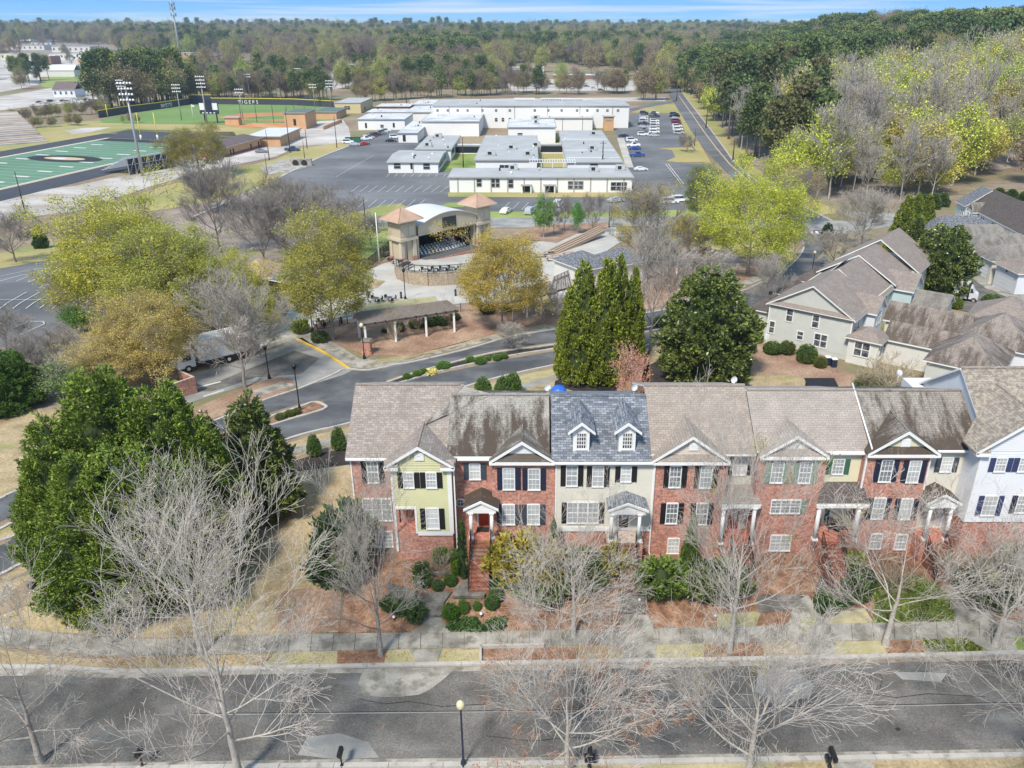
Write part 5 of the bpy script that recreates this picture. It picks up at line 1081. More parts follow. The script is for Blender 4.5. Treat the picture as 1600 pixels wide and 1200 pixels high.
def rear():
    g0, g1 = P(1196, 534), P(1322, 563); z0 = 0.6; f = Loc(g0, g1, z0); L = f.L; zt = 6.3
    ph = PY(1204, 471, g0.y).z-z0; print('rear wall L', L, 'eave', ph); zt = ph; rise = 3.1
    r = thing('rear_townhouse', 'light grey clapboard end townhouse with a wide front gable behind the lawn', 'townhouse', f(0, 0, 0))
    D1 = 9.0; mb = MB(); lbox(mb, f, 0, L, 0, D1, -.6, zt, M['sid_grey']); mb.add([f(0,.004,zt),f(L,.004,zt),f(L/2,.004,zt+rise)], [(0,1,2)], M['sid_grey'])
    n = 40
    for i in range(n):
        a, b = zt*i/n, zt*(i+1)/n; mb.add([f(0,-.034,a),f(L,-.034,a),f(L,-.004,b),f(0,-.004,b)], [(0,1,2,3)], M['sid_grey'])
    mb.build('wall', r)
    mb = MB(); lgable(mb, f, 0, L, 0, D1, zt, rise, M['sh_brown'], .45); mb.build('roof', r, uv=True)
    mb = MB(); mb.slab([f(-.1,-.45,zt-.15),f(L+.1,-.45,zt-.15),f(L-.5,0,zt+.3),f(.5,0,zt+.3)], .1, M['sh_brown'], M['trim']); mb.build('pent_roof', r, uv=True)
    for a, zz, h in ((.26*L, .58, .24), (.58*L, .56, .24)): lwin(r, f, a, zt*zz, .75, 1.55)
    lwin(r, f, .06*L, zt*.17, .6, 1.5); lwin(r, f, .42*L, zt*.16, .7, 1.0); lwin(r, f, .67*L, zt*.08, 1.5, 1.6, two=True)
    mb = MB(); lbox(mb, f, -.06, .1, -.08, .05, -.3, zt, M['trim']); lbox(mb, f, L-.1, L+.06, -.08, .05, -.3, zt, M['trim']); mb.build('corner_board', r)
    lwin(r, f, 2.3, zt*.60, .8, 1.5, L, 's')
    # second unit with a small gabled bay, third unit pale blue, fourth at the back
    r2 = thing('rear_townhouse', 'cream rear townhouse with white gabled bay next to the light grey end house', 'townhouse', f(0, D1, 0))
    mb = MB(); lbox(mb, f, .3, L-.2, D1+.02, D1+8, -.6, zt-.1, M['sid_butter']); mb.build('wall', r2); mb = MB(); lgable(mb, f, .3, L-.2, D1+.1, D1+8, zt-.2, rise+.3, M['sh_brown'], .35); mb.build('roof', r2, uv=True)
    mb = MB(); lbox(mb, f, L-.3, L+1.3, D1-4.2, D1-.6, -.6, zt-.2, M['sid_white']); mb.build('bay', r2)
    mb = MB(); lgable(mb, f, L-4, L+1.3, D1-4.2, D1-.6, zt-.2, 1.5, M['sh_brown'], .35, 'a'); mb.build('bay_roof', r2, uv=True); lwin(r2, f, D1-2.4, zt*.55, 1.3, 1.6, L+1.3, 's', two=True)
    mb = MB(); mb.add([f(L+1.302,D1-4.2,zt-.2),f(L+1.302,D1-.6,zt-.2),f(L+1.302,D1-2.4,zt+1.25)], [(0,1,2)], M['sid_white']); mb.build('gable_wall', r2)
    for b in (D1+1.5, D1+3.4, D1+5.6): lwin(r2, f, b, zt*.56, .8, 1.5, L-.2, 's')
    r3 = thing('rear_townhouse', 'pale blue rear townhouse with projecting gabled wing', 'townhouse', f(0, D1+8, 0))
    mb = MB(); lbox(mb, f, .2, L, D1+8.02, D1+16, -.6, zt, M['sid_lblue']); lbox(mb, f, L-.2, L+2.4, D1+8.6, D1+13, -.6, zt-.3, M['sid_lblue']); mb.build('wall', r3)
    mb = MB(); lgable(mb, f, .2, L, D1+8.1, D1+16, zt+.3, rise, M['sh_brown'], .35); mb.build('roof', r3, uv=True); mb = MB(); lgable(mb, f, L-5, L+2.4, D1+8.6, D1+13, zt-.3, 1.7, M['sh_brown'], .35, 'a'); mb.build('wing_roof', r3, uv=True); lwin(r3, f, D1+10.8, zt*.5, 1.2, 1.6, L+2.4, 's', two=True)
    mb = MB(); mb.add([f(L+2.402,D1+8.6,zt-.3),f(L+2.402,D1+13,zt-.3),f(L+2.402,D1+10.8,zt+1.35)], [(0,1,2)], M['sid_lblue']); mb.build('gable_wall', r3)
    mb = MB(); q = [f(L*.30,D1+2.5,zt+1.6),f(L*.30,D1+7.2,zt+1.6),f(L*.46,D1+7.2,zt+3.6),f(L*.46,D1+2.5,zt+3.6)]; mb.slab(q, .1, M['sid_lblue'], M['trim']); mb.build('light_well', r3)
    r4 = thing('rear_townhouse', 'farthest unit of the brown roofed rear terrace beside the big magnolia', 'townhouse', f(0, D1+16, 0))
    mb = MB(); lbox(mb, f, .2, L+1.0, D1+16.02, D1+25, -.6, zt+.2, M['sid_butter']); mb.build('wall', r4); mb = MB(); lgable(mb, f, .2, L+1.0, D1+16.1, D1+25, zt+.4, rise+.6, M['sh_brown'], .4); mb.build('roof', r4, uv=True)
    # dark hipped roofs on the street side of the terrace
    for k, (b0, lab) in enumerate(((1.5, 'low dark roofed porch on the avenue side nearest the light grey wall'), (10, 'low dark roofed porch half way along the avenue side of the rear terrace'), (18, 'low dark roofed porch at the far end of the rear terrace'))):
        t = thing('side_porch', lab, 'porch', f(-3, b0, 0)); mb = MB(); lbox(mb, f, -3.2, -.02, b0, b0+5, -.5, 3.0, M['sid_grey']); mb.build('wall', t); mb = MB(); lhip(mb, f, -3.2, 0, b0, b0+5, 3.0, 1.4, M['sh_dark']); mb.build('roof', t, uv=True)
    # single storey links and garages to the right
    for k, (a0, a1, b0, b1, ze, ri, hip, wm, lab, rm) in enumerate((
        (L+.05, L+3.6, -.6, 3.0, 2.7, 1.2, 1, 'sid_offw', 'white sunroom with double windows on the corner of the rear terrace', 'sh_brown'),
        (L+3.6, L+11, 2.0, 5.6, 2.8, 1.5, 0, 'sid_offw', 'long low breezeway with a leaf covered brown roof', 'sh_brownst'),
        (L+1.6, L+11, 9.2, 12.6, 2.9, 1.7, 0, 'sid_cream', 'long low breezeway with a black stained roof behind the courtyard', 'sh_brownst'),
        (L+9.5, L+16.5, -3.5, 4.8, 3.0, 2.6, 1, 'sid_grey', 'grey garage with stained pyramid roof nearest the front row', 'sh_brownst'),
        (L+10.5, L+18.5, 5.2, 13.5, 3.1, 3.0, 1, 'sid_white', 'white double garage with broad hipped brown roof', 'sh_brownst'),
        (L+10.0, L+18.0, 14, 22, 3.1, 2.7, 1, 'sid_white', 'white garage with pale brown hipped roof and satellite dish', 'sh_brown'),
        (L+2.8, L+6.8, 17.5, 22, 2.8, 1.4, 0, 'sid_lblue', 'small pale roofed garage link beside the food truck', 'sh_grey'))):
        t = thing('garage' if 'garage' in lab else 'annexe', lab, 'garage' if 'garage' in lab else 'annexe', f(a0, b0, 0)); mb = MB(); lbox(mb, f, a0, a1, b0, b1, -.8, ze, M[wm]); mb.build('wall', t)
        mb = MB(); (lhip(mb, f, a0, a1, b0, b1, ze, ri, M[rm]) if hip else lgable(mb, f, a0, a1, b0, b1, ze, ri, M[rm], .35, 'a')); mb.build('roof', t, uv=True)
        if k == 0:
            lwin(t, f, a0+1.7, .6, 1.7, 1.7, b0, 'f', two=True)
            for b in (.3, 1.6): lwin(t, f, b, .6, .9, 1.6, a1, 's')
        if k == 3: lwin(t, f, a0+4.5, .9, 1.1, 1.2, b0, 'f')
        if k in (4, 5):
            for b in (b0+2.2, b1-2.2):
                mb = MB(); q = [f(a1+.03,b-1.3,-.3),f(a1+.03,b+1.3,-.3),f(a1+.03,b+1.3,2.1),f(a1+.03,b-1.3,2.1)]; mb.add(q, [(0,1,2,3)], M['metal_white']); mb.build('garage_door', t)
    # white terrace in the upper right with its own garages
    a, b = P(1478, 357), P(1498, 369); h0, h1 = P(1479, 356), P(1512, 372)
    f2 = Loc(P(1507, 369), P(1600, 407), 0.2-3.6); r = thing('white_townhouse', 'pale blue end unit with slate roof at the far right', 'townhouse', f2(-5, 0, 0))
    mb = MB(); lbox(mb, f2, -5, 0, -1.0, 8, -.8, 5.8, M['sid_lblue']); mb.build('wall', r); mb = MB(); lgable(mb, f2, -5, 0, -1.0, 8, 5.8, 3.2, M['sh_slate'], .4, 'a'); mb.build('roof', r, uv=True)
    for aa in (-1.0, -1.9): lwin(r, f2, aa, 3.2, .6, 1.5, -1.0)
    r = thing('white_townhouse', 'long white terrace with dark brown roof at the far right', 'townhouse', f2(0, 0, 0))
    mb = MB(); lbox(mb, f2, .05, 38, 0, 8, -.8, 5.6, M['sid_white']); lbox(mb, f2, 1.6, 4.6, -1.2, .1, -.8, 5.4, M['sid_offw']); mb.build('wall', r); mb = MB(); lgable(mb, f2, .1, 38, 0, 8, 5.6, 3.6, M['sh_dark'], .4, 'a'); mb.build('roof', r, uv=True)
    mb = MB(); lgable(mb, f2, 1.6, 4.6, -1.2, 4, 5.4, 1.6, M['sh_grey'], .3, 'b'); mb.build('bay_roof', r, uv=True)
    for aa in (.8, 2.4, 3.6, 6.5, 7.4, 12, 13, 18, 19): lwin(r, f2, aa, 3.2, .7, 1.4, -1.2 if 1.6 < aa < 4.6 else 0)
    f3 = Loc(P(1512, 433), P(1588, 463), 0.1); w_ = f3.L/2
    for k in range(5):
        lab = ['slate roofed garage farthest up the lane', 'dark stained garage roof second from the top of the lane', 'grey mossy garage roof in the middle of the row', 'white garage with roller door facing the lane beside the magnolia', 'white garage with roller door at the right edge'][k]
        aa = (k-3)*w_*1.04; t = thing('garage', lab, 'garage', f3(aa, 0, 0), 0, 'garages along the back lane'); w2 = w_*.86; k2 = .6 if k < 3 else 0
        mb = MB(); lbox(mb, f3, aa, aa+w2, k2, 13, -1.5, 3.0, M[['sid_cream', 'sid_cream', 'sid_offw', 'sid_cream', 'sid_white'][k]]); mb.build('wall', t)
        mb = MB(); lhip(mb, f3, aa, aa+w2, k2, 13, 3.0, 2.0, M[['sh_slate', 'sh_grey', 'sh_grey', 'sh_grey', 'sh_brown'][k]]); mb.build('roof', t, uv=True)
        mb = MB(); b0 = k2-.04
        for z in (-.2, .4, .98, 1.56): q = [f3(aa+w2*.14,b0,z),f3(aa+w2*.86,b0,z),f3(aa+w2*.86,b0,z+.54),f3(aa+w2*.14,b0,z+.54)]; mb.add(q, [(0,1,2,3)], M['metal_white'])
        mb.build('garage_door', t)
        mb = MB(); lbox(mb, f3, aa+w2*.46, aa+w2*.5, b0-.08, b0+.03, 2.35, 2.6, M['black_metal']); mb.build('wall_lamp', t)
rear()
# ------------------------------------------------------------------ school and its buildings
def proj(x, y, z):
    d = y*CP+(H-z)*SP; n = (H-z)*CP-y*SP
    return U0+F*x/d, V0+F*n/d
def block(name, label, cat, uL, uR, vb, vt, vk, wall='school_wall', roof='grey_roof_flat', group=None, depth=None, over=.5, wins=(), doors=(), parapet=False, pil=0, ridge=0):
    """flat roofed building facing the camera: base line at vb, wall top at vt, far roof edge at vk"""
    um = (uL+uR)/2; Y = P(um, vb).y; zb = T(Y); zt = ZV(vt, Y); x0, x1 = XU(uL, vt, Y), XU(uR, vt, Y); Yk = Y+depth if depth else max(Y+5, PZ(um, vk, zt).y)
    r = thing(name, label, cat, ((x0+x1)/2, Y, zb), 0, group); mb = MB(); mb.box(x0, x1, Y, Yk, min(zb, T(Yk))-.6, zt, M[wall]); mb.build('wall', r)
    mb = MB()
    if ridge: 
        ym = (Y+Yk)/2; mb.slab([(x0-over,Y-over,zt),(x1+over,Y-over,zt),(x1+over,ym,zt+ridge),(x0-over,ym,zt+ridge)], .3, M[roof], M['school_trim']); mb.slab([(x0-over,ym,zt+ridge),(x1+over,ym,zt+ridge),(x1+over,Yk+over,zt),(x0-over,Yk+over,zt)], .3, M[roof], M['school_trim'])
    else: mb.box(x0-over, x1+over, Y-over, Yk+over, zt+.003, zt+.32, M['school_trim']); mb.box(x0-over+.35, x1+over-.35, Y-over+.35, Yk+over-.35, zt+.32, zt+.36, M[roof])
    mb.build('roof', r)
    if cat in ('school', 'gymnasium'):
        for q in range(5): vx, vy = random.uniform(x0+1, x1-1), random.uniform(Y+1, Yk-1); mb = MB(); mb.tube((vx, vy, zt+.3), (vx, vy, zt+random.uniform(.7, 1.3)), random.uniform(.15, .35), n=7, mat=M[random.choice(['metal_white', 'ac_grey', 'dark'])]); mb.build('roof_vent', r)
    for (u0, u1, v0, v1, mt) in wins:
        a, b, za, zc = XU(u0, v0, Y), XU(u1, v0, Y), ZV(v1, Y), ZV(v0, Y); mb = MB(); t = .12
        mb.box(a-t, a, Y-.12, Y+.02, za-t, zc+t, M['school_trim']); mb.box(b, b+t, Y-.12, Y+.02, za-t, zc+t, M['school_trim']); mb.box(a, b, Y-.119, Y+.02, zc, zc+t, M['school_trim']); mb.box(a, b, Y-.119, Y+.02, za-t, za, M['school_trim'])
        n = max(1, int((b-a)/1.3))
        for k in range(1, n): xx = a+(b-a)*k/n; mb.box(xx-.05, xx+.05, Y-.1, Y+.01, za, zc, M['metal_white'])
        mb.box(a, b, Y-.09, Y+.01, (za+zc)/2-.05, (za+zc)/2+.05, M['metal_white']); w = mb.build('window', r)
        mb = MB(); mb.box(a+.004, b-.004, Y-.05, Y+.01, za+.004, zc-.004, M[mt]); g = mb.build('pane', w, world=False); unshift(g, r)
    for (u0, u1, v0, v1) in doors:
        a, b, za, zc = XU(u0, v0, Y), XU(u1, v0, Y), ZV(v1, Y), ZV(v0, Y); mb = MB(); mb.box(a, b, Y-.1, Y+.02, za, zc, M['dark']); mb.build('door', r)
    for k in range(pil):
        xx = x0+(x1-x0)*(k+.5)/pil; mb = MB(); mb.box(xx-.16, xx+.16, Y-.14, Y+.02, zb, zt, M['school_trim']); mb.build('pilaster', r)
    return r, x0, x1, Y, Yk, zt
def ac(u, v, z, w=2.4, lab=None, k=0):
    p = PZ(u, v, z); t = thing('rooftop_unit', lab or 'pale boxy rooftop air conditioner', 'air conditioner', (p.x, p.y, z), 0, 'rooftop air conditioners on the school')
    mb = MB(); mb.cbox((p.x, p.y, z+.25), w, w*.8, 1.3, M['ac_grey']); mb.build('casing', t)
    mb = MB(); mb.box(p.x-w*.32, p.x+w*.1, p.y-w*.4-.04, p.y-w*.4, z+.45, z+1.35, M['dark']); mb.build('grille', t)
    mb = MB(); mb.lathe((p.x+w*.2, p.y, z+1.56), [(.5, 0), (.5, .15), (.1, .16)], 10, M['metal_grey']); mb.build('fan_guard', t)
    mb = MB(); mb.cbox((p.x, p.y, z-.02), w*1.15, w*.9, .28, M['school_trim']); mb.build('curb', t)
def school():
    b1 = block('school_building', 'long single storey white school wing with the street side entrance', 'school', 702, 988, 301, 278, 264.5, wins=((745,752,280,291,'far_glass'), (767.5,773,280,292,'far_glass'), (775,780,280,292,'far_glass'), (794.5,801.5,281,293,'far_glass'), (888,911,283.5,295,'pane_dark'), (955,979,285,297,'far_glass')), doors=((817,828,289,299.5), (820,820.5,290,291), (852.5,865,290,301)), pil=11)
    for u0, u1 in ((814, 831), (849, 868)):
        Y = b1[3]; a, c = XU(u0, 288, Y), XU(u1, 288, Y); mb = MB(); mb.box(a, c, Y-1.8, Y, ZV(289, Y), ZV(289, Y)+.25, M['school_trim']); mb.box(a+.1, a+.4, Y-1.75, Y-1.5, T(Y)-.1, ZV(289, Y), M['metal_white']); mb.box(c-.4, c-.1, Y-1.75, Y-1.5, T(Y)-.1, ZV(289, Y), M['metal_white']); mb.build('canopy', b1[0])
    for u, v in ((802, 265.5), (928, 268), (969, 266)): ac(u, v, b1[5]+.36, 2.6, {802: 'rooftop unit on the left half of the long front wing', 928: 'rooftop unit with ladder on the front wing left of the car park end', 969: 'small rooftop unit near the right end of the front wing'}[u])
    b2 = block('school_building', 'small white school block with low grey roof beside the marked car park', 'school', 606, 684, 270.5, 253, 235, wins=((615.5,625,255,263,'far_glass'), (661.5,671,255.5,264,'far_glass')), doors=((641,645,255,264),), pil=1, ridge=.8)
    b2b = block('school_building', 'grey roofed school wing behind the small white block', 'school', 650, 704, 252, 234, 213)
    Y0, Y1 = b2[3]+1, b2b[4]; xs = b2[2]+.02
    for k, (r_, xs, ya, yb, z) in enumerate(((b2[0], b2[2]+.02, b2[3]+3, b2[4]-2, b2[5]), (b2b[0], b2b[2]+.02, b2b[3]+3, b2b[3]+13, b2b[5]))):
        mb = MB(); mb.box(xs-.03, xs+.06, ya, yb, z-2.3, z-.7, M['far_glass']); mb.build('window', r_)
        for q in range(6): yy = ya+(yb-ya)*q/5; mb = MB(); mb.box(xs-.02, xs+.1, yy-.08, yy+.08, z-2.4, z-.6, M['school_trim']); mb.build('mullion', r_)
    ac(685, 215, b2b[5]+.36, 2.8, 'tall rooftop unit at the back of the left grey roof'); ac(669, 229, b2b[5]+.36, 2.6, 'dark grilled rooftop unit at the front of the left grey roof')
    g = block('school_building', 'tall white gymnasium block with pale flat roof', 'gymnasium', 658.5, 748, 213, 190.5, 175, roof='roof_pale')
    block('school_building', 'low white school wing to the left of the gymnasium', 'school', 622, 652, 223, 208.5, 190, roof='roof_pale', doors=((629,633.5,211,221),), wins=())
    block('school_building', 'long two storey white school range at the back', 'school', 676, 983, 200, 166, 158, wins=tuple((u, u+3.2, 171, 174, 'far_glass') for u in (682, 698, 713.5, 729, 752, 773.5, 795, 834, 855, 876, 900, 916, 932, 947.5, 964))+tuple((u, u+3.5, 184.5, 189.5, 'far_glass') for u in (773.5, 784, 795)), roof='grey_roof_flat', pil=6)
    b6 = block('school_building', 'white school block with pale roof right of the gymnasium', 'school', 794, 868, 224, 199.5, 187, roof='roof_pale', wins=((809,816,208,212,'far_glass'),))
    b7 = block('school_building', 'plain white windowless hall behind the pale roofed block', 'school', 832, 926, 204, 185, 176, roof='roof_pale', pil=3)
    b8 = block('school_building', 'grey roofed school block with several rooftop units around the courtyards', 'school', 743, 839, 274, 251, 213, wins=((781,802,258,268,'far_glass'),))
    b9 = block('school_building', 'grey roofed classroom block with white seams next to the car park', 'school', 887, 972, 272, 254.5, 205, doors=((922,934,256,268),))
    for v in (217.5, 234.5, 246): 
        p = PZ(880, v, b9[5]+.36); mb = MB(); mb.box(b9[1]-.2, b9[2]+.2, p.y-.25, p.y+.25, b9[5]+.3, b9[5]+.45, M['metal_white']); mb.build('roof_seam', b9[0])
    for i, (u, v, b) in enumerate(((767, 243, b8), (800, 233, b8), (838, 229, b8), (826, 243, b8), (838, 186, b6), (838, 193, b6), (928, 211, b9), (926, 234, b9))):
        ac(u, v, b[5]+.36, 3.0 if i != 5 else 2, ['rooftop unit near the front left corner of the courtyard block', 'wide pale rooftop unit in the middle of the courtyard block', 'rooftop unit at the right edge of the courtyard block', 'low rooftop unit among white pipes on the courtyard block', 'upper rooftop unit on the pale roofed block', 'lower rooftop unit on the pale roofed block', 'rooftop unit at the back of the white seamed roof', 'large rooftop unit in the middle of the white seamed roof'][i])
    # lattice roofed walkway, covered links, brick entrance
    Y = PZ(860, 262, b1[5]).y; t = thing('covered_walk', 'white lattice roofed walkway behind the long front wing', 'walkway', (XU(862, 262, Y+5), Y+5, T(Y)))
    x0, x1 = XU(828, 262, Y+5), XU(898, 262, Y+5)
    for k in range(19): xx = x0+(x1-x0)*k/18; mb = MB(); mb.box(xx-.08, xx+.08, Y+3, Y+9, 0.2, 0.4, M['metal_white']); mb.build('slat', t)
    for yy in (Y+3, Y+9): mb = MB(); mb.box(x0-.3, x1+.3, yy-.1, yy+.1, .01, .19, M['metal_white']); mb.build('beam', t)
    for k in range(5): xx = x0+(x1-x0)*k/4; mb = MB(); mb.box(xx-.1, xx+.1, Y+2.95, Y+3.15, -5.5, 0, M['metal_white']); mb.build('post', t)
    for u0, u1, vb, vt, lab in ((706, 757, 241, 228, 'covered link with dark shade cloth between the left wing and the courtyard block'), (843, 891, 240, 227, 'covered link with dark shade cloth between the courtyard block and the seamed roof')):
        t, a, b, Y, Yk, zt = block('covered_link', lab, 'walkway', u0, u1, vb, vt, 225, depth=3, roof='roof_pale'); mb = MB(); mb.box(a+.4, b-.4, Y-.06, Y, zt-2.5, zt-.4, M['stage_cloth']); mb.build('shade_cloth', t)
    block('entrance_tower', 'orange brick entrance block on the white school', 'entrance', 944, 959.5, 204, 182.5, 180, wall='orange_block', roof='roof_pale', depth=4, wins=tuple((946.5+k*2.6, 948+k*2.6, 187, 188.4, 'far_glass') for k in range(4)))
    # left group
    block('school_building', 'white single storey block behind the parked cars', 'school', 559, 632, 203, 187, 178, roof='roof_pale', doors=((570,573,192,200), (613.5,616.5,192,199)), wins=((594.5,599,195,199,'far_glass'),))
    block('school_building', 'low building with pale roof and brown trim above the white block', 'school', 573, 633, 186, 176, 171, wall='brick_brown', roof='roof_pale')
    block('school_building', 'white roofed building left of the two storey range', 'school', 634, 674, 192, 176, 166, roof='roof_pale', doors=((641,644,183,190),))
    block('school_building', 'long low building with pale roof behind the brown trimmed one', 'school', 588, 640, 174, 167, 162.5, wall='brick_brown', roof='roof_pale'); block('school_building', 'far low building with pale roof left of the two storey range', 'school', 645, 676, 176, 164, 157, wall='brick_brown', roof='roof_pale')
    block('metal_hall', 'pale yellow metal hall with grey roof beside the ball field', 'hall', 523, 563, 177, 161.5, 153.5, wall='yellow_metal', wins=((538,546.5,166,171,'far_glass'),), doors=((569,571,167,172),), over=.3)
    t, a, b, Y, Yk, zt = block('press_box', 'tan two storey press box with green roof behind home plate', 'building', 443, 476, 202, 177, 171, wall='orange_block', roof='green_roof', doors=((458,462,186,196),)); 
    block('concession_stand', 'tan building with dark green roof right of the press box', 'building', 489, 525, 187, 175.5, 169, wall='orange_block', roof='green_roof'); block('dugout', 'tan dugout with grey roof beside the scoreboard', 'dugout', 350.5, 372, 196, 184.5, 182, wall='orange_block', roof='grey_roof_flat', depth=4)
    block('field_house', 'orange block building with white roof beside the gravel yard', 'building', 386, 437, 229, 214, 201, wall='orange_block', roof='roof_white', over=.8); block('field_house', 'small orange block annexe with white roof', 'building', 436, 446, 224, 211, 206, wall='orange_block', roof='roof_white', over=.6)
    f = Loc(P(347, 247), P(408, 230), T(P(380, 238).y)); t = thing('changing_rooms', 'long tan building with brown hipped roof behind the stadium', 'building', f(0, 0, 0)); mb = MB(); lbox(mb, f, 0, f.L, 0, 9, -.5, 3.6, M['orange_block']); lbox(mb, f, -.04, f.L+.04, -.04, 9.04, -.5, .9, M['red_base']); mb.build('wall', t); mb = MB(); lhip(mb, f, 0, f.L, 0, 9, 3.6, 1.9, M['brown_roof'], 1.0); mb.build('roof', t)
    for a in (.2, .27, .72, .93): mb = MB(); lbox(mb, f, f.L*a, f.L*a+.9, -.1, .02, 0, 2.3, M['dark']); mb.build('door', t)
    t = thing('retaining_wall', 'long low tan block wall in front of the ball field', 'wall', P(420, 200)); mb = MB(); rail_prism(mb, [P(395, 197), P(444, 204), P(470, 205)], .5, -.2, 1.5, M['orange_block']); mb.build('wall', t)
    t = thing('retaining_wall', 'short tan wall on the grass slope below the metal hall', 'wall', P(518, 198)); mb = MB(); rail_prism(mb, [P(505, 203), P(534, 191)], .5, -.2, 1.6, M['orange_block']); mb.build('wall', t)
    for u, lab in ((545.5, 'left green dumpster by the parked cars'), (558, 'right green dumpster by the parked cars')):
        p = P(u, 222); t = thing('dumpster', lab, 'dumpster', p, 0, 'dumpsters'); mb = MB(); mb.cbox(p, 2.8, 2, 1.8, M['dumpster']); mb.build('body', t); mb = MB(); mb.cbox(p+Vector((0, 0, 1.81)), 2.9, 2.1, .1, M['dark']); mb.build('lid', t)
    # twin culvert pipes
    t = thing('culvert', 'pair of dark round drain pipes in a pale stone headwall', 'culvert', P(469, 259)); p = P(469, 259); mb = MB(); mb.box(p.x-4, p.x+4, p.y, p.y+1, p.z-.3, p.z+2.3, M['rubble']); mb.build('headwall', t)
    for dx in (-1.5, 1.5): mb = MB(); mb.tube((p.x+dx, p.y-.3, p.z+1.0), (p.x+dx, p.y+.1, p.z+1.0), 1.0, n=14, mat=M['dark']); mb.build('pipe', t)
school()
# ------------------------------------------------------------------ stadium, ball field and their masts
def mast(name, label, u, vb, vt, r=.32, heads=0, group=None, mat='galv', cat='light mast', arms=1.9):
    p = P(u, vb); zt = ZV(vt, p.y); t = thing(name, label, cat, p, 0, group); mb = MB(); mb.tube((p.x, p.y, p.z-.3), (p.x, p.y, zt), r, r*.45, 8, M[mat]); mb.build('pole', t)
    for k in range(heads):
        z = zt-.4-k*1.6; mb = MB(); mb.box(p.x-arms, p.x+arms, p.y-.08, p.y+.08, z-.08, z+.08, M['galv']); mb.build('crossarm', t)
        for q in range(5): xx = p.x-arms+2*arms*q/4; mb = MB(); mb.lathe((xx, p.y-.45, z-.35), [(.1, .6), (.3, .35), (.38, 0), (.02, .02)], 8, M['lens_white']); mb.build('floodlight', t)
    return t, p, zt
for (u, vb, vt, h, r, lab) in ((223, 275, 127, 4, .5, 'tallest near floodlight mast beside the stadium bleachers'), (196, 174, 124, 3, .3, 'floodlight mast beyond the far touchline of the football field'), (255, 163, 117, 1, .3, 'thin floodlight pole behind the outfield wall'), (284, 188, 131, 3, .3, 'floodlight mast inside the outfield left of the scoreboard'), (324, 194, 118, 4, .4, 'floodlight mast in front of the scoreboard'),
    (380, 187, 138, 2, .28, 'floodlight pole at the back of the infield'), (391, 156, 115, 2, .26, 'floodlight pole behind the outfield wall lettering'), (470, 152, 106, 1, .26, 'thin pole beyond the outfield wall right of the lettering'), (492, 168, 131, 2, .28, 'floodlight pole left of the yellow metal hall'), (518, 168, 125, 3, .28, 'floodlight mast beside the yellow metal hall')):
    mast('floodlight_mast', lab, u, vb, vt, r, h, 'floodlight masts around the sports fields')
for (u, vb, vt, r, lab) in ((453.5, 239, 170, .2, 'dark utility pole left of the parked pickup'), (421, 250, 203, .18, 'utility pole in front of the white roofed field house'), (480, 232, 202, .2, 'utility pole on the gravel beside the grass strip'), (477, 256, 220, .16, 'thin pole above the culvert'), (526.5, 231, 180, .18, 'utility pole at the grass tip by the parked cars'), (418, 274, 241, .14, 'short pole with a lamp above the rubble bank'),
    (42, 342, 268, .2, 'dark pole beside the pale gravel yard'), (724, 262, 214, .2, 'dark pole in the school courtyard'), (941, 268, 220, .3, 'dark pole with transformer over the seamed roof'), (635.5, 165, 144, .3, 'pole behind the school roofs'), (1103, 200, 164, .3, 'dark utility pole on the grass beside the country road'), (1145, 250, 217, .28, 'utility pole at the wood side of the country road'), (1057, 158, 132, .3, 'far utility pole where the road enters the trees'), (1085, 228, 202, .2, 'lamp pole by the parking island'), (951.5, 356, 320, .14, 'dark street pole among the young trees by the street'), (572, 360, 308, .2, 'brown wooden pole in front of the striped car park')):
    t, p, zt = mast('utility_pole', lab, u, vb, vt, r, 0, 'poles', 'wood_dark', 'pole')
    if u in (941, 1103, 1057): mb = MB(); mb.box(p.x-1.1, p.x+1.1, p.y-.06, p.y+.06, zt-.8, zt-.65, M['wood_dark']); mb.build('crossarm', t)
t, p, zt = mast('floodlight_mast', 'tall white pole left of the stage', 593, 412, 332, .15, 0, None, 'metal_white', 'pole')
def cell_tower():
    p = P(287, 118); zt = ZV(-6, p.y); t = thing('cell_tower', 'tall slim phone mast with antenna rings above the treeline', 'mast', p); mb = MB(); mb.tube(p, (p.x, p.y, zt), 1.5, .6, 8, M['metal_grey']); mb.build('pole', t)
    for v in (6, 13, 23): 
        z = ZV(v, p.y)
        for k in range(6): a = k*1.047; mb = MB(); mb.cbox((p.x+2.4*math.cos(a), p.y+2.4*math.sin(a), z-1.4), .7, .7, 3.0, M['metal_grey']); mb.build('antenna', t)
        mb = MB(); mb.lathe((p.x, p.y, z), [(2.4, -.12), (2.4, .12), (.5, .12)], 10, M['metal_grey']); mb.build('platform', t)
cell_tower()
def text(s, p, size, mat, parent=None, rz=0, name='lettering', ext=.03):
    c = bpy.data.curves.new(name, 'FONT'); c.body = s; c.size = size; c.extrude = ext; c.align_x = 'CENTER'; c.materials.append(M[mat]); o = bpy.data.objects.new(name, c); COL.objects.link(o)
    if parent: o.parent = parent; p = Vector(p)-parent.location
    o.location = p; o.rotation_euler = (math.radians(90), 0, rz); return o
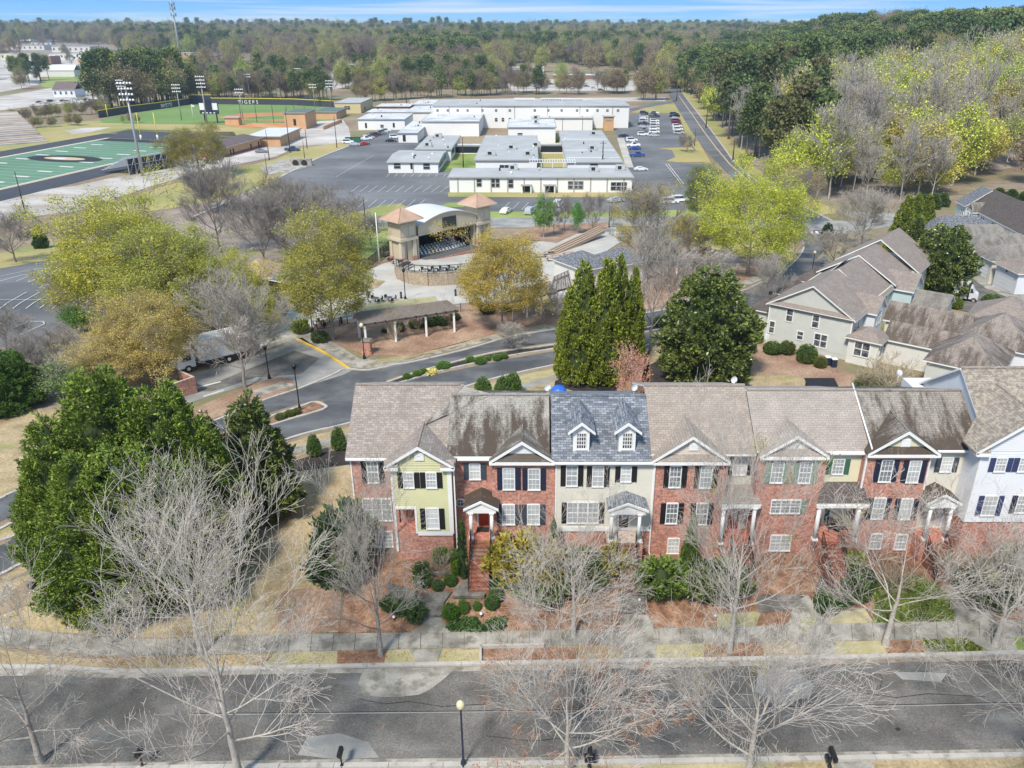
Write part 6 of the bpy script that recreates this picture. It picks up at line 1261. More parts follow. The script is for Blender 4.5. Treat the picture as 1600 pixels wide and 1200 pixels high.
def ball_field():
    pts = [(155,184.5),(200,177),(255,170),(295,163.5),(297,162.5),(331,162),(332,163),(400,163.5),(460,164.5),(522,168)]
    ln = [P(u, v) for u, v in pts]; t = thing('outfield_wall', 'long dark outfield wall with a yellow top rail', 'wall', ln[0]); 
    for i, (a, b) in enumerate(zip(ln, ln[1:])):
        hgt = 3.6 if i not in (4,) else 5.2; mb = MB(); rail_prism(mb, [a, b], .3, -.2, hgt, M['track']); mb.build('panel', t); mb = MB(); rail_prism(mb, [a, b], .4, hgt+.002, hgt+.35, M['yellow_paint']); mb.build('top_rail', t)
    a, b = P(250, 171), P(275, 167); ang = math.atan2(b.y-a.y, b.x-a.x); m_ = (a+b)/2; text('FAYETTE', m_+Vector((0, -1.4, .7)), 3.1, 'lens_white', t, ang); a, b = P(374, 163.3), P(404, 163.5); m_ = (a+b)/2; text('T I G E R S', m_+Vector((0, -1.2, .7)), 2.9, 'lens_white', t, math.atan2(b.y-a.y, b.x-a.x))
    p = P(330, 192.5); t = thing('scoreboard', 'large dark scoreboard with white panels on two legs', 'scoreboard', p); s = 1/(F/(p.y*CP+42*SP)); w = 29*s; z0, z1 = ZV(178, p.y), ZV(160, p.y)
    mb = MB(); mb.box(p.x-w/2, p.x+w/2, p.y-.4, p.y+.4, z0, z1, M['shut_navy']); mb.add([(p.x-w*.2,p.y-.41,z1),(p.x+w*.2,p.y-.41,z1),(p.x+w*.1,p.y-.41,z1+1.2),(p.x-w*.1,p.y-.41,z1+1.2)], [(0,1,2,3)], M['shut_navy']); mb.build('board', t)
    for sx in (-.34, .34): mb = MB(); mb.box(p.x+w*sx-w*.14, p.x+w*sx+w*.14, p.y-.46, p.y-.4, z0+(z1-z0)*.35, z1-.3, M['lens_white']); mb.build('advert_panel', t)
    for k in range(4): mb = MB(); mb.box(p.x-w*.38+k*w*.2, p.x-w*.28+k*w*.2, p.y-.45, p.y-.4, z0+.3, z0+.8, M['lens_white']); mb.build('score_panel', t)
    for sx in (-.3, .36): mb = MB(); mb.box(p.x+w*sx-.25, p.x+w*sx+.25, p.y-.3, p.y+.3, p.z-.3, z0, M['black_metal']); mb.build('leg', t)
    p = P(303, 190); t = thing('flagpole', 'white flagpole with a small flag beside the scoreboard', 'flagpole', p); zt = ZV(163, p.y); mb = MB(); mb.tube(p, (p.x, p.y, zt), .14, .08, 6, M['metal_white']); mb.build('pole', t); mb = MB(); mb.add([(p.x,p.y,zt),(p.x+1.4,p.y+.2,zt-.5),(p.x+1.3,p.y+.2,zt-1.4),(p.x,p.y,zt-1)], [(0,1,2,3)], M['lens_white']); mb.build('flag', t)
    for u, vb, lab in ((221, 219.5, 'left yellow goal post at the far end of the football field'), (247, 219.5, 'right yellow goal post at the far end of the football field')):
        p = P(u, vb); t = thing('goal_post', lab, 'goal post', p, 0, 'yellow goal posts'); zt = ZV(176, p.y); mb = MB(); mb.tube(p, (p.x, p.y, zt), .2, .14, 6, M['yellow_paint']); mb.build('upright', t)
        mb = MB(); mb.tube((p.x, p.y, p.z), (p.x, p.y, p.z+2.2), .42, n=8, mat=M['lens_white']); mb.build('pad', t)
    p = P(169, 184); t = thing('foul_pole', 'yellow foul pole at the left end of the outfield wall', 'pole', p); mb = MB(); mb.tube(p, (p.x, p.y, ZV(163, p.y)), .2, n=6, mat=M['yellow_paint']); mb.build('pole', t)
    # tall thin backstop posts
    for k, u in enumerate((378, 402, 428, 450, 462, 478)): p = P(u, 193); t = thing('backstop_post', 'thin dark netting post round the infield', 'post', p, 0, 'netting posts round the infield'); mb = MB(); mb.tube(p, (p.x, p.y, ZV(160, p.y)), .13, n=5, mat=M['black_metal']); mb.build('pole', t)
    # left concrete stand
    A, B, C_, D_ = P(0, 228), P(75, 222), P(30, 196), P(-60, 200); t = thing('concrete_stand', 'concrete grandstand with tan benches at the left edge', 'grandstand', P(20, 225))
    n = 9
    for k in range(n):
        a = A.lerp(D_, k/n); b = B.lerp(C_, k/n); a2 = A.lerp(D_, (k+1)/n); b2 = B.lerp(C_, (k+1)/n); h = .5+k*.75; zb = T(a.y)
        mb = MB(); mb.ext([(a.x,a.y),(b.x,b.y),(b2.x,b2.y),(a2.x,a2.y)], zb-.5, zb+h, M['gravel']); mb.build('step', t)
        mb = MB(); q = [a.lerp(a2, .3), b.lerp(b2, .3), b.lerp(b2, .62), a.lerp(a2, .62)]; mb.ext([(p.x, p.y) for p in q], zb+h+.002, zb+h+.3, M['slat_tan']); mb.build('bench', t)
    # bleachers on steel frame seen from behind
    f = Loc(P(180, 279), P(280, 261), T(P(230, 270).y)); t = thing('bleachers', 'grey steel bleachers seen from behind beside the football field', 'bleachers', f(f.L*.5, 0, 0)); L = f.L
    for k in range(8): mb = MB(); lbox(mb, f, L*.22, L, 1+k*1.5, 2.3+k*1.5, 5.2-k*.6, 5.35-k*.6, M['galv']); mb.build('bench', t)
    for k in range(8):
        a = L*.24+L*.75*k/7; mb = MB(); lbox(mb, f, a-.12, a+.12, .6, .84, 0, 5.4, M['galv']); mb.build('post', t)
        if k < 7: 
            b = L*.24+L*.75*(k+1)/7; mb = MB(); mb.tube(f(a, .7, .2), f(b, .7, 5.0), .1, n=4, mat=M['galv']); mb.tube(f(a, .7, 3.2), f(b, .7, 3.2), .1, n=4, mat=M['galv']); mb.build('brace', t)
    mb = MB(); mb.add([f(L*.24, 1.1, .1), f(L*.99, 1.1, .1), f(L*.99, 1.1, 4.9), f(L*.24, 1.1, 4.9)], [(0,1,2,3)], M['track']); mb.build('backing', t)
ball_field()
# ------------------------------------------------------------------ bandstand
def bandstand():
    a, b = P(656, 406), P(746, 390); f = Loc(a, b, min(a.z, b.z)); L = f.L; k_ = F/(a.y*CP+(H-a.z)*SP)
    Ht = lambda v: ZV(v, a.y)-f.o.z
    t = thing('bandstand', 'beige open air stage between two towers with terracotta pyramid roofs', 'stage', f(L/2, 0, 0)); print('bandstand L', L)
    tw = 3.6; ztop = Ht(340)
    for (c0, lab) in ((-tw*1.15, 0), (L+.2, 1)):
        mb = MB(); lbox(mb, f, c0+.35, c0+tw-.35, .35, tw-.35, -1, ztop*.58, M['stucco']); mb.build('tower_shaft', t)
        for dx in (0, tw-.75):
            for dy in (0, tw-.75): mb = MB(); lbox(mb, f, c0+dx, c0+dx+.75, dy, dy+.75, 1.8, ztop*.58-.02, M['stucco_trim']); mb.build('pier', t); mb = MB(); lbox(mb, f, c0+dx-.06, c0+dx+.81, dy-.06, dy+.81, -1, 1.8, M['brick_red']); mb.build('pier_base', t)
        mb = MB(); lbox(mb, f, c0-.25, c0+tw+.25, -.25, tw+.25, ztop*.56, ztop*.62, M['stucco_trim']); lbox(mb, f, c0-.15, c0+tw+.15, -.15, tw+.15, ztop*.935, ztop, M['stucco_trim']); mb.build('cornice', t)
        mb = MB(); lbox(mb, f, c0, c0+tw, 0, tw, ztop*.62, ztop*.935, M['stucco']); mb.build('tower_head', t)
        for q in range(8): mb = MB(); lbox(mb, f, c0+.2+q*.43, c0+.36+q*.43, -.22, -.02, ztop*.9, ztop*.935, M['stucco_trim']); mb.build('bracket', t)
        for q in range(2): mb = MB(); lbox(mb, f, c0+.45+q*1.5, c0+1.7+q*1.5, -.04, .01, ztop*.66, ztop*.86, M['stucco_trim']); mb.build('tower_panel', t)
        mb = MB(); o = 1.1; p0, p1, p2, p3 = f(c0-o,-o,ztop), f(c0+tw+o,-o,ztop), f(c0+tw+o,tw+o,ztop), f(c0-o,tw+o,ztop); ap = f(c0+tw/2, tw/2, ztop+2.0)
        for x, y in ((p0,p1),(p1,p2),(p2,p3),(p3,p0)): mb.slab([x, y, ap], .16, M['terracotta'], M['stucco_trim'])
        for x in (p0, p1, p2, p3): mb.tube(x+Vector((0, 0, .02)), ap, .09, n=5, mat=M['terracotta'])
        mb.build('tower_roof', t)
        mb = MB(); mb.tube(f(c0+.9, -.5, -.5), f(c0+.9, -.5, ztop*.56), .09, n=6, mat=M['black_metal']); mb.build('downpipe', t)
    z1 = ztop*.60; z0e = ztop*.80; zc = ztop*1.0; n = 14; arc = [(L*i/n, z0e+(zc-z0e)*math.sin(math.pi*i/n)**.9) for i in range(n+1)]
    mb = MB(); vs = [f(x,0,z) for x, z in arc]+[f(x,0,z1) for x, z in arc]+[f(x,.5,z) for x, z in arc]+[f(x,.5,z1) for x, z in arc]; m = n+1
    mb.add(vs, [(i, m+i, m+i+1, i+1) for i in range(n)]+[(m+i, 3*m+i, 3*m+i+1, m+i+1) for i in range(n)], M['stucco']); mb.build('front_arch', t)
    mb = MB(); dp = 9.0
    for i in range(n): (xa, za), (xb, zb) = arc[i], arc[i+1]; mb.slab([f(xa,-.3,za+.15), f(xb,-.3,zb+.15), f(xb,dp,zb+.15), f(xa,dp,za+.15)], .15, M['roof_white'], M['stucco_trim'])
    mb.build('vault_roof', t)
    mb = MB(); lbox(mb, f, 0, .4, .5, dp, 0, z0e, M['stucco']); lbox(mb, f, L-.4, L, .5, dp, 0, z0e, M['stucco']); lbox(mb, f, .4, L-.4, dp-.3, dp, 0, z0e, M['stucco']); mb.build('wall', t)
    mb = MB(); lbox(mb, f, .41, L-.41, dp-.6, dp-.31, .9, z1+.6, M['stage_cloth']); lbox(mb, f, .41, .7, 1.5, dp-.6, .9, z1+.3, M['stage_cloth']); lbox(mb, f, L-.7, L-.41, 1.5, dp-.6, .9, z1+.3, M['stage_cloth'])
    for q in range(22): lbox(mb, f, .6+q*(L-1.6)/22, .85+q*(L-1.6)/22, dp-.75, dp-.6, .9, z1+.5, M['stage_cloth'])
    mb.build('curtain', t); mb = MB(); lbox(mb, f, L-1.6, L-1.1, 5, 5.2, .9, z1-.3, M['red_cloth']); mb.build('red_banner', t)
    mb = MB(); lbox(mb, f, .41, L-.41, -2.0, dp-.31, -1, .88, M['stage_floor']); mb.build('stage_floor', t); mb = MB(); lbox(mb, f, -.5, L+.5, -2.3, -2.01, -1, .9, M['brick_red']); mb.build('stage_edge', t)
    xa, xb = L*.40, L*.63; mb = MB(); lbox(mb, f, xa, xb, -.12, -.02, z1+.55, z1+.55+(xb-xa)*.58, M['black_metal']); s = mb.build('screen_frame', t); mb = MB(); lbox(mb, f, xa+.12, xb-.12, -.16, -.121, z1+.67, z1+.43+(xb-xa)*.58, M['screen']); mb.build('screen', t)
    # chair rows on stage
    k = 0; proto = None
    for row in range(4):
        for c in range(14):
            p = f(1.6+c*.72*(L-3)/10.1*.98, 5.6-row*1.5-(.5*math.cos(c/13*3.14-1.57)), .9)
            if proto is None:
                proto = thing('folding_chair', 'white folding chair in the rows on the stage', 'chair', p, math.atan2(f.x.y, f.x.x), 'white folding chairs on the stage'); q = Vector((0, 0, 0))
                mb = MB(); mb.box(-.22, .22, -.2, .2, .42, .46, M['chair_white']); o = mb.build('seat', proto, world=False); mb = MB(); mb.box(-.22, .22, .18, .22, .5, .85, M['chair_white']); mb.build('backrest', proto, world=False)
                for sx in (-.2, .17): mb = MB(); mb.box(sx, sx+.03, -.2, -.17, 0, .42, M['chair_white']); mb.box(sx, sx+.03, .17, .2, 0, .6, M['chair_white']); mb.build('leg', proto, world=False)
            else: dup(proto, p, math.atan2(f.x.y, f.x.x)+random.uniform(-.2, .2))
    return f, L
BF, BL = bandstand()
def wallline(name, label, cat, px, h, w, mat, cap=None, part='wall'):
    ln = [P(u, v) for u, v in px]; t = thing(name, label, cat, ln[0]); mb = MB(); rail_prism(mb, ln, w, -.3, h, M[mat]); mb.build(part, t)
    if cap: mb = MB(); rail_prism(mb, ln, w+.1, h+.002, h+.12, M[cap]); mb.build('coping', t)
    return t
def fence(name, label, px, h, mat='black_metal', step=2.4, bars=True, group=None, z0=0):
    ln = smooth_line(px, 3); t = thing(name, label, 'fence', ln[0], 0, group); mb = MB()
    for z in (h, h*.12, h*.9): rail_prism(mb, ln, .05, z0+z-.025, z0+z+.025, M[mat])
    mb.build('rail', t); d = 0; mb2 = MB()
    for a, b in zip(ln, ln[1:]):
        L = (b-a).length; n = max(1, round(L/step))
        for i in range(n): p = a.lerp(b, i/n); p.z = T(p.y); mb = MB(); mb.box(p.x-.045, p.x+.045, p.y-.045, p.y+.045, p.z-.2+z0, p.z+h+.08+z0, M[mat]); mb.build('post', t)
        if bars:
            for i in range(int(L/.16)): p = a.lerp(b, i*.16/L); p.z = T(p.y); mb2.box(p.x-.012, p.x+.012, p.y-.012, p.y+.012, p.z+.1, p.z+h, M[mat])
    if bars and mb2.f: o = mb2.build('picket', t); o['kind'] = 'stuff'
    return t
wallline('terrace_wall', 'curved beige block retaining wall in front of the stage terrace', 'wall', [(619,424),(622,436),(640,444),(670,447),(700,446),(730,443),(770,438)], 2.2, .5, 'block_tan', 'concrete')
D('terrace', [(620,424),(640,432),(670,435),(720,433),(770,428),(800,405),(760,395),(640,410)], 'plaza', 4)
fence('terrace_railing', 'dark railing along the curved terrace wall', [(621,436),(640,444),(670,447),(700,446),(760,440)], 1.1, bars=False, z0=2.32)
fence('stage_fence', 'dark fence climbing from the plaza to the left tower', [(577,420),(600,400),(620,380)], 2.0)
fence('screen_fence', 'black mesh fence along the street behind the stage', [(561,360),(600,361),(625,361)], 1.9)
fence('promenade_fence', 'dark metal fence behind the pergola planting', [(488,516),(520,513),(560,505),(640,497),(720,488),(800,482)], 1.3, bars=False)
def planks():
    t = thing('wooden_steps', 'weathered timber steps and planters left of the stage', 'steps', P(620, 412))
    for k in range(9): a, b = P(596+k*4, 400+k*3.2), P(618+k*3.2, 392+k*3.2); mb = MB(); rail_prism(mb, [a, b], .5, .1+.05*k, .35+.05*k, M['wood_dark' if k % 2 else 'wood_grey']); mb.build('plank', t)
planks()
def pergola(name, label, px4, nr, h=3.0, nsl=17, mat='wood_grey', posts=True):
    """px4: ground points front-left, front-right, back-right, back-left"""
    A, B, C_, D_ = [P(u, v) for u, v in px4]; z = T((A.y+C_.y)/2); t = thing(name, label, 'pergola', (A+C_)/2); q = lambda s, r: A.lerp(B, s).lerp(D_.lerp(C_, s), r)
    def beam(p0, p1, z0, z1, w, nm, m=mat): d = Vector((p1.x-p0.x, p1.y-p0.y, 0)).normalized(); n = Vector((-d.y, d.x, 0))*w/2; mb = MB(); mb.add([(p.x+s*n.x, p.y+s*n.y, zz) for zz in (z+z0, z+z1) for p, s in ((p0, -1), (p1, -1), (p1, 1), (p0, 1))], [(3,2,1,0),(4,5,6,7),(0,1,5,4),(1,2,6,5),(2,3,7,6),(3,0,4,7)], M[m]); return mb.build(nm, t)
    for r in (.12, .88): beam(q(-.01, r), q(1.01, r), h-.32, h-.02, .14, 'beam', 'wood_grey')
    for k in range(nr): s = (k+.3)/(nr-.4); beam(q(s, -.02), q(s, 1.02), h, h+.24, .13, 'rafter', 'wood_dark')
    for k in range(nsl): r = k/(nsl-1); beam(q(-.01, r), q(1.01, r), h+.242, h+.30, .11, 'slat', 'wood_grey')
    if posts:
        for s in (.04, .34, .66, .96):
            for r in (.12, .88): p = q(s, r); mb = MB(); mb.box(p.x-.13, p.x+.13, p.y-.13, p.y+.13, T(p.y)-.2, z+h-.33, M['trim']); mb.build('post', t)
            p = q(s, .5); mb = MB(); 
    return t
def px_top(u, v, h): p = PZ(u, v, h+T(P(u, v).y)); return proj(p.x, p.y, T(p.y))
pergola('pergola', 'long weathered timber pergola over the mulch bed facing the avenue', [px_top(u, v, 3.1) for u, v in ((565,509),(717,486),(698,473),(551,492))], 10, 3.1)
pergola('pergola', 'short grey pergola beside the snack building', [px_top(u, v, 3.0) for u, v in ((858,462),(895,455),(888,436),(865,444))], 5, 3.0, 14)
pergola('pergola', 'grey pergola between the yellow maple and the cypress group', [px_top(u, v, 3.0) for u, v in ((800,473),(870,462),(860,450),(795,460))], 7, 3.0, 14)
pergola('pergola', 'dark open pergola under the bright yellow tree', [px_top(u, v, 3.0) for u, v in ((1052,412),(1098,424),(1135,405),(1085,397))], 7, 3.0, 14)
for i, (u, v) in enumerate(((611,527),(654,519),(617,538-4),(702,512))):
    p = P(u, v); t = place('twiggy0', 'climbing_vine', ['leafless brown vine on the second pergola post', 'leafless brown vine on the third pergola post', 'leafless brown vine beside the brick pier', 'leafless brown vine on the last pergola post'][i], p, .75, group='bare vines on the pergola posts', cat='vine', sz=1.3)
def pier(u, v, lab):
    p = P(u, v); t = thing('brick_pier', lab, 'pier', p); mb = MB(); mb.cbox(p, 1.0, 1.0, 1.7, M['brick_red']); mb.build('shaft', t); mb = MB(); mb.cbox(p+Vector((0, 0, 1.7)), 1.2, 1.2, .14, M['concrete']); mb.build('cap', t)
    mb = MB(); mb.cbox(p+Vector((0, 0, -.1)), 1.3, 1.3, .45, M['brick_red']); mb.build('plinth', t)
pier(574.5, 552, 'square red brick pier at the corner of the pergola bed')
def street_lamp(u, vb, vt, lab, kind='globe', par=None):
    p = P(u, vb); zt = ZV(vt, p.y); t = thing('street_lamp', lab, 'street lamp', p, 0, 'street lamps'); mb = MB(); mb.lathe(p, [(.2, 0), (.2, .3), (.12, .5), (.07, .8), (.055, zt-p.z-.55)], 8, M['black_metal']); mb.build('pole', t)
    if kind == 'globe': mb = MB(); mb.lathe((p.x, p.y, zt-.55), [(.1,0),(.24,.15),(.27,.32),(.2,.47),(.06,.56),(.02,.62)], 12, M['lamp_globe']); mb.build('globe', t)
    else: mb = MB(); mb.lathe((p.x, p.y, zt-.55), [(.08,0),(.2,.1),(.24,.42),(.32,.44),(.12,.55),(.02,.66)], 8, M['black_metal']); mb.build('lantern', t)
    return t
street_lamp(468.5, 641, 570, 'black lamp post with a lantern head on the median island', 'l')
street_lamp(569.5, 561, 505, 'lamp post with white globe in front of the brick pier'); street_lamp(803, 508, 464, 'lamp post with white globe beside the short bed by the avenue')
street_lamp(421, 592, 540, 'plain dark lamp post at the car park corner', 'l'); street_lamp(489, 522, 480, 'dark lamp post beside the plaza entrance', 'l'); street_lamp(633.5, 468, 420, 'dark lamp post in front of the curved terrace wall', 'l')
street_lamp(1198, 505, 455, 'grey lamp post on the avenue verge near the grey house', 'l'); street_lamp(1268, 430, 392, 'lamp post with pale globe beside the rear terrace'); street_lamp(327, 532, 505, 'thin dark post behind the box truck', 'l')
p = P(722, 1196); p = Vector((XU(722, 1150, 31.3), 31.3, 0)); zt = ZV(1094, p.y); t = thing('street_lamp', 'nearest street lamp with cream acorn globe on dark blue pole', 'street lamp', p, 0, 'street lamps'); mb = MB(); mb.lathe(p, [(.16,0),(.16,.25),(.1,.4),(.06,.6),(.05,zt-.62)], 10, M['shut_navy']); mb.build('pole', t); mb = MB(); mb.lathe((p.x,p.y,zt-.62), [(.09,0),(.2,.14),(.235,.3),(.2,.45),(.09,.56),(.02,.62)], 14, M['lamp_globe']); mb.build('globe', t)
for i, (u, v) in enumerate(((488,450),(568,451),(576,466),(562,477),(627,467),(534,507),(712,463))): 
    p = P(u, v); t = thing('bollard', ['bollard on the tan oval lawn edge at the left', 'bollard at the right end of the tan oval lawn', 'bollard above the green oval lawn', 'bollard at the left end of the green oval lawn', 'bollard beside the lamp post under the terrace wall', 'bollard by the promenade fence', 'bollard at the foot of the terrace wall on the right'][i], 'bollard', p, 0, 'dark bollards on the plaza'); mb = MB(); mb.tube(p, p+Vector((0, 0, 1.0)), .16, n=8, mat=M['wood_dark']); mb.build('post', t); mb = MB(); mb.tube(p+Vector((0, 0, 1.0)), p+Vector((0, 0, 1.12)), .2, .12, 8, M['black_metal']); mb.build('cap', t)
def cafe_set(u, v, lab, par='stage_floor'):
    p = P(u, v); t = thing('cafe_table', lab, 'table', p, 0, 'cafe tables on the plaza'); mb = MB(); mb.lathe(p, [(.02,.72),(.55,.72),(.55,.76),(.02,.77)], 10, M[par]); mb.build('tabletop', t); mb = MB(); mb.tube(p, p+Vector((0, 0, .72)), .06, n=6, mat=M['black_metal']); mb.build('leg', t)
    for k in range(4):
        a = k*1.571+.6; q = p+Vector((math.cos(a)*.95, math.sin(a)*.95, 0)); c = thing('cafe_chair', 'dark chair at the %s' % lab.replace('table', 'table'), 'chair', q, a-1.57, 'dark chairs on the plaza'); mb = MB(); mb.box(-.22,.22,-.2,.2,.42,.46,M['black_metal']); mb.build('seat', c, world=False); mb = MB(); mb.box(-.22,.22,.18,.22,.46,.9,M['black_metal']); mb.build('backrest', c, world=False)
        for sx in (-.2,.17): mb = MB(); mb.box(sx,sx+.03,-.2,-.17,0,.42,M['black_metal']); mb.box(sx,sx+.03,.17,.2,0,.42,M['black_metal']); mb.build('leg', c, world=False)
for u, v, lab in ((587,473,'left table on the round paving'), (608,472,'right table on the round paving'), (503,510,'dark table behind the promenade fence'), (665,427,'table nearest the left tower on the terrace'), (680,426,'second table on the stage terrace'), (693,425,'third table on the stage terrace'), (707,424,'fourth table on the stage terrace')): cafe_set(u, v, lab)
for i, (u, v, lab) in enumerate(((845,402,'left wooden table group by the snack building'), (858,398,'middle wooden table group by the snack building'), (870,404,'right wooden table group by the snack building'), (888,400,'wooden table beside the steps'), (862,408,'front wooden table group by the snack building'))):
    p = P(u, v); t = thing('picnic_table', lab, 'picnic table', p, .3, 'wooden picnic tables'); mb = MB(); mb.box(-1.1,1.1,-.4,.4,.72,.78,M['slat_tan']); mb.build('tabletop', t, world=False)
    for sy in (-.75,.55): mb = MB(); mb.box(-1.1,1.1,sy,sy+.25,.42,.47,M['slat_tan']); mb.build('bench', t, world=False)
    for sx in (-.8,.75): mb = MB(); mb.box(sx,sx+.06,-.7,.7,.3,.4,M['wood_dark']); mb.box(sx,sx+.06,-.35,-.25,0,.72,M['wood_dark']); mb.box(sx,sx+.06,.25,.35,0,.72,M['wood_dark']); mb.build('leg', t, world=False)
# seat steps of the amphitheatre beside the snack building
def seat_steps():
    t = thing('seating_steps', 'tan block seating steps rising beside the snack building', 'seating', P(910, 385)); A, B = P(868, 398), P(945, 371); n = 4; d = (B-A); nn = Vector((d.y, -d.x, 0)).normalized()*-.42
    for k in range(n):
        off = nn*k; q = [A+off, B+off, B+off+nn, A+off+nn]; mb = MB(); zb = T(A.y)
        mb.ext([(p.x, p.y) for p in q], zb-.5, zb+.15+k*.22, M['slat_tan']); mb.build('step', t)
seat_steps()
def snack():
    f = Loc(P(866, 434), P(912, 448), T(P(900, 440).y)); t = thing('snack_building', 'cream kiosk with dark blue grey hipped roofs behind the cypress trees', 'kiosk', f(0, 0, 0)); L = f.L
    mb = MB(); lbox(mb, f, 0, L, 0, 6.5, -.5, 3.1, M['sid_offw']); lbox(mb, f, L*.45, L*1.3, 6.5, 11.5, -.5, 3.6, M['sid_offw']); mb.build('wall', t)
    mb = MB(); lhip(mb, f, 0, L, 0, 6.5, 3.1, 1.7, M['sh_slate'], .5); lhip(mb, f, L*.45, L*1.3, 6.5, 11.5, 3.6, 1.6, M['sh_slate'], .5); mb.build('roof', t, uv=True)
    f = Loc(P(372, 462), P(425, 462), T(P(400, 460).y)); t = thing('park_pavilion', 'small pavilion with terracotta roof among the yellow trees', 'pavilion', f(0, 0, 0)); mb = MB(); lbox(mb, f, .3, f.L-.3, .3, 6, -.5, 3.0, M['stucco']); mb.build('wall', t); mb = MB(); lhip(mb, f, 0, f.L, 0, 6.5, 3.0, 2.0, M['terracotta'], .6); mb.build('roof', t)
    f = Loc(P(425, 462), P(452, 466), T(P(440, 460).y)); t = thing('park_pavilion', 'small dark roofed pavilion right of the terracotta one', 'pavilion', f(0, 0, 0)); mb = MB(); lbox(mb, f, .3, f.L-.3, .3, 6, -.5, 2.8, M['wood_dark']); mb.build('wall', t); mb = MB(); lhip(mb, f, 0, f.L, 0, 6.5, 2.8, 1.6, M['sh_slate'], .5); mb.build('roof', t, uv=True)
snack()
# brick bin enclosure beside the truck
def bins():
    f = Loc(P(272, 625), P(309, 614), T(P(290, 620).y)); t = thing('bin_enclosure', 'open topped red brick bin enclosure beside the box truck', 'enclosure', f(0, 0, 0)); L = f.L
    for a0, a1, b0, b1 in ((0, L, 0, .25), (0, .25, .25, 3), (L-.25, L, .25, 3)): mb = MB(); lbox(mb, f, a0, a1, b0, b1, -.3, 1.9, M['brick_red']); mb.build('wall', t)
    t2 = thing('bin', 'lime green lidded bin inside the brick enclosure', 'bin', f(.8, 1.3, 0)); mb = MB(); lbox(mb, f, .4, 1.5, .8, 2, 0, 1.3, M['dark']); mb.build('body', t2); mb = MB(); lbox(mb, f, .35, 1.55, .75, 2.05, 1.302, 1.4, plain('lime', (.42, .62, .06), .5)); mb.build('lid', t2)
bins()
# ------------------------------------------------------------------ town in the distance
def town():
    specs = [(0,68,79,71,69,'sid_offw','grey_roof_flat','long pale building under the far left treeline'),(80,140,82,73,70.5,'sid_offw','roof_pale','long two storey block with a row of dark windows'),(0,48,94,84,79,'sid_butter','roof_pale','cream shop block at the left edge'),(48,78,101,88,84,'brick_brown','roof_pale','shop with a red front among the pale stores'),(76,125,93,84,80,'sid_offw','roof_pale','plain pale store left of the pine wood'),(40,115,120,110,103.5,'sid_offw','roof_white','long white warehouse above the green meadow'),(112,150,112,103,101,'sid_offw','roof_white','white store with a red sign above the meadow'),(120,148,99,93,90,'orange_block','roof_pale','small orange store behind the pine wood'),
        (82,116,152,140,136,'sid_white','brown_roof','white house with brown roof by the car yard'),(31,47,69,64,62,'brick_brown','roof_pale','brick house with pale pyramid roof under the far trees'),(48,80,72,66,62,'sid_grey','sh_slate','grey roofed house under the far trees'),(226,250,71,64,60,'brick_red','sh_slate','red brick house left of the phone mast'),(252,262,72,63,59,'brick_red','roof_pale','red brick turret house by the phone mast'),(170,182,68,63,61,'sid_offw','grey_roof_flat','pale far house left of the phone mast'),(275,298,92,83,80,'orange_block','roof_white','orange walled store behind the pine wood'),(320,336,94,87,84,'brick_brown','grey_roof_flat','brown store right of the pine wood'),(337,372,98,90,84.5,'brick_red','grey_roof_flat','red brick store with grey pyramid roof'),(328,392,108,99,96,'sid_offw','roof_white','long white roofed store behind the dark pines'),(285,300,104,97,94,'sid_lblue','blue_tarp','small store with a blue roof'),(375,395,106,101,99,'metal_white','green_roof','small green roofed store'),
        (270,312,138,129,126,'metal_white','roof_white','white shed glimpsed through the pines left of the lettering'),(335,395,141,131,128,'metal_white','roof_white','long white shed glimpsed behind the dark pines'),(423,452,112,103,98,'orange_block','roof_pale','orange block building beyond the bare trees'),(480,520,122,114,112,'sid_offw','roof_pale','pale wall beside the far car park'),(800,850,118,106,100,'sid_white','roof_pale','white two storey building in the woods behind the school'),(865,930,124,118,114,'brick_brown','roof_white','long low building with white roof in the woods'),(940,960,121,115,112,'green_roof','green_roof','small green building in the woods')]
    for (u0,u1,vb,vt,vk,w,r,lab) in specs:
        n = max(2, int((u1-u0)/8)); vm0 = vt+(vb-vt)*.25; vm1 = vt+(vb-vt)*.6
        wins = tuple((u0+(u1-u0)*(k+.3)/n, u0+(u1-u0)*(k+.6)/n, vm0, vm1, 'far_glass') for k in range(n)) if u0 not in (40,270,335,480,252) else ()
        house = 'house' in lab; block('far_building', lab, 'house' if house else 'building', u0, u1, vb, vt, vk, wall=w, roof=r, depth=22 if not house else 14, over=.4, wins=wins, ridge=5 if house else 0)
town()
# ------------------------------------------------------------------ planting, placed one by one
DIM = {'bare': (13, 5.3), 'mb': (14, 6), 'mbp': (14, 6), 'bud': (14, 6), 'thin': (14, 6), 'pine': (18, 4.2), 'hard': (15, 5.6), 'grey': (14.5, 5), 'leyland': (11, 3.6), 'arbor': (10, 1.9), 'magnolia': (10, 4.3), 'spire': (4.2, .42), 'topiary': (2.3, .9), 'globe': (1.75, 1.0), 'loose': (1.5, 1.0), 'twiggy': (2.6, 1.3), 'pinktwig': (2.6, 1.3)}
RD = {}
def dims(key):
    if key in RD: return RD[key]
    me = TREES[key][1][1]; v = np.empty(len(me.vertices)*3, np.float32); me.vertices.foreach_get('co', v); v = v.reshape(-1, 3)
    if key[:2] in ('ba', 'mb', 'bu', 'th', 'ha', 'gr', 'tw', 'pi'): RD[key] = (float(np.percentile(v[:, 2], 99.3)), float(np.percentile(np.hypot(v[:, 0], v[:, 1]), 96))); return RD[key]
    for k in sorted(DIM, key=len, reverse=True):
        if key.startswith(k): return DIM[k]
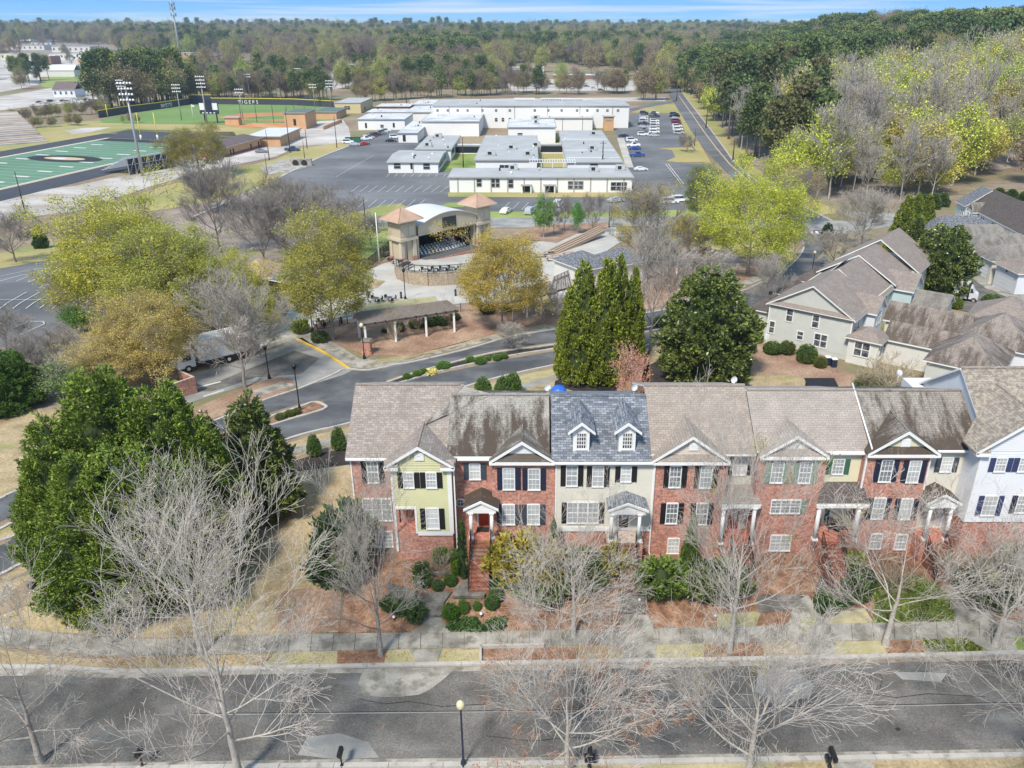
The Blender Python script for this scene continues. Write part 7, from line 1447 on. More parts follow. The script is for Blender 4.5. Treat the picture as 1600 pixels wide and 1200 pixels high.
def tree(key, ub, vb, vt, wpx, label, color=(.1, .15, .03), name='tree', cat='tree', group=None, pos=None, rz=None):
    if name in ('leyland_cypress', 'magnolia_tree', 'cypress_column', 'conifer', 'budding_tree', 'green_tree') or vt > 600 and name == 'bare_tree': ub = ub+(U0-ub)*.55*(vb-vt)/(3375-vb)
    p = pos or P(ub, vb); h0, r0 = dims(key); D_ = p.y*CP+(H-p.z)*SP; r = wpx*D_/F/2
    h = max(.3, ZV(vt, p.y+r*.35)-p.z); s = h/h0; sr = r/r0
    t = place(key, name, label, p, 1, rz, group, color, cat); t.scale = (sr, sr, s); return t
ORDN = ['first', 'second', 'third', 'fourth', 'fifth', 'sixth', 'seventh', 'eighth']
# bare street trees in front
NEAR = [('bare0_pale', 372, 1215, 720, 350, 'big pale leafless street tree at the lower left, its trunk at the near kerb'), ('bare1_pale', 886, 1200, 895, 320, 'leafless street tree with rust leaves on its right side at the near kerb'), ('bare2_pale', 1170, 1205, 895, 310, 'leafless street tree with yellow tufts at the near kerb right of the middle'), ('bare3_mid', -5, 1190, 860, 300, 'leafless tree cut by the lower left corner'), ('bare3_mid', 1620, 1200, 900, 380, 'leafless tree cut by the lower right corner'),
    ('bare1_pale', 900, 995, 765, 245, 'pale leafless tree in front of the cream clapboard house'), ('bare0_pale', 1140, 1018, 600, 235, 'tall pale leafless tree with mistletoe tufts before the red door'), ('bare3_pale', 1424, 1008, 715, 290, 'pale leafless tree with wide forks in front of the navy shuttered house'), ('bare2_mid', 575, 1024, 690, 190, 'dark trunked leafless tree in front of the yellow bay'), ('bare2_pale', 272, 1022, 700, 250, 'pale leafless tree before the dark green cypress mass'), ('bare2_pale', 1595, 1010, 780, 240, 'leafless tree beside the right edge path')]
STREET = {}
for i, (k, u, v, vt, w, lab) in enumerate(NEAR):
    pos = None
    if v > 1190: y = 30.4; pos = Vector((XU(u, 1200, y), y, 0)) if u > 0 else Vector((XU(-5, 1180, 33), 31, 0))
    t = tree(k, u, v, vt, w, lab, name='bare_tree', group='leafless trees along the street', pos=pos, rz=i*1.3); STREET[i] = t
def tuft(root, key, n, size, mat, color, name, r=.45, seed=0, sel=None):
    """a clump of leaves in the crown: mistletoe or last year's leaves"""
    g = np.random.default_rng(seed); tp = TREES['tips'+key[4]]; 
    if sel is not None: tp = tp[sel(tp)]
    c = tp[g.integers(0, len(tp), n)]; per = int(70*size/.45); C = np.repeat(c, per, axis=0)+g.normal(size=(n*per, 3))*size*.45
    me = leaf_mesh(name, C, .10 if name == 'mistletoe' else .09, M[mat], g, .5); o = link(name, me, root, color=color); o['kind'] = 'stuff'
for i, (k, n) in enumerate(((6, 7), (7, 3), (8, 2), (0, 3), (2, 4), (9, 3), (5, 1))): tuft(STREET[k], NEAR[k][0], n, .55, 'leaf_bud', (.34, .33, .06), 'mistletoe', seed=i+5)
tuft(STREET[1], NEAR[1][0], 150, .4, 'rust_leaf', (.3, .15, .08), 'dry_leaves', seed=3, sel=lambda t: (t[:, 2] < 9))
# middle distance
YG, YO, TN, GR, LG = (.46, .46, .09), (.52, .43, .17), (.46, .38, .16), (.30, .33, .10), (.52, .56, .09)
MID = [('bud0', 190, 505, 288, 215, YG, 'largest yellow green tree at the left above the striped car park'), ('bud1', 255, 535, 352, 185, (.38, .40, .10), 'yellow green tree right of the largest one'), ('bud2', 345, 525, 385, 150, YG, 'yellow green tree between the terracotta pavilion and its neighbours'), ('bud2', 222, 592, 445, 165, YO, 'orange tan budding tree behind the cypress mass'), ('bud1', 175, 610, 520, 130, (.50, .42, .19), 'low orange tan tree left of the box truck'), ('bud0', 125, 500, 400, 100, (.40, .36, .12), 'olive tree at the edge of the striped car park'), ('bud1', 508, 531, 330, 150, (.40, .38, .10), 'yellow green tree standing in the mulch left of the pergola'), ('bud0', 783, 512, 350, 155, (.50, .40, .10), 'golden budding tree in front of the stage'),
    ('bud2', 1180, 428, 249, 172, LG, 'brightest lime yellow tree beside the curved road'), ('thin2', 1246, 352, 248, 95, (.52, .40, .18), 'tan budding tree behind the lime yellow one'), ('bud1', 1102, 352, 258, 66, (.20, .24, .08), 'dull green tree left of the lime yellow one'), ('thin0', 1010, 420, 275, 125, (.48, .40, .13), 'thin golden tree above the kiosk'), ('thin1', 1075, 420, 330, 90, (.44, .38, .10), 'thin yellow tree at the left foot of the lime yellow one'), ('bud2', 305, 276, 193, 100, (.30, .27, .08), 'olive brown spreading tree in front of the stadium'), ('thin1', 335, 330, 262, 90, (.46, .42, .12), 'thin yellow tree below the stadium'), ('thin0', 438, 400, 262, 120, (.34, .28, .13), 'tall brownish yellow tree in the bare wood left of the stage'), ('thin2', 400, 560, 470, 90, (.42, .40, .10), 'low yellow green tree above the box truck'), ('thin2', 430, 500, 445, 70, YG, 'small yellow tree beside the plaza entrance')]
for k, u, v, vt, w, c, lab in MID: tree(k, u, v, vt, w, lab, c, 'budding_tree', group='trees coming into leaf')
BAREM = [('mb0', 383, 606, 418, 150, 'pale leafless tree in front of the box truck'), ('mb1', 1016, 548, 350, 110, 'grey leafless tree beside the cypress group'), ('mb2', 1345, 385, 288, 110, 'pale grey leafless tree above the rear terrace roofs'), ('mb1', 1300, 420, 350, 75, 'small grey leafless tree beside the curved road'), ('mb2', 1310, 450, 405, 70, 'low leafless tree against the dark porch roofs'), ('mb0', 1195, 498, 395, 70, 'thin leafless tree on the verge by the grey house'), ('mbp0', 345, 395, 240, 110, 'dark multi stemmed leafless tree above the yellow trees'), ('mbp2', 415, 420, 290, 110, 'brown leafless tree in the wood left of the stage'), ('mbp1', 480, 420, 285, 110, 'grey brown leafless tree nearest the stage'), ('mbp0', 540, 400, 300, 90, 'pinkish leafless tree before the car park stripes'), ('mbp1', 505, 380, 285, 80, 'thin brown leafless tree by the car park kerb'), ('mbp2', 580, 385, 330, 60, 'small leafless tree left of the stage tower'),
    ('mbp0', 25, 410, 320, 90, 'pinkish leafless tree at the left edge beside the car park'), ('mbp1', 15, 560, 478, 90, 'dark leafless tree at the left edge below the car park'), ('mbp2', 100, 590, 510, 110, 'brown leafless scrub tree left of the cypress mass'), ('mbp0', 55, 600, 520, 90, 'brown leafless scrub tree near the left edge'), ('mb1', 1240, 405, 345, 60, 'leafless tree at the kerb bend'), ('mb0', 1105, 450, 385, 100, 'pale arching leafless tree over the dark pergola'), ('mbp1', 882, 362, 305, 34, 'bare young tree between the two green ones'), ('mbp0', 925, 366, 300, 42, 'bare young tree right of the green ones'), ('mbp2', 958, 356, 318, 24, 'thin bare young tree by the street pole'), ('mbp0', 865, 366, 310, 30, 'bare young tree behind the birch'), ('mb1', 800, 545, 500, 56, 'small pink grey leafless tree at the tip of the median'), ('mbp2', 1073, 238, 208, 34, 'round bare tree on the car park island'), ('mb0', 870, 500, 455, 50, 'small bare tree left of the cypress group'), ('mb1', 545, 905, 820, 60, 'bare small tree against the end townhouse')]
for k, u, v, vt, w, lab in BAREM: tree(k, u, v, vt, w, lab, name='bare_tree', group='leafless trees in the park')
for k, u, v, vt, w, c, lab in [('hard0', 850, 372, 305, 36, (.13, .27, .05), 'fresh green birch like tree by the street'), ('hard1', 903, 366, 314, 24, (.10, .28, .05), 'smaller fresh green tree by the street'), ('hard2', 115, 525, 472, 46, (.12, .24, .04), 'round bright green bush tree by the striped car park'), ('magnolia1', 60, 388, 350, 30, (.05, .11, .03), 'dark green bushy tree left of the largest yellow tree'), ('leyland0', 15, 632, 545, 90, (.09, .17, .03), 'green evergreen at the left edge'), ('leyland1', -15, 645, 560, 80, (.09, .17, .03), 'evergreen cut by the left edge'), ('hard1', 90, 625, 560, 80, (.2, .28, .12), 'soft green scrub beside the left evergreen')]: tree(k, u, v, vt, w, lab, c, 'green_tree')
EV = (.155, .225, .035)
for k, u, v, vt, w, lab, c in [('leyland0', 170, 850, 572, 190, 'tallest peak of the dark green cypress mass at the left', EV), ('leyland1', 92, 880, 645, 150, 'left shoulder of the cypress mass', EV), ('leyland0', 262, 850, 598, 175, 'cypress right of the tallest peak', EV), ('leyland1', 135, 935, 700, 175, 'front lower cypress of the mass above the lawn corner', EV), ('leyland0', 205, 930, 690, 190, 'front middle cypress behind the pale bare tree', EV), ('leyland1', 318, 855, 655, 130, 'right shoulder of the cypress mass', EV), ('leyland1', 85, 820, 690, 110, 'cypress at the road side of the mass', EV), ('leyland0', 275, 915, 715, 170, 'front right cypress of the mass above the lawn', EV)]: tree(k, u, v, vt, w, lab, c, 'leyland_cypress', group='cypress mass at the left')
MG = (.115, .15, .04)
for k, u, v, vt, w, lab in [('magnolia0', 1110, 590, 418, 135, 'large round magnolia in the middle of the lawn behind the houses'), ('magnolia1', 392, 800, 605, 165, 'pointed magnolia beside the cypress mass'), ('magnolia1', 325, 760, 640, 80, 'dark magnolia between the cypress mass and the pointed one'), ('magnolia0', 1475, 462, 350, 92, 'magnolia beside the food truck and rear terrace'), ('magnolia1', 1428, 440, 335, 62, 'narrow magnolia between the conifers and the big rear one')]: tree(k, u, v, vt, w, lab, MG, 'magnolia_tree', group='magnolias')
AR = (.19, .235, .03)
for k, u, v, vt, w, lab in [('arbor1', 912, 594, 410, 66, 'left cypress column of the tall clump'), ('arbor0', 946, 598, 404, 72, 'front middle cypress column of the tall clump'), ('arbor1', 966, 580, 400, 50, 'back cypress column of the tall clump'), ('arbor0', 990, 575, 418, 44, 'slim right cypress column of the tall clump'), ('arbor1', 890, 590, 450, 40, 'low left shoulder of the tall cypress clump')]: tree(k, u, v, vt, w, lab, AR, 'cypress_column', group='tall cypress clump')
for k, u, v, vt, w, lab in [('arbor0', 1412, 408, 305, 48, 'left conifer above the rear terrace'), ('arbor1', 1428, 402, 303, 36, 'middle conifer above the rear terrace'), ('arbor0', 1446, 398, 304, 40, 'right conifer above the rear terrace')]: tree(k, u, v, vt, w, lab, AR, 'conifer', group='conifers above the rear terrace')
for u, v, vt, w, lab in ((755, 622, 587, 27, 'left clipped cone shrub behind the roof ridge'), (788, 624, 585, 30, 'middle clipped cone shrub behind the roof ridge'), (802, 616, 580, 25, 'right clipped cone shrub behind the roof ridge'), (492, 712, 677, 21, 'clipped cone shrub on the verge left of the end house'), (530, 702, 665, 22, 'clipped cone shrub beside the end house roof corner')): tree('topiary', u, v, vt, w, lab, (.12, .22, .05), 'cone_shrub', 'shrub', 'clipped cone shrubs')
tree('spire', 724, 905, 810, 14, 'narrow dark spire shrub left of the brick stairs', (.04, .09, .02), 'spire_shrub', 'shrub'); tree('arbor0', 1080, 895, 800, 30, 'slim pointed green conifer against the brick house', (.12, .19, .04), 'conifer'); tree('arbor1', 865, 880, 808, 16, 'slim conifer at the joint of the brick and cream houses', (.12, .19, .05), 'conifer')
tree('topiary', 1291, 375, 347, 18, 'dark pointed globe shrub at the road junction', (.03, .07, .02), 'globe_shrub', 'shrub')
GLB = (.15, .28, .05); GL2 = (.11, .18, .045)
SH = [('globe', 1259, 566, 538, 28, GL2, 'largest clipped globe shrub at the grey house'), ('globe', 1229, 553, 532, 22, (.12, .15, .04), 'clipped globe left of the largest one'), ('globe', 1206, 552, 533, 26, GL2, 'wide clipped shrub at the left corner of the grey house'), ('globe', 1281, 574, 557, 18, (.15, .17, .04), 'small yellowish globe right of the largest one'), ('globe', 1171, 552, 522, 18, GL2, 'clipped shrub half hidden by the large magnolia'), ('globe', 1182, 535, 515, 18, GL2, 'upper clipped shrub behind the large magnolia'), ('globe', 1492, 482, 464, 20, (.2, .25, .03), 'yellow green globe in front of the food truck'), ('globe', 1548, 478, 459, 27, GL2, 'left round shrub behind the hipped garage roof'), ('globe', 1574, 482, 467, 22, GL2, 'middle round shrub behind the hipped garage roof'), ('globe', 1602, 490, 472, 24, GL2, 'right round shrub behind the hipped garage roof'),
    ('globe', 693, 575, 564, 22, GLB, 'largest globe shrub on the planted median'), ('globe', 662, 584, 575, 10, GLB, 'small globe left of the largest on the median'), ('globe', 652, 588, 578, 13, GLB, 'second small globe on the median'), ('globe', 636, 593, 582, 12, GLB, 'leftmost globe on the planted median'), ('globe', 735, 566, 556, 13, GLB, 'globe right of the largest on the median'), ('globe', 750, 568, 557, 17, GLB, 'wide globe in the middle of the median'), ('globe', 762, 563, 556, 10, GLB, 'small globe in the middle of the median'), ('globe', 776, 563, 553, 12, GLB, 'upper small globe on the median'), ('globe', 787, 560, 551, 12, GLB, 'rightmost globe on the median'), ('globe', 453, 650, 640, 15, (.16, .2, .05), 'shrub on the left median beside the lamp post'), ('globe', 464, 647, 637, 12, (.16, .2, .05), 'shrub nearest the lamp post on the left median'), ('globe', 438, 656, 645, 14, (.18, .22, .08), 'leftmost shrub on the left median'),
    ('globe', 625, 518, 503, 14, GL2, 'dark round shrub under the pergola at the right'), ('globe', 650, 513, 497, 20, GL2, 'dark shrub behind the pergola posts'), ('globe', 672, 509, 493, 24, GL2, 'wide dark shrub behind the pergola'), ('globe', 690, 508, 492, 22, GL2, 'dark shrub behind the right pergola posts'), ('globe', 710, 500, 488, 18, GL2, 'dark shrub right of the pergola'), ('globe', 762, 490, 474, 22, (.05, .09, .03), 'dark shrub left of the golden tree trunk'), ('globe', 798, 486, 473, 20, (.05, .09, .03), 'dark shrub right of the golden tree trunk'), ('globe', 602, 520, 512, 10, GL2, 'small shrub inside the pergola'),
    ('globe', 704, 967, 942, 22, (.09, .21, .02), 'bright clipped globe beside the front walk of the red brick house'), ('globe', 724, 958, 936, 15, GLB, 'second globe right of the front walk'), ('globe', 745, 953, 938, 12, GLB, 'third small globe right of the front walk'), ('globe', 768, 950, 931, 20, (.08, .16, .04), 'globe at the right end of the front row'), ('globe', 775, 938, 918, 22, (.09, .17, .05), 'globe below the brick stairs'), ('globe', 777, 920, 900, 20, (.07, .15, .04), 'dark globe at the foot of the brick stairs'), ('globe', 704, 913, 898, 18, (.09, .19, .03), 'globe in the middle of the mulch left of the stairs'), ('globe', 684, 922, 905, 16, (.13, .22, .07), 'pale green globe left of the stairs'), ('globe', 715, 897, 875, 19, (.2, .33, .03), 'lime green ball shrub left of the brick stairs'), ('globe', 710, 878, 858, 22, GLB, 'green shrub under the yellow bay corner'), ('loose', 660, 905, 882, 20, (.1, .16, .05), 'loose shrub left of the tan twigs'), ('loose', 660, 915, 898, 22, (.12, .18, .06), 'low loose shrub in the mulch'), ('loose', 648, 968, 945, 28, (.11, .17, .06), 'grey green shrub left of the front walk'), ('loose', 625, 958, 940, 22, (.09, .15, .05), 'small shrub left of the grey green one'), ('loose', 608, 952, 935, 20, (.09, .15, .05), 'shrub near the dark trunked tree'), ('globe', 690, 880, 855, 24, GLB, 'shrub against the brick base of the yellow bay'),
    ('loose', 815, 900, 848, 80, (.34, .29, .05), 'large golden yellow shrub right of the brick stairs'), ('loose', 850, 905, 862, 60, (.30, .27, .05), 'golden shrub under the cream house'), ('loose', 960, 900, 860, 40, (.32, .28, .05), 'golden shrub left of the cream house stairs'), ('loose', 905, 905, 868, 70, (.12, .17, .05), 'green shrub under the cream clapboard house'), ('loose', 845, 922, 888, 76, (.13, .18, .06), 'wide green shrub in front of the brick basement windows'), ('loose', 1030, 922, 882, 62, (.13, .20, .04), 'bright green shrub right of the cream house stairs'), ('loose', 1085, 922, 884, 66, (.12, .18, .05), 'green shrub in front of the brick house basement'), ('loose', 1130, 925, 885, 60, (.12, .19, .05), 'shrub left of the stairs with the red door'), ('loose', 545, 870, 800, 70, (.07, .12, .05), 'dark holly bush at the corner of the end house'), ('loose', 530, 905, 850, 70, (.06, .11, .04), 'dark bush in front of the end house'), ('loose', 1330, 900, 868, 26, (.34, .40, .03), 'lime yellow shrub right of the wide porch stairs'), ('loose', 1338, 885, 862, 18, (.34, .38, .04), 'small lime shrub by the porch brick'),
    ('loose', 1290, 955, 930, 28, (.07, .15, .04), 'dark shrub at the bend of the right hand walk'), ('loose', 1312, 945, 925, 26, (.08, .16, .05), 'second shrub at the bend of the right hand walk'), ('loose', 1335, 935, 905, 34, (.09, .16, .05), 'shrub above the pale lawn patch'), ('loose', 1345, 918, 890, 30, (.10, .14, .06), 'grey green shrub by the wide stairs'), ('twiggy1', 1390, 930, 868, 66, (.09, .08, .07), 'brown leafless shrub mass under the navy shuttered house'), ('loose', 1540, 935, 890, 70, (.10, .14, .06), 'grey green shrub near the right edge'), ('loose', 1575, 880, 850, 30, (.12, .22, .04), 'green shrub under the white house'), ('loose', 1420, 505+0, 490, 34, (.3, .32, .2), 'silvery shrub beside the breezeway'), ('loose', 1075, 447, 438, 18, GL2, 'small dark shrub in the park bed'), ('loose', 1045, 510, 496, 36, GL2, 'dark shrubs at the end of the median'), ('loose', 470, 520, 502, 22, (.25, .3, .05), 'yellow shrub at the plaza entrance'), ('loose', 500, 534, 520, 20, (.09, .14, .04), 'ivy clump at the foot of the budding tree'), ('loose', 1355, 610, 590, 30, GL2, 'shrub at the grey garage corner')]
for k, u, v, vt, w, c, lab in SH: tree(k, u, v, vt, w, lab, c, 'shrub', 'shrub', 'garden shrubs')
for k, u, v, vt, w, lab in (('twiggy0', 688, 905, 855, 48, 'tan leafless crape myrtle left of the stairs'), ('twiggy1', 1385, 618, 548, 100, 'large tan twiggy shrub behind the ridge'), ('twiggy0', 1345, 612, 575, 50, 'small twiggy shrub by the sunroom'), ('twiggy1', 1380, 530, 500, 1, '')):
    if lab: tree(k, u, v, vt, w, lab, (.2, .2, .1), 'twiggy_shrub', 'shrub')
tree('pinktwig0', 985, 632, 532, 60, 'salmon pink budding shrub tree behind the slate roof', (.80, .42, .32), 'pink_shrub', 'shrub')
for k in range(8): tree('twiggy%d' % (k % 2), 1470+k*19, 905+(k*7) % 25, 850+(k*5) % 18, 42, '', (.2, .2, .1), 'twiggy_shrub', 'shrub')['label'] = 'tan leafless shrub, number %s from the left under the white house' % ['one', 'two', 'three', 'four', 'five', 'six', 'seven', 'eight'][k]
for k, (u, v, vt) in enumerate(((1425, 330, 304), (1442, 330, 302), (1458, 326, 300), (1472, 322, 299), (1560, 306, 292), (1580, 309, 294), (1600, 313, 297))): tree('magnolia1', u, v, vt, 30, 'dark hedge evergreen at the wood edge, %s from the left' % ORDN[k], (.09, .15, .04), 'hedge_tree', 'tree', 'dark evergreens at the wood edge')
# ground cover by the walk and flowers on the median
def carpet(name, label, px, n, h, size, mat, color):
    g = np.random.default_rng(len(label)); q = [P(u, v) for u, v in px]; xs = [p.x for p in q]; ys = [p.y for p in q]; pts = []
    while len(pts) < n:
        x, y = g.uniform(min(xs), max(xs)), g.uniform(min(ys), max(ys)); ins = False
        for (a, b) in zip(q, q[1:]+q[:1]):
            if (a.y > y) != (b.y > y) and x < (b.x-a.x)*(y-a.y)/(b.y-a.y)+a.x: ins = not ins
        if ins: pts.append((x, y, T(y)+g.random()*h))
    me = leaf_mesh(name, np.array(pts), size, M[mat], g, .6, up=.6); o = link(name, me, None, color=color); o['kind'] = 'stuff'; return o
carpet('ground_cover', 'a', [(697,985),(712,972),(745,970),(752,982),(770,972),(790,968),(788,985),(740,988)], 5000, .35, .16, 'leaf_box', (.08, .15, .05))
carpet('flower_bed', 'b', [(663,584),(672,580),(684,580),(680,586),(668,588)], 700, .3, .2, 'flower_yellow', (1, 1, 1))
for i, (pl, n) in enumerate(((((1442,1002),(1508,1000),(1538,1017),(1450,1021)), 4000), (((1366,906),(1430,899),(1480,926),(1494,971),(1366,973)), 9000))): carpet('tall_grass', 'c'*(i+1), pl, n, .1, .14, 'leaf_box', (.17, .22, .06))
g_ = np.random.default_rng(5)
def litter():
    pts = []
    for (x0, x1, y0, y1, n) in ((-14, 36, 42.2, 48, 9000), (-30, 34, 38.9, 40, 2500), (-40, 34, 30, 38.5, 1500)):
        x = g_.uniform(x0, x1, n); y = g_.uniform(y0, y1, n); pts.append(np.stack([x, y, [T(v)+.03 for v in y]], axis=1))
    C = np.concatenate(pts); D_ = g_.normal(size=C.shape)*np.array([1, 1, .15]); o = link('leaf_litter', leaf_mesh('leaf_litter', C, .10, M['rust_leaf'], g_, .6, D_)); o['kind'] = 'stuff'
litter()
# ------------------------------------------------------------------ woods
EDGE = [P(u, v) for u, v in ((1064,142),(1076,152),(1092,170),(1110,192),(1128,215),(1145,240),(1168,268),(1205,298),(1255,326),(1340,332),(1420,330),(1476,312),(1530,284),(1600,300),(1700,330))]
e0 = EDGE[0]; EDGE = [Vector((e0.x+1500*.215, e0.y+1500, 0))]+EDGE
def edge_d(x, y):
    """distance into the wood on the right (negative outside)"""
    best = 1e9; side = 1
    for a, b in zip(EDGE, EDGE[1:]):
        dx, dy = b.x-a.x, b.y-a.y; t = max(0, min(1, ((x-a.x)*dx+(y-a.y)*dy)/(dx*dx+dy*dy))); px, py = a.x+dx*t, a.y+dy*t; d = math.hypot(x-px, y-py)
        if d < best: best = d; side = -1 if (dx*(y-a.y)-dy*(x-a.x)) < 0 else 1
    return best*side
def sm(t): t = max(0, min(1, t)); return t*t*(3-2*t)
from mathutils import noise as mn
def hz(x, y):
    h = 0
    if x > 20 and 180 < y < 1500:
        d = edge_d(x, y); h += (25*sm(d/190)+2.5*math.sin(x*.02)*sm(d/60))*sm((1500-y)/600) if d > 0 else 0
    if y > 1250: k = sm((y-1250)/900); h += k*(9*mn.noise((x/520, y/520, 3))+5*mn.noise((x/180, y/260, 9))+3)
    return h
def hills():
    xs = np.unique(np.concatenate([np.linspace(-6000, -900, 18), np.linspace(-900, 900, 73), np.linspace(900, 6000, 18)])); ys = np.concatenate([np.linspace(180, 900, 37), np.geomspace(930, 9000, 34)])
    V = [(x, y, T(y)+hz(x, y)-(.8 if hz(x, y) <= .01 else 0)) for y in ys for x in xs]; n = len(xs); fs = [(j*n+i, j*n+i+1, (j+1)*n+i+1, (j+1)*n+i) for j in range(len(ys)-1) for i in range(n-1)]
    mb = MB(); mb.add(V, fs, M['woodfloor']); o = mb.build('hills'); o['kind'] = 'structure'; o.data.polygons.foreach_set('use_smooth', [True]*len(fs))
hills()
OPEN = [[(-80,68),(170,70),(190,84),(290,90),(400,92),(400,114),(290,116),(270,122),(150,180),(-80,200)], [(790,100),(860,98),(965,108),(1030,120),(1038,158),(640,158),(640,140),(780,140)], [(-80,140),(700,140),(1062,140),(1062,160),(1170,290),(-80,300)]]
def inpoly(u, v, pl):
    r = False
    for (a, b), (c, d) in zip(pl, pl[1:]+pl[:1]):
        if (b > v) != (d > v) and u < (c-a)*(v-b)/(d-b)+a: r = not r
    return r
def wood_mats():
    for nm, stops in (('wood_pine', [(0, (.075,.12,.045)), (.5, (.11,.155,.055)), (1, (.19,.23,.07))]), ('wood_hard', [(0, (.26,.20,.14)), (.3, (.30,.25,.14)), (.55, (.27,.27,.12)), (.8, (.36,.34,.12)), (1, (.32,.38,.11))]), ('wood_grey', [(0, (.24,.19,.15)), (1, (.31,.27,.22))])):
        m, nt, b = newmat(nm); oi = nt.nodes.new('ShaderNodeObjectInfo'); g = nt.nodes.new('ShaderNodeNewGeometry')
        c = mixc(nt, 1, ramp(nt, oi.outputs['Random'], stops), ramp(nt, g.outputs['Random Per Island'], [(0, (.6,)*3), (1, (1.4,)*3)]), 'MULTIPLY'); nt.links.new(c, b.inputs['Base Color']); b.inputs['Roughness'].default_value = .9; b.inputs['Specular IOR Level'].default_value = .1; MATS[nm] = m
wood_mats()
def joined(key, crown):
    tr, cr = TREES[key][0][1], TREES[key][1][1]; bm = bmesh.new(); bm.from_mesh(cr); k = len(bm.faces); bm.from_mesh(tr); me = bpy.data.meshes.new('wood_tree'); bm.faces.ensure_lookup_table()
    for i, f in enumerate(bm.faces): f.material_index = 0 if i < k else 1
    bm.to_mesh(me); bm.free(); me.materials.clear(); me.materials.append(M[crown]); me.materials.append(M['bark_mid']); o = bpy.data.objects.new('wood_tree', me); return o
def woods():
    g = np.random.default_rng(42); pts = []
    def cls(x, y):
        n = mn.noise((x/70, y/70, 1)); r = g.random()
        return n, r
    # right hand hill: (x, y, z, kind, scale)
    y = 215
    while y < 760:
        st = 7.6+y*.003; x = 40
        while x < y*.72+60:
            xx, yy = x+g.uniform(-2.6, 2.6), y+g.uniform(-2.6, 2.6); d = edge_d(xx, yy)
            if d > 2:
                u, v = proj(xx, yy, T(yy)+hz(xx, yy)); n, r = cls(xx, yy)
                lite = (u > 1270 and v > 172-(u-1270)*.1 and u < 1640); k = ('hard' if r < (.84 if v < 240 else .55) else 'grey') if lite and r < .87 else ('pine' if r < .74 else 'hard' if r < .95 else 'grey')
                if d > 70 and not lite: k = 'pine' if n+r*.5 < .43 else 'hard'
                if u < 1720: pts.append((xx, yy, T(yy)+hz(xx, yy)-.3, k, g.uniform(.75, 1.4)*(1.25 if k == 'pine' else 1.12)))
            x += st
        y += st
    # everywhere beyond the school and the town
    y = 430
    while y < 5200:
        st = 8.5 if y < 900 else 12 if y < 1500 else 20 if y < 2600 else 34; s = 1 if y < 800 else 1.3 if y < 1500 else 1.5 if y < 2600 else 2.0; x = -y*.78
        while x < y*.72:
            xx, yy = x+g.uniform(-.4, .4)*st, y+g.uniform(-.4, .4)*st; z = T(yy)+hz(xx, yy); u, v = proj(xx, yy, z)
            if not (xx > 20 and yy < 1300 and edge_d(xx, yy) > 0 and yy < 760) and -40 < u < 1660:
                skip = inpoly(u, v, OPEN[0]) and g.random() < .988 or inpoly(u, v, OPEN[1]) and g.random() < .97 or inpoly(u, v, OPEN[2]) or (535 < u < 604 and 96 < v < 134) or (150 < u < 535 and v > 84 and g.random() < .88)
                if xx > 0 and edge_d(xx, yy) > -30 and v > 120 and yy < 620: skip = True
                if not skip:
                    n, r = cls(xx*.4, yy*.4); pinez = n > .22; k = 'pine' if (pinez and r < .7 or r < .08) else ('hard' if r < .78 else 'grey'); pts.append((xx, yy, z-.3, k, s*g.uniform(.65, 1.45)))
            x += st
        y += st
    # belts of trees behind the ball field and the school
    def belt(px, n, kinds, wd, sc_=1.):
        ln = [P(u, v) for u, v in px]
        for i in range(n):
            t = g.random()*(len(ln)-1); a = ln[int(t)].lerp(ln[int(t)+1], t % 1); xx, yy = a.x+g.normal()*2, a.y+abs(g.normal())*wd; pts.append((xx, yy, T(yy), kinds[int(g.random()*len(kinds))], sc_*g.uniform(.8, 1.2)))
    belt([(150,172),(200,170),(262,166)], 80, ['pine', 'pine', 'pine', 'hard'], 34, 1.5); belt([(262,160),(300,157),(400,156),(520,158)], 130, ['pine', 'pine', 'grey', 'grey', 'hard'], 20, .95); belt([(270,140),(400,130),(520,125)], 90, ['grey', 'hard', 'grey', 'pine'], 60, .9); belt([(20,128),(45,132)], 14, ['pine'], 18, 1.1)
    belt([(560,160),(640,156),(760,150),(860,148),(1035,147)], 95, ['grey', 'hard', 'hard', 'grey', 'pine'], 16, .95); belt([(600,128),(640,132),(760,134)], 50, ['grey', 'hard', 'pine'], 22, 1.); belt([(270,190),(60,200),(120,196)], 12, ['hard'], 3, .3); belt([(0,200),(60,186),(140,180),(160,172)], 40, ['grey', 'hard'], 10, .4)
    belt([(1000,158),(1040,157)], 5, ['hard'], 6, 1.2)
    pts = np.array([(p[0], p[1], p[2], {'pine': 0, 'hard': 1, 'grey': 2}[p[3]], p[4]) for p in pts]); 
    # the trees that show largest, one object each
    dist = np.hypot(pts[:, 0], pts[:, 1]); u = U0+F*pts[:, 0]/(pts[:, 1]*CP+(H-pts[:, 2])*SP); cand = np.where((u > -10) & (u < 1610), dist, 1e9)-np.where(pts[:, 1] > 240, 0, -20)
    near = np.argsort(cand)[:300]; far = np.setdiff1d(np.arange(len(pts)), near)
    LAB = {0: 'dark green pine', 1: 'budding hardwood', 2: 'grey leafless hardwood'}; NM = {0: 'pine_tree', 1: 'budding_tree', 2: 'bare_tree'}
    HC = [(.42,.50,.09), (.50,.45,.13), (.42,.46,.12), (.50,.56,.10), (.42,.38,.14), (.50,.48,.12)]
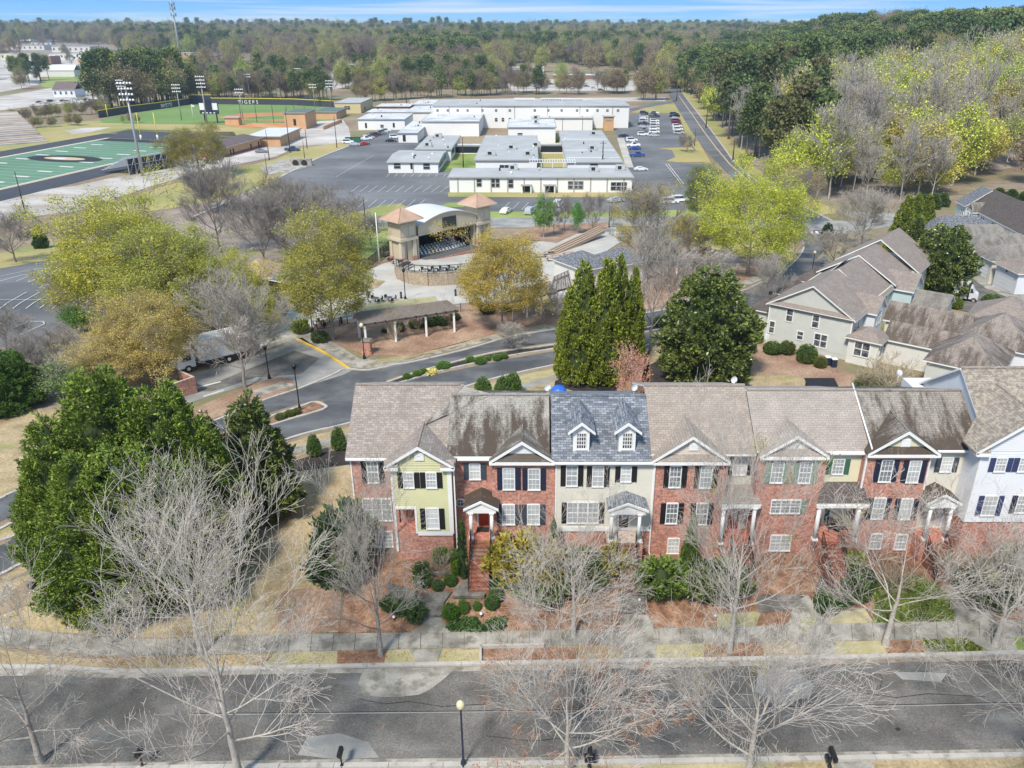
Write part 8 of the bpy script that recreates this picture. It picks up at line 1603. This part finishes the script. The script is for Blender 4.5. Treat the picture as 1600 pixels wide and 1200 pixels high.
    for i in near:
        x, y, z, k, s = pts[i]; k = int(k); key = ('pine', 'hard', 'grey')[k]+str(int(g.integers(0, 3))); uu, vv = proj(x, y, z)
        where = 'in the wood on the right hand hill' if x > 60 and uu > 1060 else 'between the town and the ball field' if uu < 540 else 'in the tree belt behind the school'
        c = (.115*g.uniform(.7, 1.25), .155*g.uniform(.75, 1.2), .06) if k == 0 else HC[int(g.integers(0, 6))] if k == 1 else (.3, .27, .2)
        tr = place(key, NM[k], '%s tree %s' % (LAB[k], where), (x, y, z), 1, None, '%ss %s' % (LAB[k], where), c); tr.scale = (s, s, s*g.uniform(.9, 1.15))
    # the rest as one mass
    col = bpy.data.collections.new('wood_kinds')
    for key, cr in (('pine0', 'wood_pine'), ('pine1', 'wood_pine'), ('hard0', 'wood_hard'), ('hard1', 'wood_hard'), ('grey0', 'wood_grey')): o = joined(key, cr); o.name = 'k%d' % len(col.objects); col.objects.link(o)
    q = pts[far]; me = bpy.data.meshes.new('woodland'); me.vertices.add(len(q)); me.vertices.foreach_set('co', q[:, :3].astype(np.float32).ravel())
    ix = np.array([(0, 2, 4)[int(a)]+(int(g.integers(0, 2)) if a < 2 else 0) for a in q[:, 3]], dtype=np.int32); at = me.attributes.new('idx', 'INT', 'POINT'); at.data.foreach_set('value', ix); at = me.attributes.new('scl', 'FLOAT', 'POINT'); at.data.foreach_set('value', q[:, 4].astype(np.float32)); at = me.attributes.new('rot', 'FLOAT', 'POINT'); at.data.foreach_set('value', g.uniform(0, 6.28, len(q)).astype(np.float32)); me.update()
    o = bpy.data.objects.new('woodland', me); COL.objects.link(o); o['kind'] = 'stuff'; ng = bpy.data.node_groups.new('woodland', 'GeometryNodeTree')
    ng.interface.new_socket('Geometry', in_out='INPUT', socket_type='NodeSocketGeometry'); ng.interface.new_socket('Geometry', in_out='OUTPUT', socket_type='NodeSocketGeometry'); N = ng.nodes; L = ng.links
    gi, go = N.new('NodeGroupInput'), N.new('NodeGroupOutput'); ip = N.new('GeometryNodeInstanceOnPoints'); ci = N.new('GeometryNodeCollectionInfo'); ci.inputs['Collection'].default_value = col; ci.inputs['Separate Children'].default_value = True; ci.inputs['Reset Children'].default_value = True
    def na(nm, ty): a = N.new('GeometryNodeInputNamedAttribute'); a.data_type = ty; a.inputs['Name'].default_value = nm; return [s for s in a.outputs if s.enabled and s.name == 'Attribute'][0]
    L.new(gi.outputs[0], ip.inputs['Points']); L.new(ci.outputs[0], ip.inputs['Instance']); ip.inputs['Pick Instance'].default_value = True; L.new(na('idx', 'INT'), ip.inputs['Instance Index']); L.new(na('scl', 'FLOAT'), ip.inputs['Scale'])
    cx = N.new('ShaderNodeCombineXYZ'); L.new(na('rot', 'FLOAT'), cx.inputs[2]); L.new(cx.outputs[0], ip.inputs['Rotation']); L.new(ip.outputs[0], go.inputs[0]); md = o.modifiers.new('wood', 'NODES'); md.node_group = ng
    print('woods', len(pts))
woods()
# ------------------------------------------------------------------ vehicles
def car_proto(kind):
    L_, W_, Hh = {'saloon': (4.6, 1.8, 1.42), 'suv': (4.7, 1.9, 1.75), 'pickup': (5.6, 1.95, 1.85)}[kind]; h = L_/2
    prof = {'saloon': [(-h,.45),(-h,.85),(-h*.72,.95),(-h*.42,1.4),(h*.18,1.42),(h*.5,.98),(h*.95,.82),(h,.5)], 'suv': [(-h,.5),(-h,1.05),(-h*.93,1.7),(h*.2,1.75),(h*.5,1.12),(h*.96,1.0),(h,.55)], 'pickup': [(-h,.55),(-h,1.1),(-h*.2,1.1),(-h*.12,1.82),(h*.3,1.85),(h*.5,1.2),(h*.97,1.1),(h,.6)]}[kind]
    prof = prof+[(h*.98,.3),(-h*.98,.3)]; n = len(prof)
    def bw(z): return W_/2*(1 if z < 1.0 else .80)
    mb = MB(); vs = [(x,-bw(z),z) for x,z in prof]+[(x,bw(z),z) for x,z in prof]; mb.add(vs, [tuple(range(n)), tuple(reversed(range(n, 2*n)))]+[(i, n+i, n+(i+1)%n, (i+1)%n) for i in range(n)], M['car_paint']); parts = [('body', mb)]
    gp = {'saloon': [(-h*.62,1.0),(-h*.4,1.34),(h*.16,1.36),(h*.42,1.0)], 'suv': [(-h*.86,1.15),(-h*.84,1.6),(h*.16,1.64),(h*.42,1.15)], 'pickup': [(-h*.12,1.2),(-h*.08,1.72),(h*.26,1.74),(h*.45,1.2)]}[kind]
    mb = MB(); m = len(gp); y0 = W_/2*.86
    for s in (-1, 1): q = [(x, s*(W_/2*(.83 if z > 1.25 else .96)+.01), z) for x, z in gp]; mb.add(q if s < 0 else q[::-1], [tuple(range(m))], M['far_glass'])
    parts.append(('side_window', mb)); a, b = gp[2], gp[3]; mb = MB(); mb.add([(a[0]+.05,-y0*.8,a[1]+.02),(a[0]+.05,y0*.8,a[1]+.02),(b[0]+.08,y0*.95,b[1]-.0),(b[0]+.08,-y0*.95,b[1]-.0)], [(0,3,2,1)], M['far_glass']); parts.append(('windscreen', mb))
    a, b = gp[1], gp[0]; mb = MB(); mb.add([(a[0]-.1,-y0*.8,a[1]+.02),(a[0]-.1,y0*.8,a[1]+.02),(b[0]-.12,y0*.95,b[1]),(b[0]-.12,-y0*.95,b[1])], [(0,1,2,3)], M['far_glass']); parts.append(('rear_window', mb))
    for sx in (-h*.62, h*.62):
        for s in (-1, 1): mb = MB(); mb.tube((sx, s*(W_/2-.2), .34), (sx, s*(W_/2+.02), .34), .34, n=12, mat=M['rubber'], smooth=False); mb.tube((sx, s*(W_/2+.0), .34), (sx, s*(W_/2+.035), .34), .19, n=8, mat=M['galv'], smooth=False); parts.append(('wheel', mb))
    for s in (-1, 1): mb = MB(); mb.box(h-.06, h+.015, s*W_*.36-.18, s*W_*.36+.18, .62, .76, M['lens_white']); parts.append(('headlight', mb))
    out = []
    for nm, mb in parts: o = mb.build(nm); out.append((nm, o.data)); bpy.data.objects.remove(o)
    return out
CARS = {k: car_proto(k) for k in ('saloon', 'suv', 'pickup')}
CN = {'white': (.72,.73,.74), 'silver': (.42,.44,.46), 'black': (.015,.015,.018), 'grey': (.16,.17,.18), 'blue': (.02,.06,.28), 'red': (.35,.02,.02), 'maroon': (.16,.015,.03), 'dark blue': (.02,.03,.08)}
def car(u, v, rz, kind, cn, lab, group='parked cars', z=None):
    p = P(u, v); t = thing('parked_car', lab, 'car', (p.x, p.y, p.z+.03 if z is None else z), rz, group); t.color = (*CN[cn], 1)
    for nm, me in CARS[kind]: link(nm, me, t, color=CN[cn])
ORD = ['first', 'second', 'third', 'fourth', 'fifth', 'sixth', 'seventh', 'eighth', 'ninth', 'tenth', 'eleventh', 'twelfth', 'thirteenth']
rr_ = random.Random(4)
def rowcars(pts, rz, where, cols=None, end='from the front'):
    for i, (u, v) in enumerate(pts):
        cn = cols[i] if cols else rr_.choice(['white', 'silver', 'black', 'grey', 'white', 'silver', 'dark blue', 'red']); kd = rr_.choice(['saloon', 'suv', 'suv', 'pickup']); car(u, v, rz+rr_.uniform(-.04, .04), kd, cn, '%s %s, %s %s in %s' % (cn, kd, ORD[i], end, where))
rowcars([(1004+(213-v)*.06, v) for v in (212, 205.5, 200, 195.5, 191, 187, 183.5, 180.5, 178)], 0, 'the left line of the school car park', ['white', 'grey', 'silver', 'dark blue', 'silver', 'white', 'silver', 'black', 'dark blue'])
rowcars([(1022+(215-v)*.02, v) for v in (214, 208, 203, 198.5, 194.5, 190.5, 187, 183.5, 180.5, 178)], 0, 'the crowded middle line of the school car park', ['silver', 'white', 'white', 'silver', 'white', 'white', 'grey', 'black', 'grey', 'white'])
rowcars([(1060-(210-v)*.22, v) for v in (209.5, 204, 199, 194.5, 190.5, 186.5, 183, 180)], .15, 'the right line of the school car park', ['silver', 'white', 'white', 'maroon', 'maroon', 'silver', 'black', 'dark blue'])
for u, v, kd, cn, lab in ((974, 214, 'saloon', 'dark blue', 'dark saloon nearest the entrance tower'), (987, 221, 'suv', 'white', 'white car below the entrance tower'), (988.5, 226, 'saloon', 'grey', 'dark grey car between two white ones by the walk'), (989, 229, 'pickup', 'white', 'white pickup by the school walk'), (992, 234, 'saloon', 'blue', 'bright blue saloon by the school walk'), (995, 244.5, 'pickup', 'blue', 'bright blue pickup nearest the camera by the school walk'), (1001, 267, 'saloon', 'white', 'single white car at the end of the front wing')): car(u, v, .12, kd, cn, lab)
rowcars([(571+k*5.2, 219-k*2.1) for k in range(7)], .5, 'the slanted line beside the green dumpsters', ['white', 'silver', 'maroon', 'black', 'grey', 'silver', 'white'], 'from the left')
for u, v, rz, kd, cn, lab in ((554, 228, .1, 'saloon', 'silver', 'silver saloon in front of the dumpsters'), (544, 224, .1, 'suv', 'white', 'white car in front of the left dumpster'), (569, 227, .6, 'saloon', 'red', 'red car right of the dumpsters'), (617, 216, .2, 'suv', 'white', 'white jeep beside the school wing'), (611, 222, .1, 'saloon', 'black', 'black car beside the school wing'), (457, 236, 0, 'pickup', 'dark blue', 'dark pickup on the gravel yard'), (409, 239, .1, 'saloon', 'grey', 'grey saloon beside the changing rooms'),
    (791, 333, 1.2, 'saloon', 'white', 'white car right of the stage tower'), (828, 334, 1.3, 'suv', 'silver', 'silver car in the bays left of the green tree'), (868, 335, 1.3, 'saloon', 'white', 'white car in the bays behind the bare young trees'), (962, 316, .5, 'saloon', 'silver', 'silver car driving past the front wing'), (1046, 318, .2, 'suv', 'white', 'white van behind the golden tree'), (1062, 315, .2, 'suv', 'white', 'white car right of the golden tree'), (872, 322, 1.3, 'suv', 'white', 'white car half hidden by the birch')): car(u, v, rz, kd, cn, lab)
for i in range(42):
    u, v = 545+(i % 11)*3.6+rr_.uniform(-.5, .5), 102+(i//11)*5.2; car(u, v, .4, rr_.choice(['saloon', 'suv']), rr_.choice(['white', 'silver', 'white', 'grey', 'dark blue', 'red', 'white']), 'car in the crowded far car park among the trees', 'cars in the far car park')
for i in range(16): u, v = 62+i*6.2, 161-i*.35+(i % 3)*2; car(u, v, rr_.uniform(-.4, .6), rr_.choice(['saloon', 'suv', 'pickup']), rr_.choice(['white', 'silver', 'maroon', 'black', 'white']), 'car in the yard around the white house with brown roof', 'cars in the yard')
for i in range(14): u, v = 818+i*11, 133+(i % 4)*3; car(u, v, rr_.uniform(-.3, .3), 'suv', rr_.choice(['white', 'silver', 'white', 'grey']), 'car or van in the far lot behind the school trees', 'vehicles in the far lot')
def bus(u, v, L_, lab, hgt=3.0):
    p = P(u, v); t = thing('white_bus', lab, 'bus', p, .02, 'white buses behind the school'); mb = MB(); mb.box(-L_/2, L_/2, -1.25, 1.25, .5, hgt, M['metal_white']); mb.box(-L_/2+.2, L_/2-.2, -1.1, 1.1, hgt+.002, hgt+.12, M['roof_white']); mb.build('body', t, world=False)
    n = int(L_/1.2)
    for k in range(n): mb = MB(); a = -L_/2+.4+k*(L_-.8)/n; mb.box(a, a+.75, -1.28, -1.24, 1.6, 2.4, M['far_glass']); mb.build('window', t, world=False)
    for sx in (-L_*.32, L_*.32): mb = MB(); mb.tube((sx, -1.3, .5), (sx, -1.0, .5), .5, n=10, mat=M['rubber']); mb.build('wheel', t, world=False)
bus(869, 161, 20, 'longest white roofed bus behind the back range'); bus(895, 161.5, 14, 'white bus right of the longest one'); bus(826, 162, 8, 'white box van left of the long bus', 3.4); bus(811, 162, 6, 'leftmost white box van behind the back range', 3.4)
def box_truck():
    f = Loc(P(283, 586), P(388, 560), T(P(330, 575).y)+.02); L = f.L; t = thing('box_truck', 'white cab over box truck parked under the leafless tree', 'truck', f(L/2, 1.2, 0)); c = 1.9
    mb = MB(); lbox(mb, f, c+.35, L, 0, 2.5, 1.0, 3.6, M['metal_white']); lbox(mb, f, c+.33, L+.02, -.03, 2.53, .98, 1.1, M['galv']); lbox(mb, f, c+.33, c+.45, -.03, 2.53, 1.1, 3.63, M['galv']); mb.build('cargo_box', t)
    mb = MB(); pr = [(0.0,.6),(0,1.5),(.45,2.45),(c,2.55),(c,.6)]; n = 5; mb.add([f(a,.1,z) for a, z in pr]+[f(a,2.3,z) for a, z in pr], [tuple(reversed(range(n))), tuple(range(n, 2*n))]+[(i, (i+1)%n, n+(i+1)%n, n+i) for i in range(n)], M['metal_white']); mb.build('cab', t)
    mb = MB(); mb.add([f(.45,.07,1.5),f(1.45,.07,1.5),f(1.45,.07,2.3),f(.62,.07,2.3)], [(0,1,2,3)], M['far_glass']); mb.build('side_window', t); mb = MB(); mb.add([f(.02,.3,1.6),f(.02,2.1,1.6),f(.42,2.1,2.4),f(.42,.3,2.4)], [(0,1,2,3)], M['far_glass']); mb.build('windscreen', t)
    mb = MB(); lbox(mb, f, c-.2, L-.3, .5, 2.0, .65, .97, M['black_metal']); mb.build('chassis', t); mb = MB(); lbox(mb, f, -.08, .05, .1, 2.3, .4, .7, M['metal_white']); mb.build('bumper', t)
    for a in (1.0, L*.72):
        for b in (.05, 2.1): mb = MB(); mb.tube(f(a, b, .45), f(a, b+.3, .45), .45, n=14, mat=M['rubber'], smooth=False); mb.tube(f(a, b-.02, .45), f(a, b+.02, .45), .22, n=8, mat=M['trim'], smooth=False); mb.build('wheel', t)
    f = Loc(P(1487, 470), P(1526, 474), T(P(1505, 472).y)+.02); L = f.L; t = thing('food_truck', 'silver and white van with dark trim in the back lane beside the magnolia', 'van', f(L/2, 1, 0))
    mb = MB(); lbox(mb, f, 0, L*.62, 0, 2.1, .5, 2.9, M['roof_pale']); lbox(mb, f, .1, L*.60, .1, 2.0, 2.902, 3.1, M['roof_white']); mb.build('body', t); pr = [(L*.62,.5),(L*.62,2.3),(L*.72,2.25),(L*.86,1.5),(L,1.2),(L,.5)]; n = 6; mb = MB(); mb.add([f(a,.1,z) for a, z in pr]+[f(a,2.0,z) for a, z in pr], [tuple(range(n)), tuple(reversed(range(n, 2*n)))]+[(i, n+i, n+(i+1)%n, (i+1)%n) for i in range(n)], M['roof_pale']); mb.build('cab', t)
    mb = MB(); mb.add([f(L*.65,.08,1.45),f(L*.80,.08,1.45),f(L*.73,.08,2.1),f(L*.65,.08,2.1)], [(0,1,2,3)], M['far_glass']); mb.build('side_window', t); mb = MB(); lbox(mb, f, L*.56, L*.63, -.02, 2.12, .5, 3.0, M['black_metal']); mb.build('trim_band', t)
    for a in (L*.2, L*.85): mb = MB(); mb.tube(f(a, -.02, .38), f(a, .28, .38), .38, n=12, mat=M['rubber'], smooth=False); mb.tube(f(a, -.04, .38), f(a, .02, .38), .2, n=8, mat=M['galv'], smooth=False); mb.build('wheel', t)
box_truck()
# cars and things seen over the ridge
for u, v, rz, kd, cn, lab in ((1075, 612, 1.57, 'suv', 'grey', 'dark roofed car just over the ridge below the magnolia'), (1153, 613, 1.57, 'saloon', 'silver', 'pale silver car beside the satellite dish over the ridge'), (950, 619, 1.57, 'pickup', 'black', 'black pickup half hidden by the pink shrub'), (930, 632, 1.57, 'suv', 'grey', 'grey car behind the slate roof')):
    p = PZ(u, v-6, 3.1); car(u, v, rz, kd, cn, lab)
    o = [x for x in COL.objects if x.get('label') == lab][0]; o.location = (p.x, p.y, T(p.y)+.1); o.location.z = max(o.location.z, 1.4)
p = PZ(873, 606, 3.6); t = thing('tarpaulin_cover', 'bright blue tarpaulin over a grill behind the ridge', 'tarpaulin', (p.x, p.y, 1.4)); mb = MB(); mb.lathe((p.x, p.y, 1.4), [(1.0,0),(.95,1.2),(.8,2.0),(.5,2.35),(.02,2.4)], 10, M['blue_tarp']); mb.build('cover', t)
p = PZ(1285, 600, 3.2); t = thing('black_awning', 'black covered grill shelter over the ridge', 'cover', (p.x, p.y, 1.4)); mb = MB(); mb.box(p.x-1.5, p.x+1.3, p.y-.8, p.y+.8, 1.4, 3.1, M['black_metal']); mb.add([(p.x-1.7,p.y-.9,3.1),(p.x+1.5,p.y-.9,3.1),(p.x+1.5,p.y+.9,3.5),(p.x-1.7,p.y+.9,3.5)], [(0,1,2,3)], M['stage_cloth']); mb.build('cover', t)
def dish(p, lab, s=.42, rz=2.4):
    t = thing('satellite_dish', lab, 'satellite dish', p, rz, 'satellite dishes'); mb = MB(); mb.tube((0, 0, -.6), (0, 0, .5), .03, n=6, mat=M['galv']); mb.build('mast', t, world=False)
    mb = MB(); n = 14; vs = [(0, .06, .7)]+[(s*math.cos(6.283*i/n), -.08-.12*math.sin(6.283*i/n)*0, .7+s*1.15*math.sin(6.283*i/n)) for i in range(n)]; mb.add(vs, [(0, i+1, (i+1)%n+1) for i in range(n)], M['lens_white'], True); mb.build('reflector', t, world=False)
    mb = MB(); mb.tube((0, .0, .3), (0, -.55, .75), .02, n=5, mat=M['galv']); mb.ball((0, -.55, .75), .06, M['metal_grey'], 6); mb.build('feed_arm', t, world=False)
for u, v, rz, lab in ((855, 612, .3, 'white satellite dish on the ridge left of the slate roof'), (990, 612, .3, 'white satellite dish behind the right end of the slate ridge'), (1145, 600, .1, 'white satellite dish on a mast over the brown ridge'), (1402, 590, 2.2, 'white satellite dish among the tan twigs')):
    if v > 560: p = PY(u, v+6, 54.3 if u < 1000 else 54.8 if u < 1200 else 58); dish(p, lab, .25, rz)
    else: p = PZ(u, v+4, 6.8 if u > 1500 and v < 450 else 5.5); dish(p, lab, .3, rz)
for u, v, vt, lab in ((1165, 580, 500, 'white flag pole by the magnolia'), ):
    pass
p = P(1195, 549); t = thing('street_sign', 'small white sign post at the corner of the grey house', 'sign', p); mb = MB(); mb.box(p.x-.05, p.x+.05, p.y-.05, p.y+.05, p.z, p.z+2.2, M['metal_white']); mb.build('post', t); mb = MB(); mb.box(p.x-.3, p.x+.3, p.y-.03, p.y+.03, p.z+1.7, p.z+2.3, M['metal_white']); mb.build('panel', t)
# mailboxes at the near kerb
def mailbox(u, lab, k=0):
    y = 31.2; x = XU(u, 1180, y); t = thing('mailbox', lab, 'mailbox', (x, y, 0), 0, 'black mailboxes on the near kerb'); mb = MB(); mb.tube((x, y, -.1), (x, y, 1.0), .05, n=6, mat=M['black_metal']); mb.lathe((x, y, 0), [(.14,0),(.12,.12),(.06,.2)], 8, M['black_metal']); mb.box(x-.03, x+.03, y-.28, y+.28, .92, .99, M['black_metal']); mb.build('post', t)
    mb = MB(); n = 8; pr = [(-.13,1.0),(.13,1.0)]+[(.13*math.cos(math.pi*i/n), 1.17+.13*math.sin(math.pi*i/n)) for i in range(n+1)]; m = len(pr); mb.add([(x+a, y-.28, z) for a, z in pr]+[(x+a, y+.28, z) for a, z in pr], [tuple(range(m)), tuple(reversed(range(m, 2*m)))]+[(i, m+i, m+(i+1)%m, (i+1)%m) for i in range(m)], M['black_metal']); mb.build('box', t)
    if k: 
        for s in (-.2, .2): mb = MB(); mb.box(x+s-.1, x+s+.1, y-.2, y+.2, .55, .8, M['black_metal']); mb.build('newspaper_holder', t)
for u, lab, k in ((218, 'mailbox near the lower left corner', 0), (532, 'mailbox left of the near street lamp', 0), (922, 'double mailbox beside the leafless tree with rust leaves', 1), (1300, 'double mailbox in the lower right beside the path', 1)): mailbox(u, lab, k)
p = P(57, 935); t = thing('mailbox', 'black and white post box on the lawn left of the cypress mass', 'mailbox', p); mb = MB(); mb.cbox(p, .12, .12, 1.0, M['metal_white']); mb.build('post', t); mb = MB(); mb.cbox(p+Vector((0, 0, .9)), .5, .35, .4, M['black_metal']); mb.build('box', t)
for u, v, lab in ((752, 965, 'small dark path light in the mulch right of the walk'), (616, 970, 'small path light left of the walk'), (1117, 968, 'small path light beside the pale lawn patch'), (999, 943, 'round white path light on the dark steps'), (1040, 930, 'path light under the green shrub')):
    p = P(u, v); t = thing('path_light', lab, 'path light', p, 0, 'path lights'); mb = MB(); mb.tube(p, p+Vector((0, 0, .3)), .03, n=5, mat=M['black_metal']); mb.build('stake', t); mb = MB(); mb.lathe(p+Vector((0, 0, .3)), [(.1,0),(.1,.1),(.02,.16)], 8, M['lens_white']); mb.build('lamp', t)
# bins at the rear house, low wall in front of houses two and three
for k, (u, v) in enumerate(((1292, 570), (1302, 573))):
    p = P(u, v); t = thing('wheelie_bin', ['navy wheelie bin with white lid by the grey house', 'second bin right of the navy one by the grey house'][k], 'bin', p, 0, 'bins by the grey house'); mb = MB(); mb.cbox(p, .6, .6, 1.0, M['shut_navy']); mb.build('body', t); mb = MB(); mb.cbox(p+Vector((0, 0, 1.002)), .65, .65, .08, M['metal_white']); mb.build('lid', t)
wallline('low_wall', 'low pale timber edging in front of the brick stairs', 'edging', [(648,899),(700,898),(733,900)], .25, .15, 'concrete'); wallline('low_wall', 'thin pale edging running right from the foot of the stairs', 'edging', [(770,914),(850,918),(960,921)], .2, .12, 'concrete')
D('planter_bed', [(751,1016),(800,1013),(850,1012),(850,1034),(751,1036)], 'mulch', 5); wallline('planter_edge', 'stone edged planting bed on the strip in front of the shrubs', 'planter', [(751,1036),(751,1013),(800,1012),(850,1011)], .28, .15, 'kerb')
def wire(a, b, sag, n=14):
    pts = [a.lerp(b, i/n)-Vector((0, 0, sag*4*(i/n)*(1-i/n))) for i in range(n+1)]; mb = MB()
    for p, q in zip(pts, pts[1:]): mb.tube(p, q, .035, n=3, mat=M['black_metal'], smooth=False, cap=False)
    return mb
t = thing('power_line', 'pair of power lines crossing above the white terrace', 'power line', PY(1280, 295, 200))
for v in (292, 297): wire(PY(1262, v-4, 225), PY(1640, v, 200), 1.5).build('wire', t)

def haze():
    mb = MB(); mb.box(-6500, 6500, -120, 9500, -9, 66, None); me = bpy.data.meshes.new('haze'); me.from_pydata(mb.v, [], mb.f); o = link('haze', me); o['kind'] = 'stuff'
    m = bpy.data.materials.new('haze'); m.use_nodes = True; nt = m.node_tree; nt.nodes.clear(); out = nt.nodes.new('ShaderNodeOutputMaterial'); v = nt.nodes.new('ShaderNodeVolumePrincipled'); v.inputs['Color'].default_value = (.72, .84, 1, 1); v.inputs['Density'].default_value = .00013; v.inputs['Anisotropy'].default_value = .2; nt.links.new(v.outputs[0], out.inputs['Volume']); me.materials.append(m)
haze()
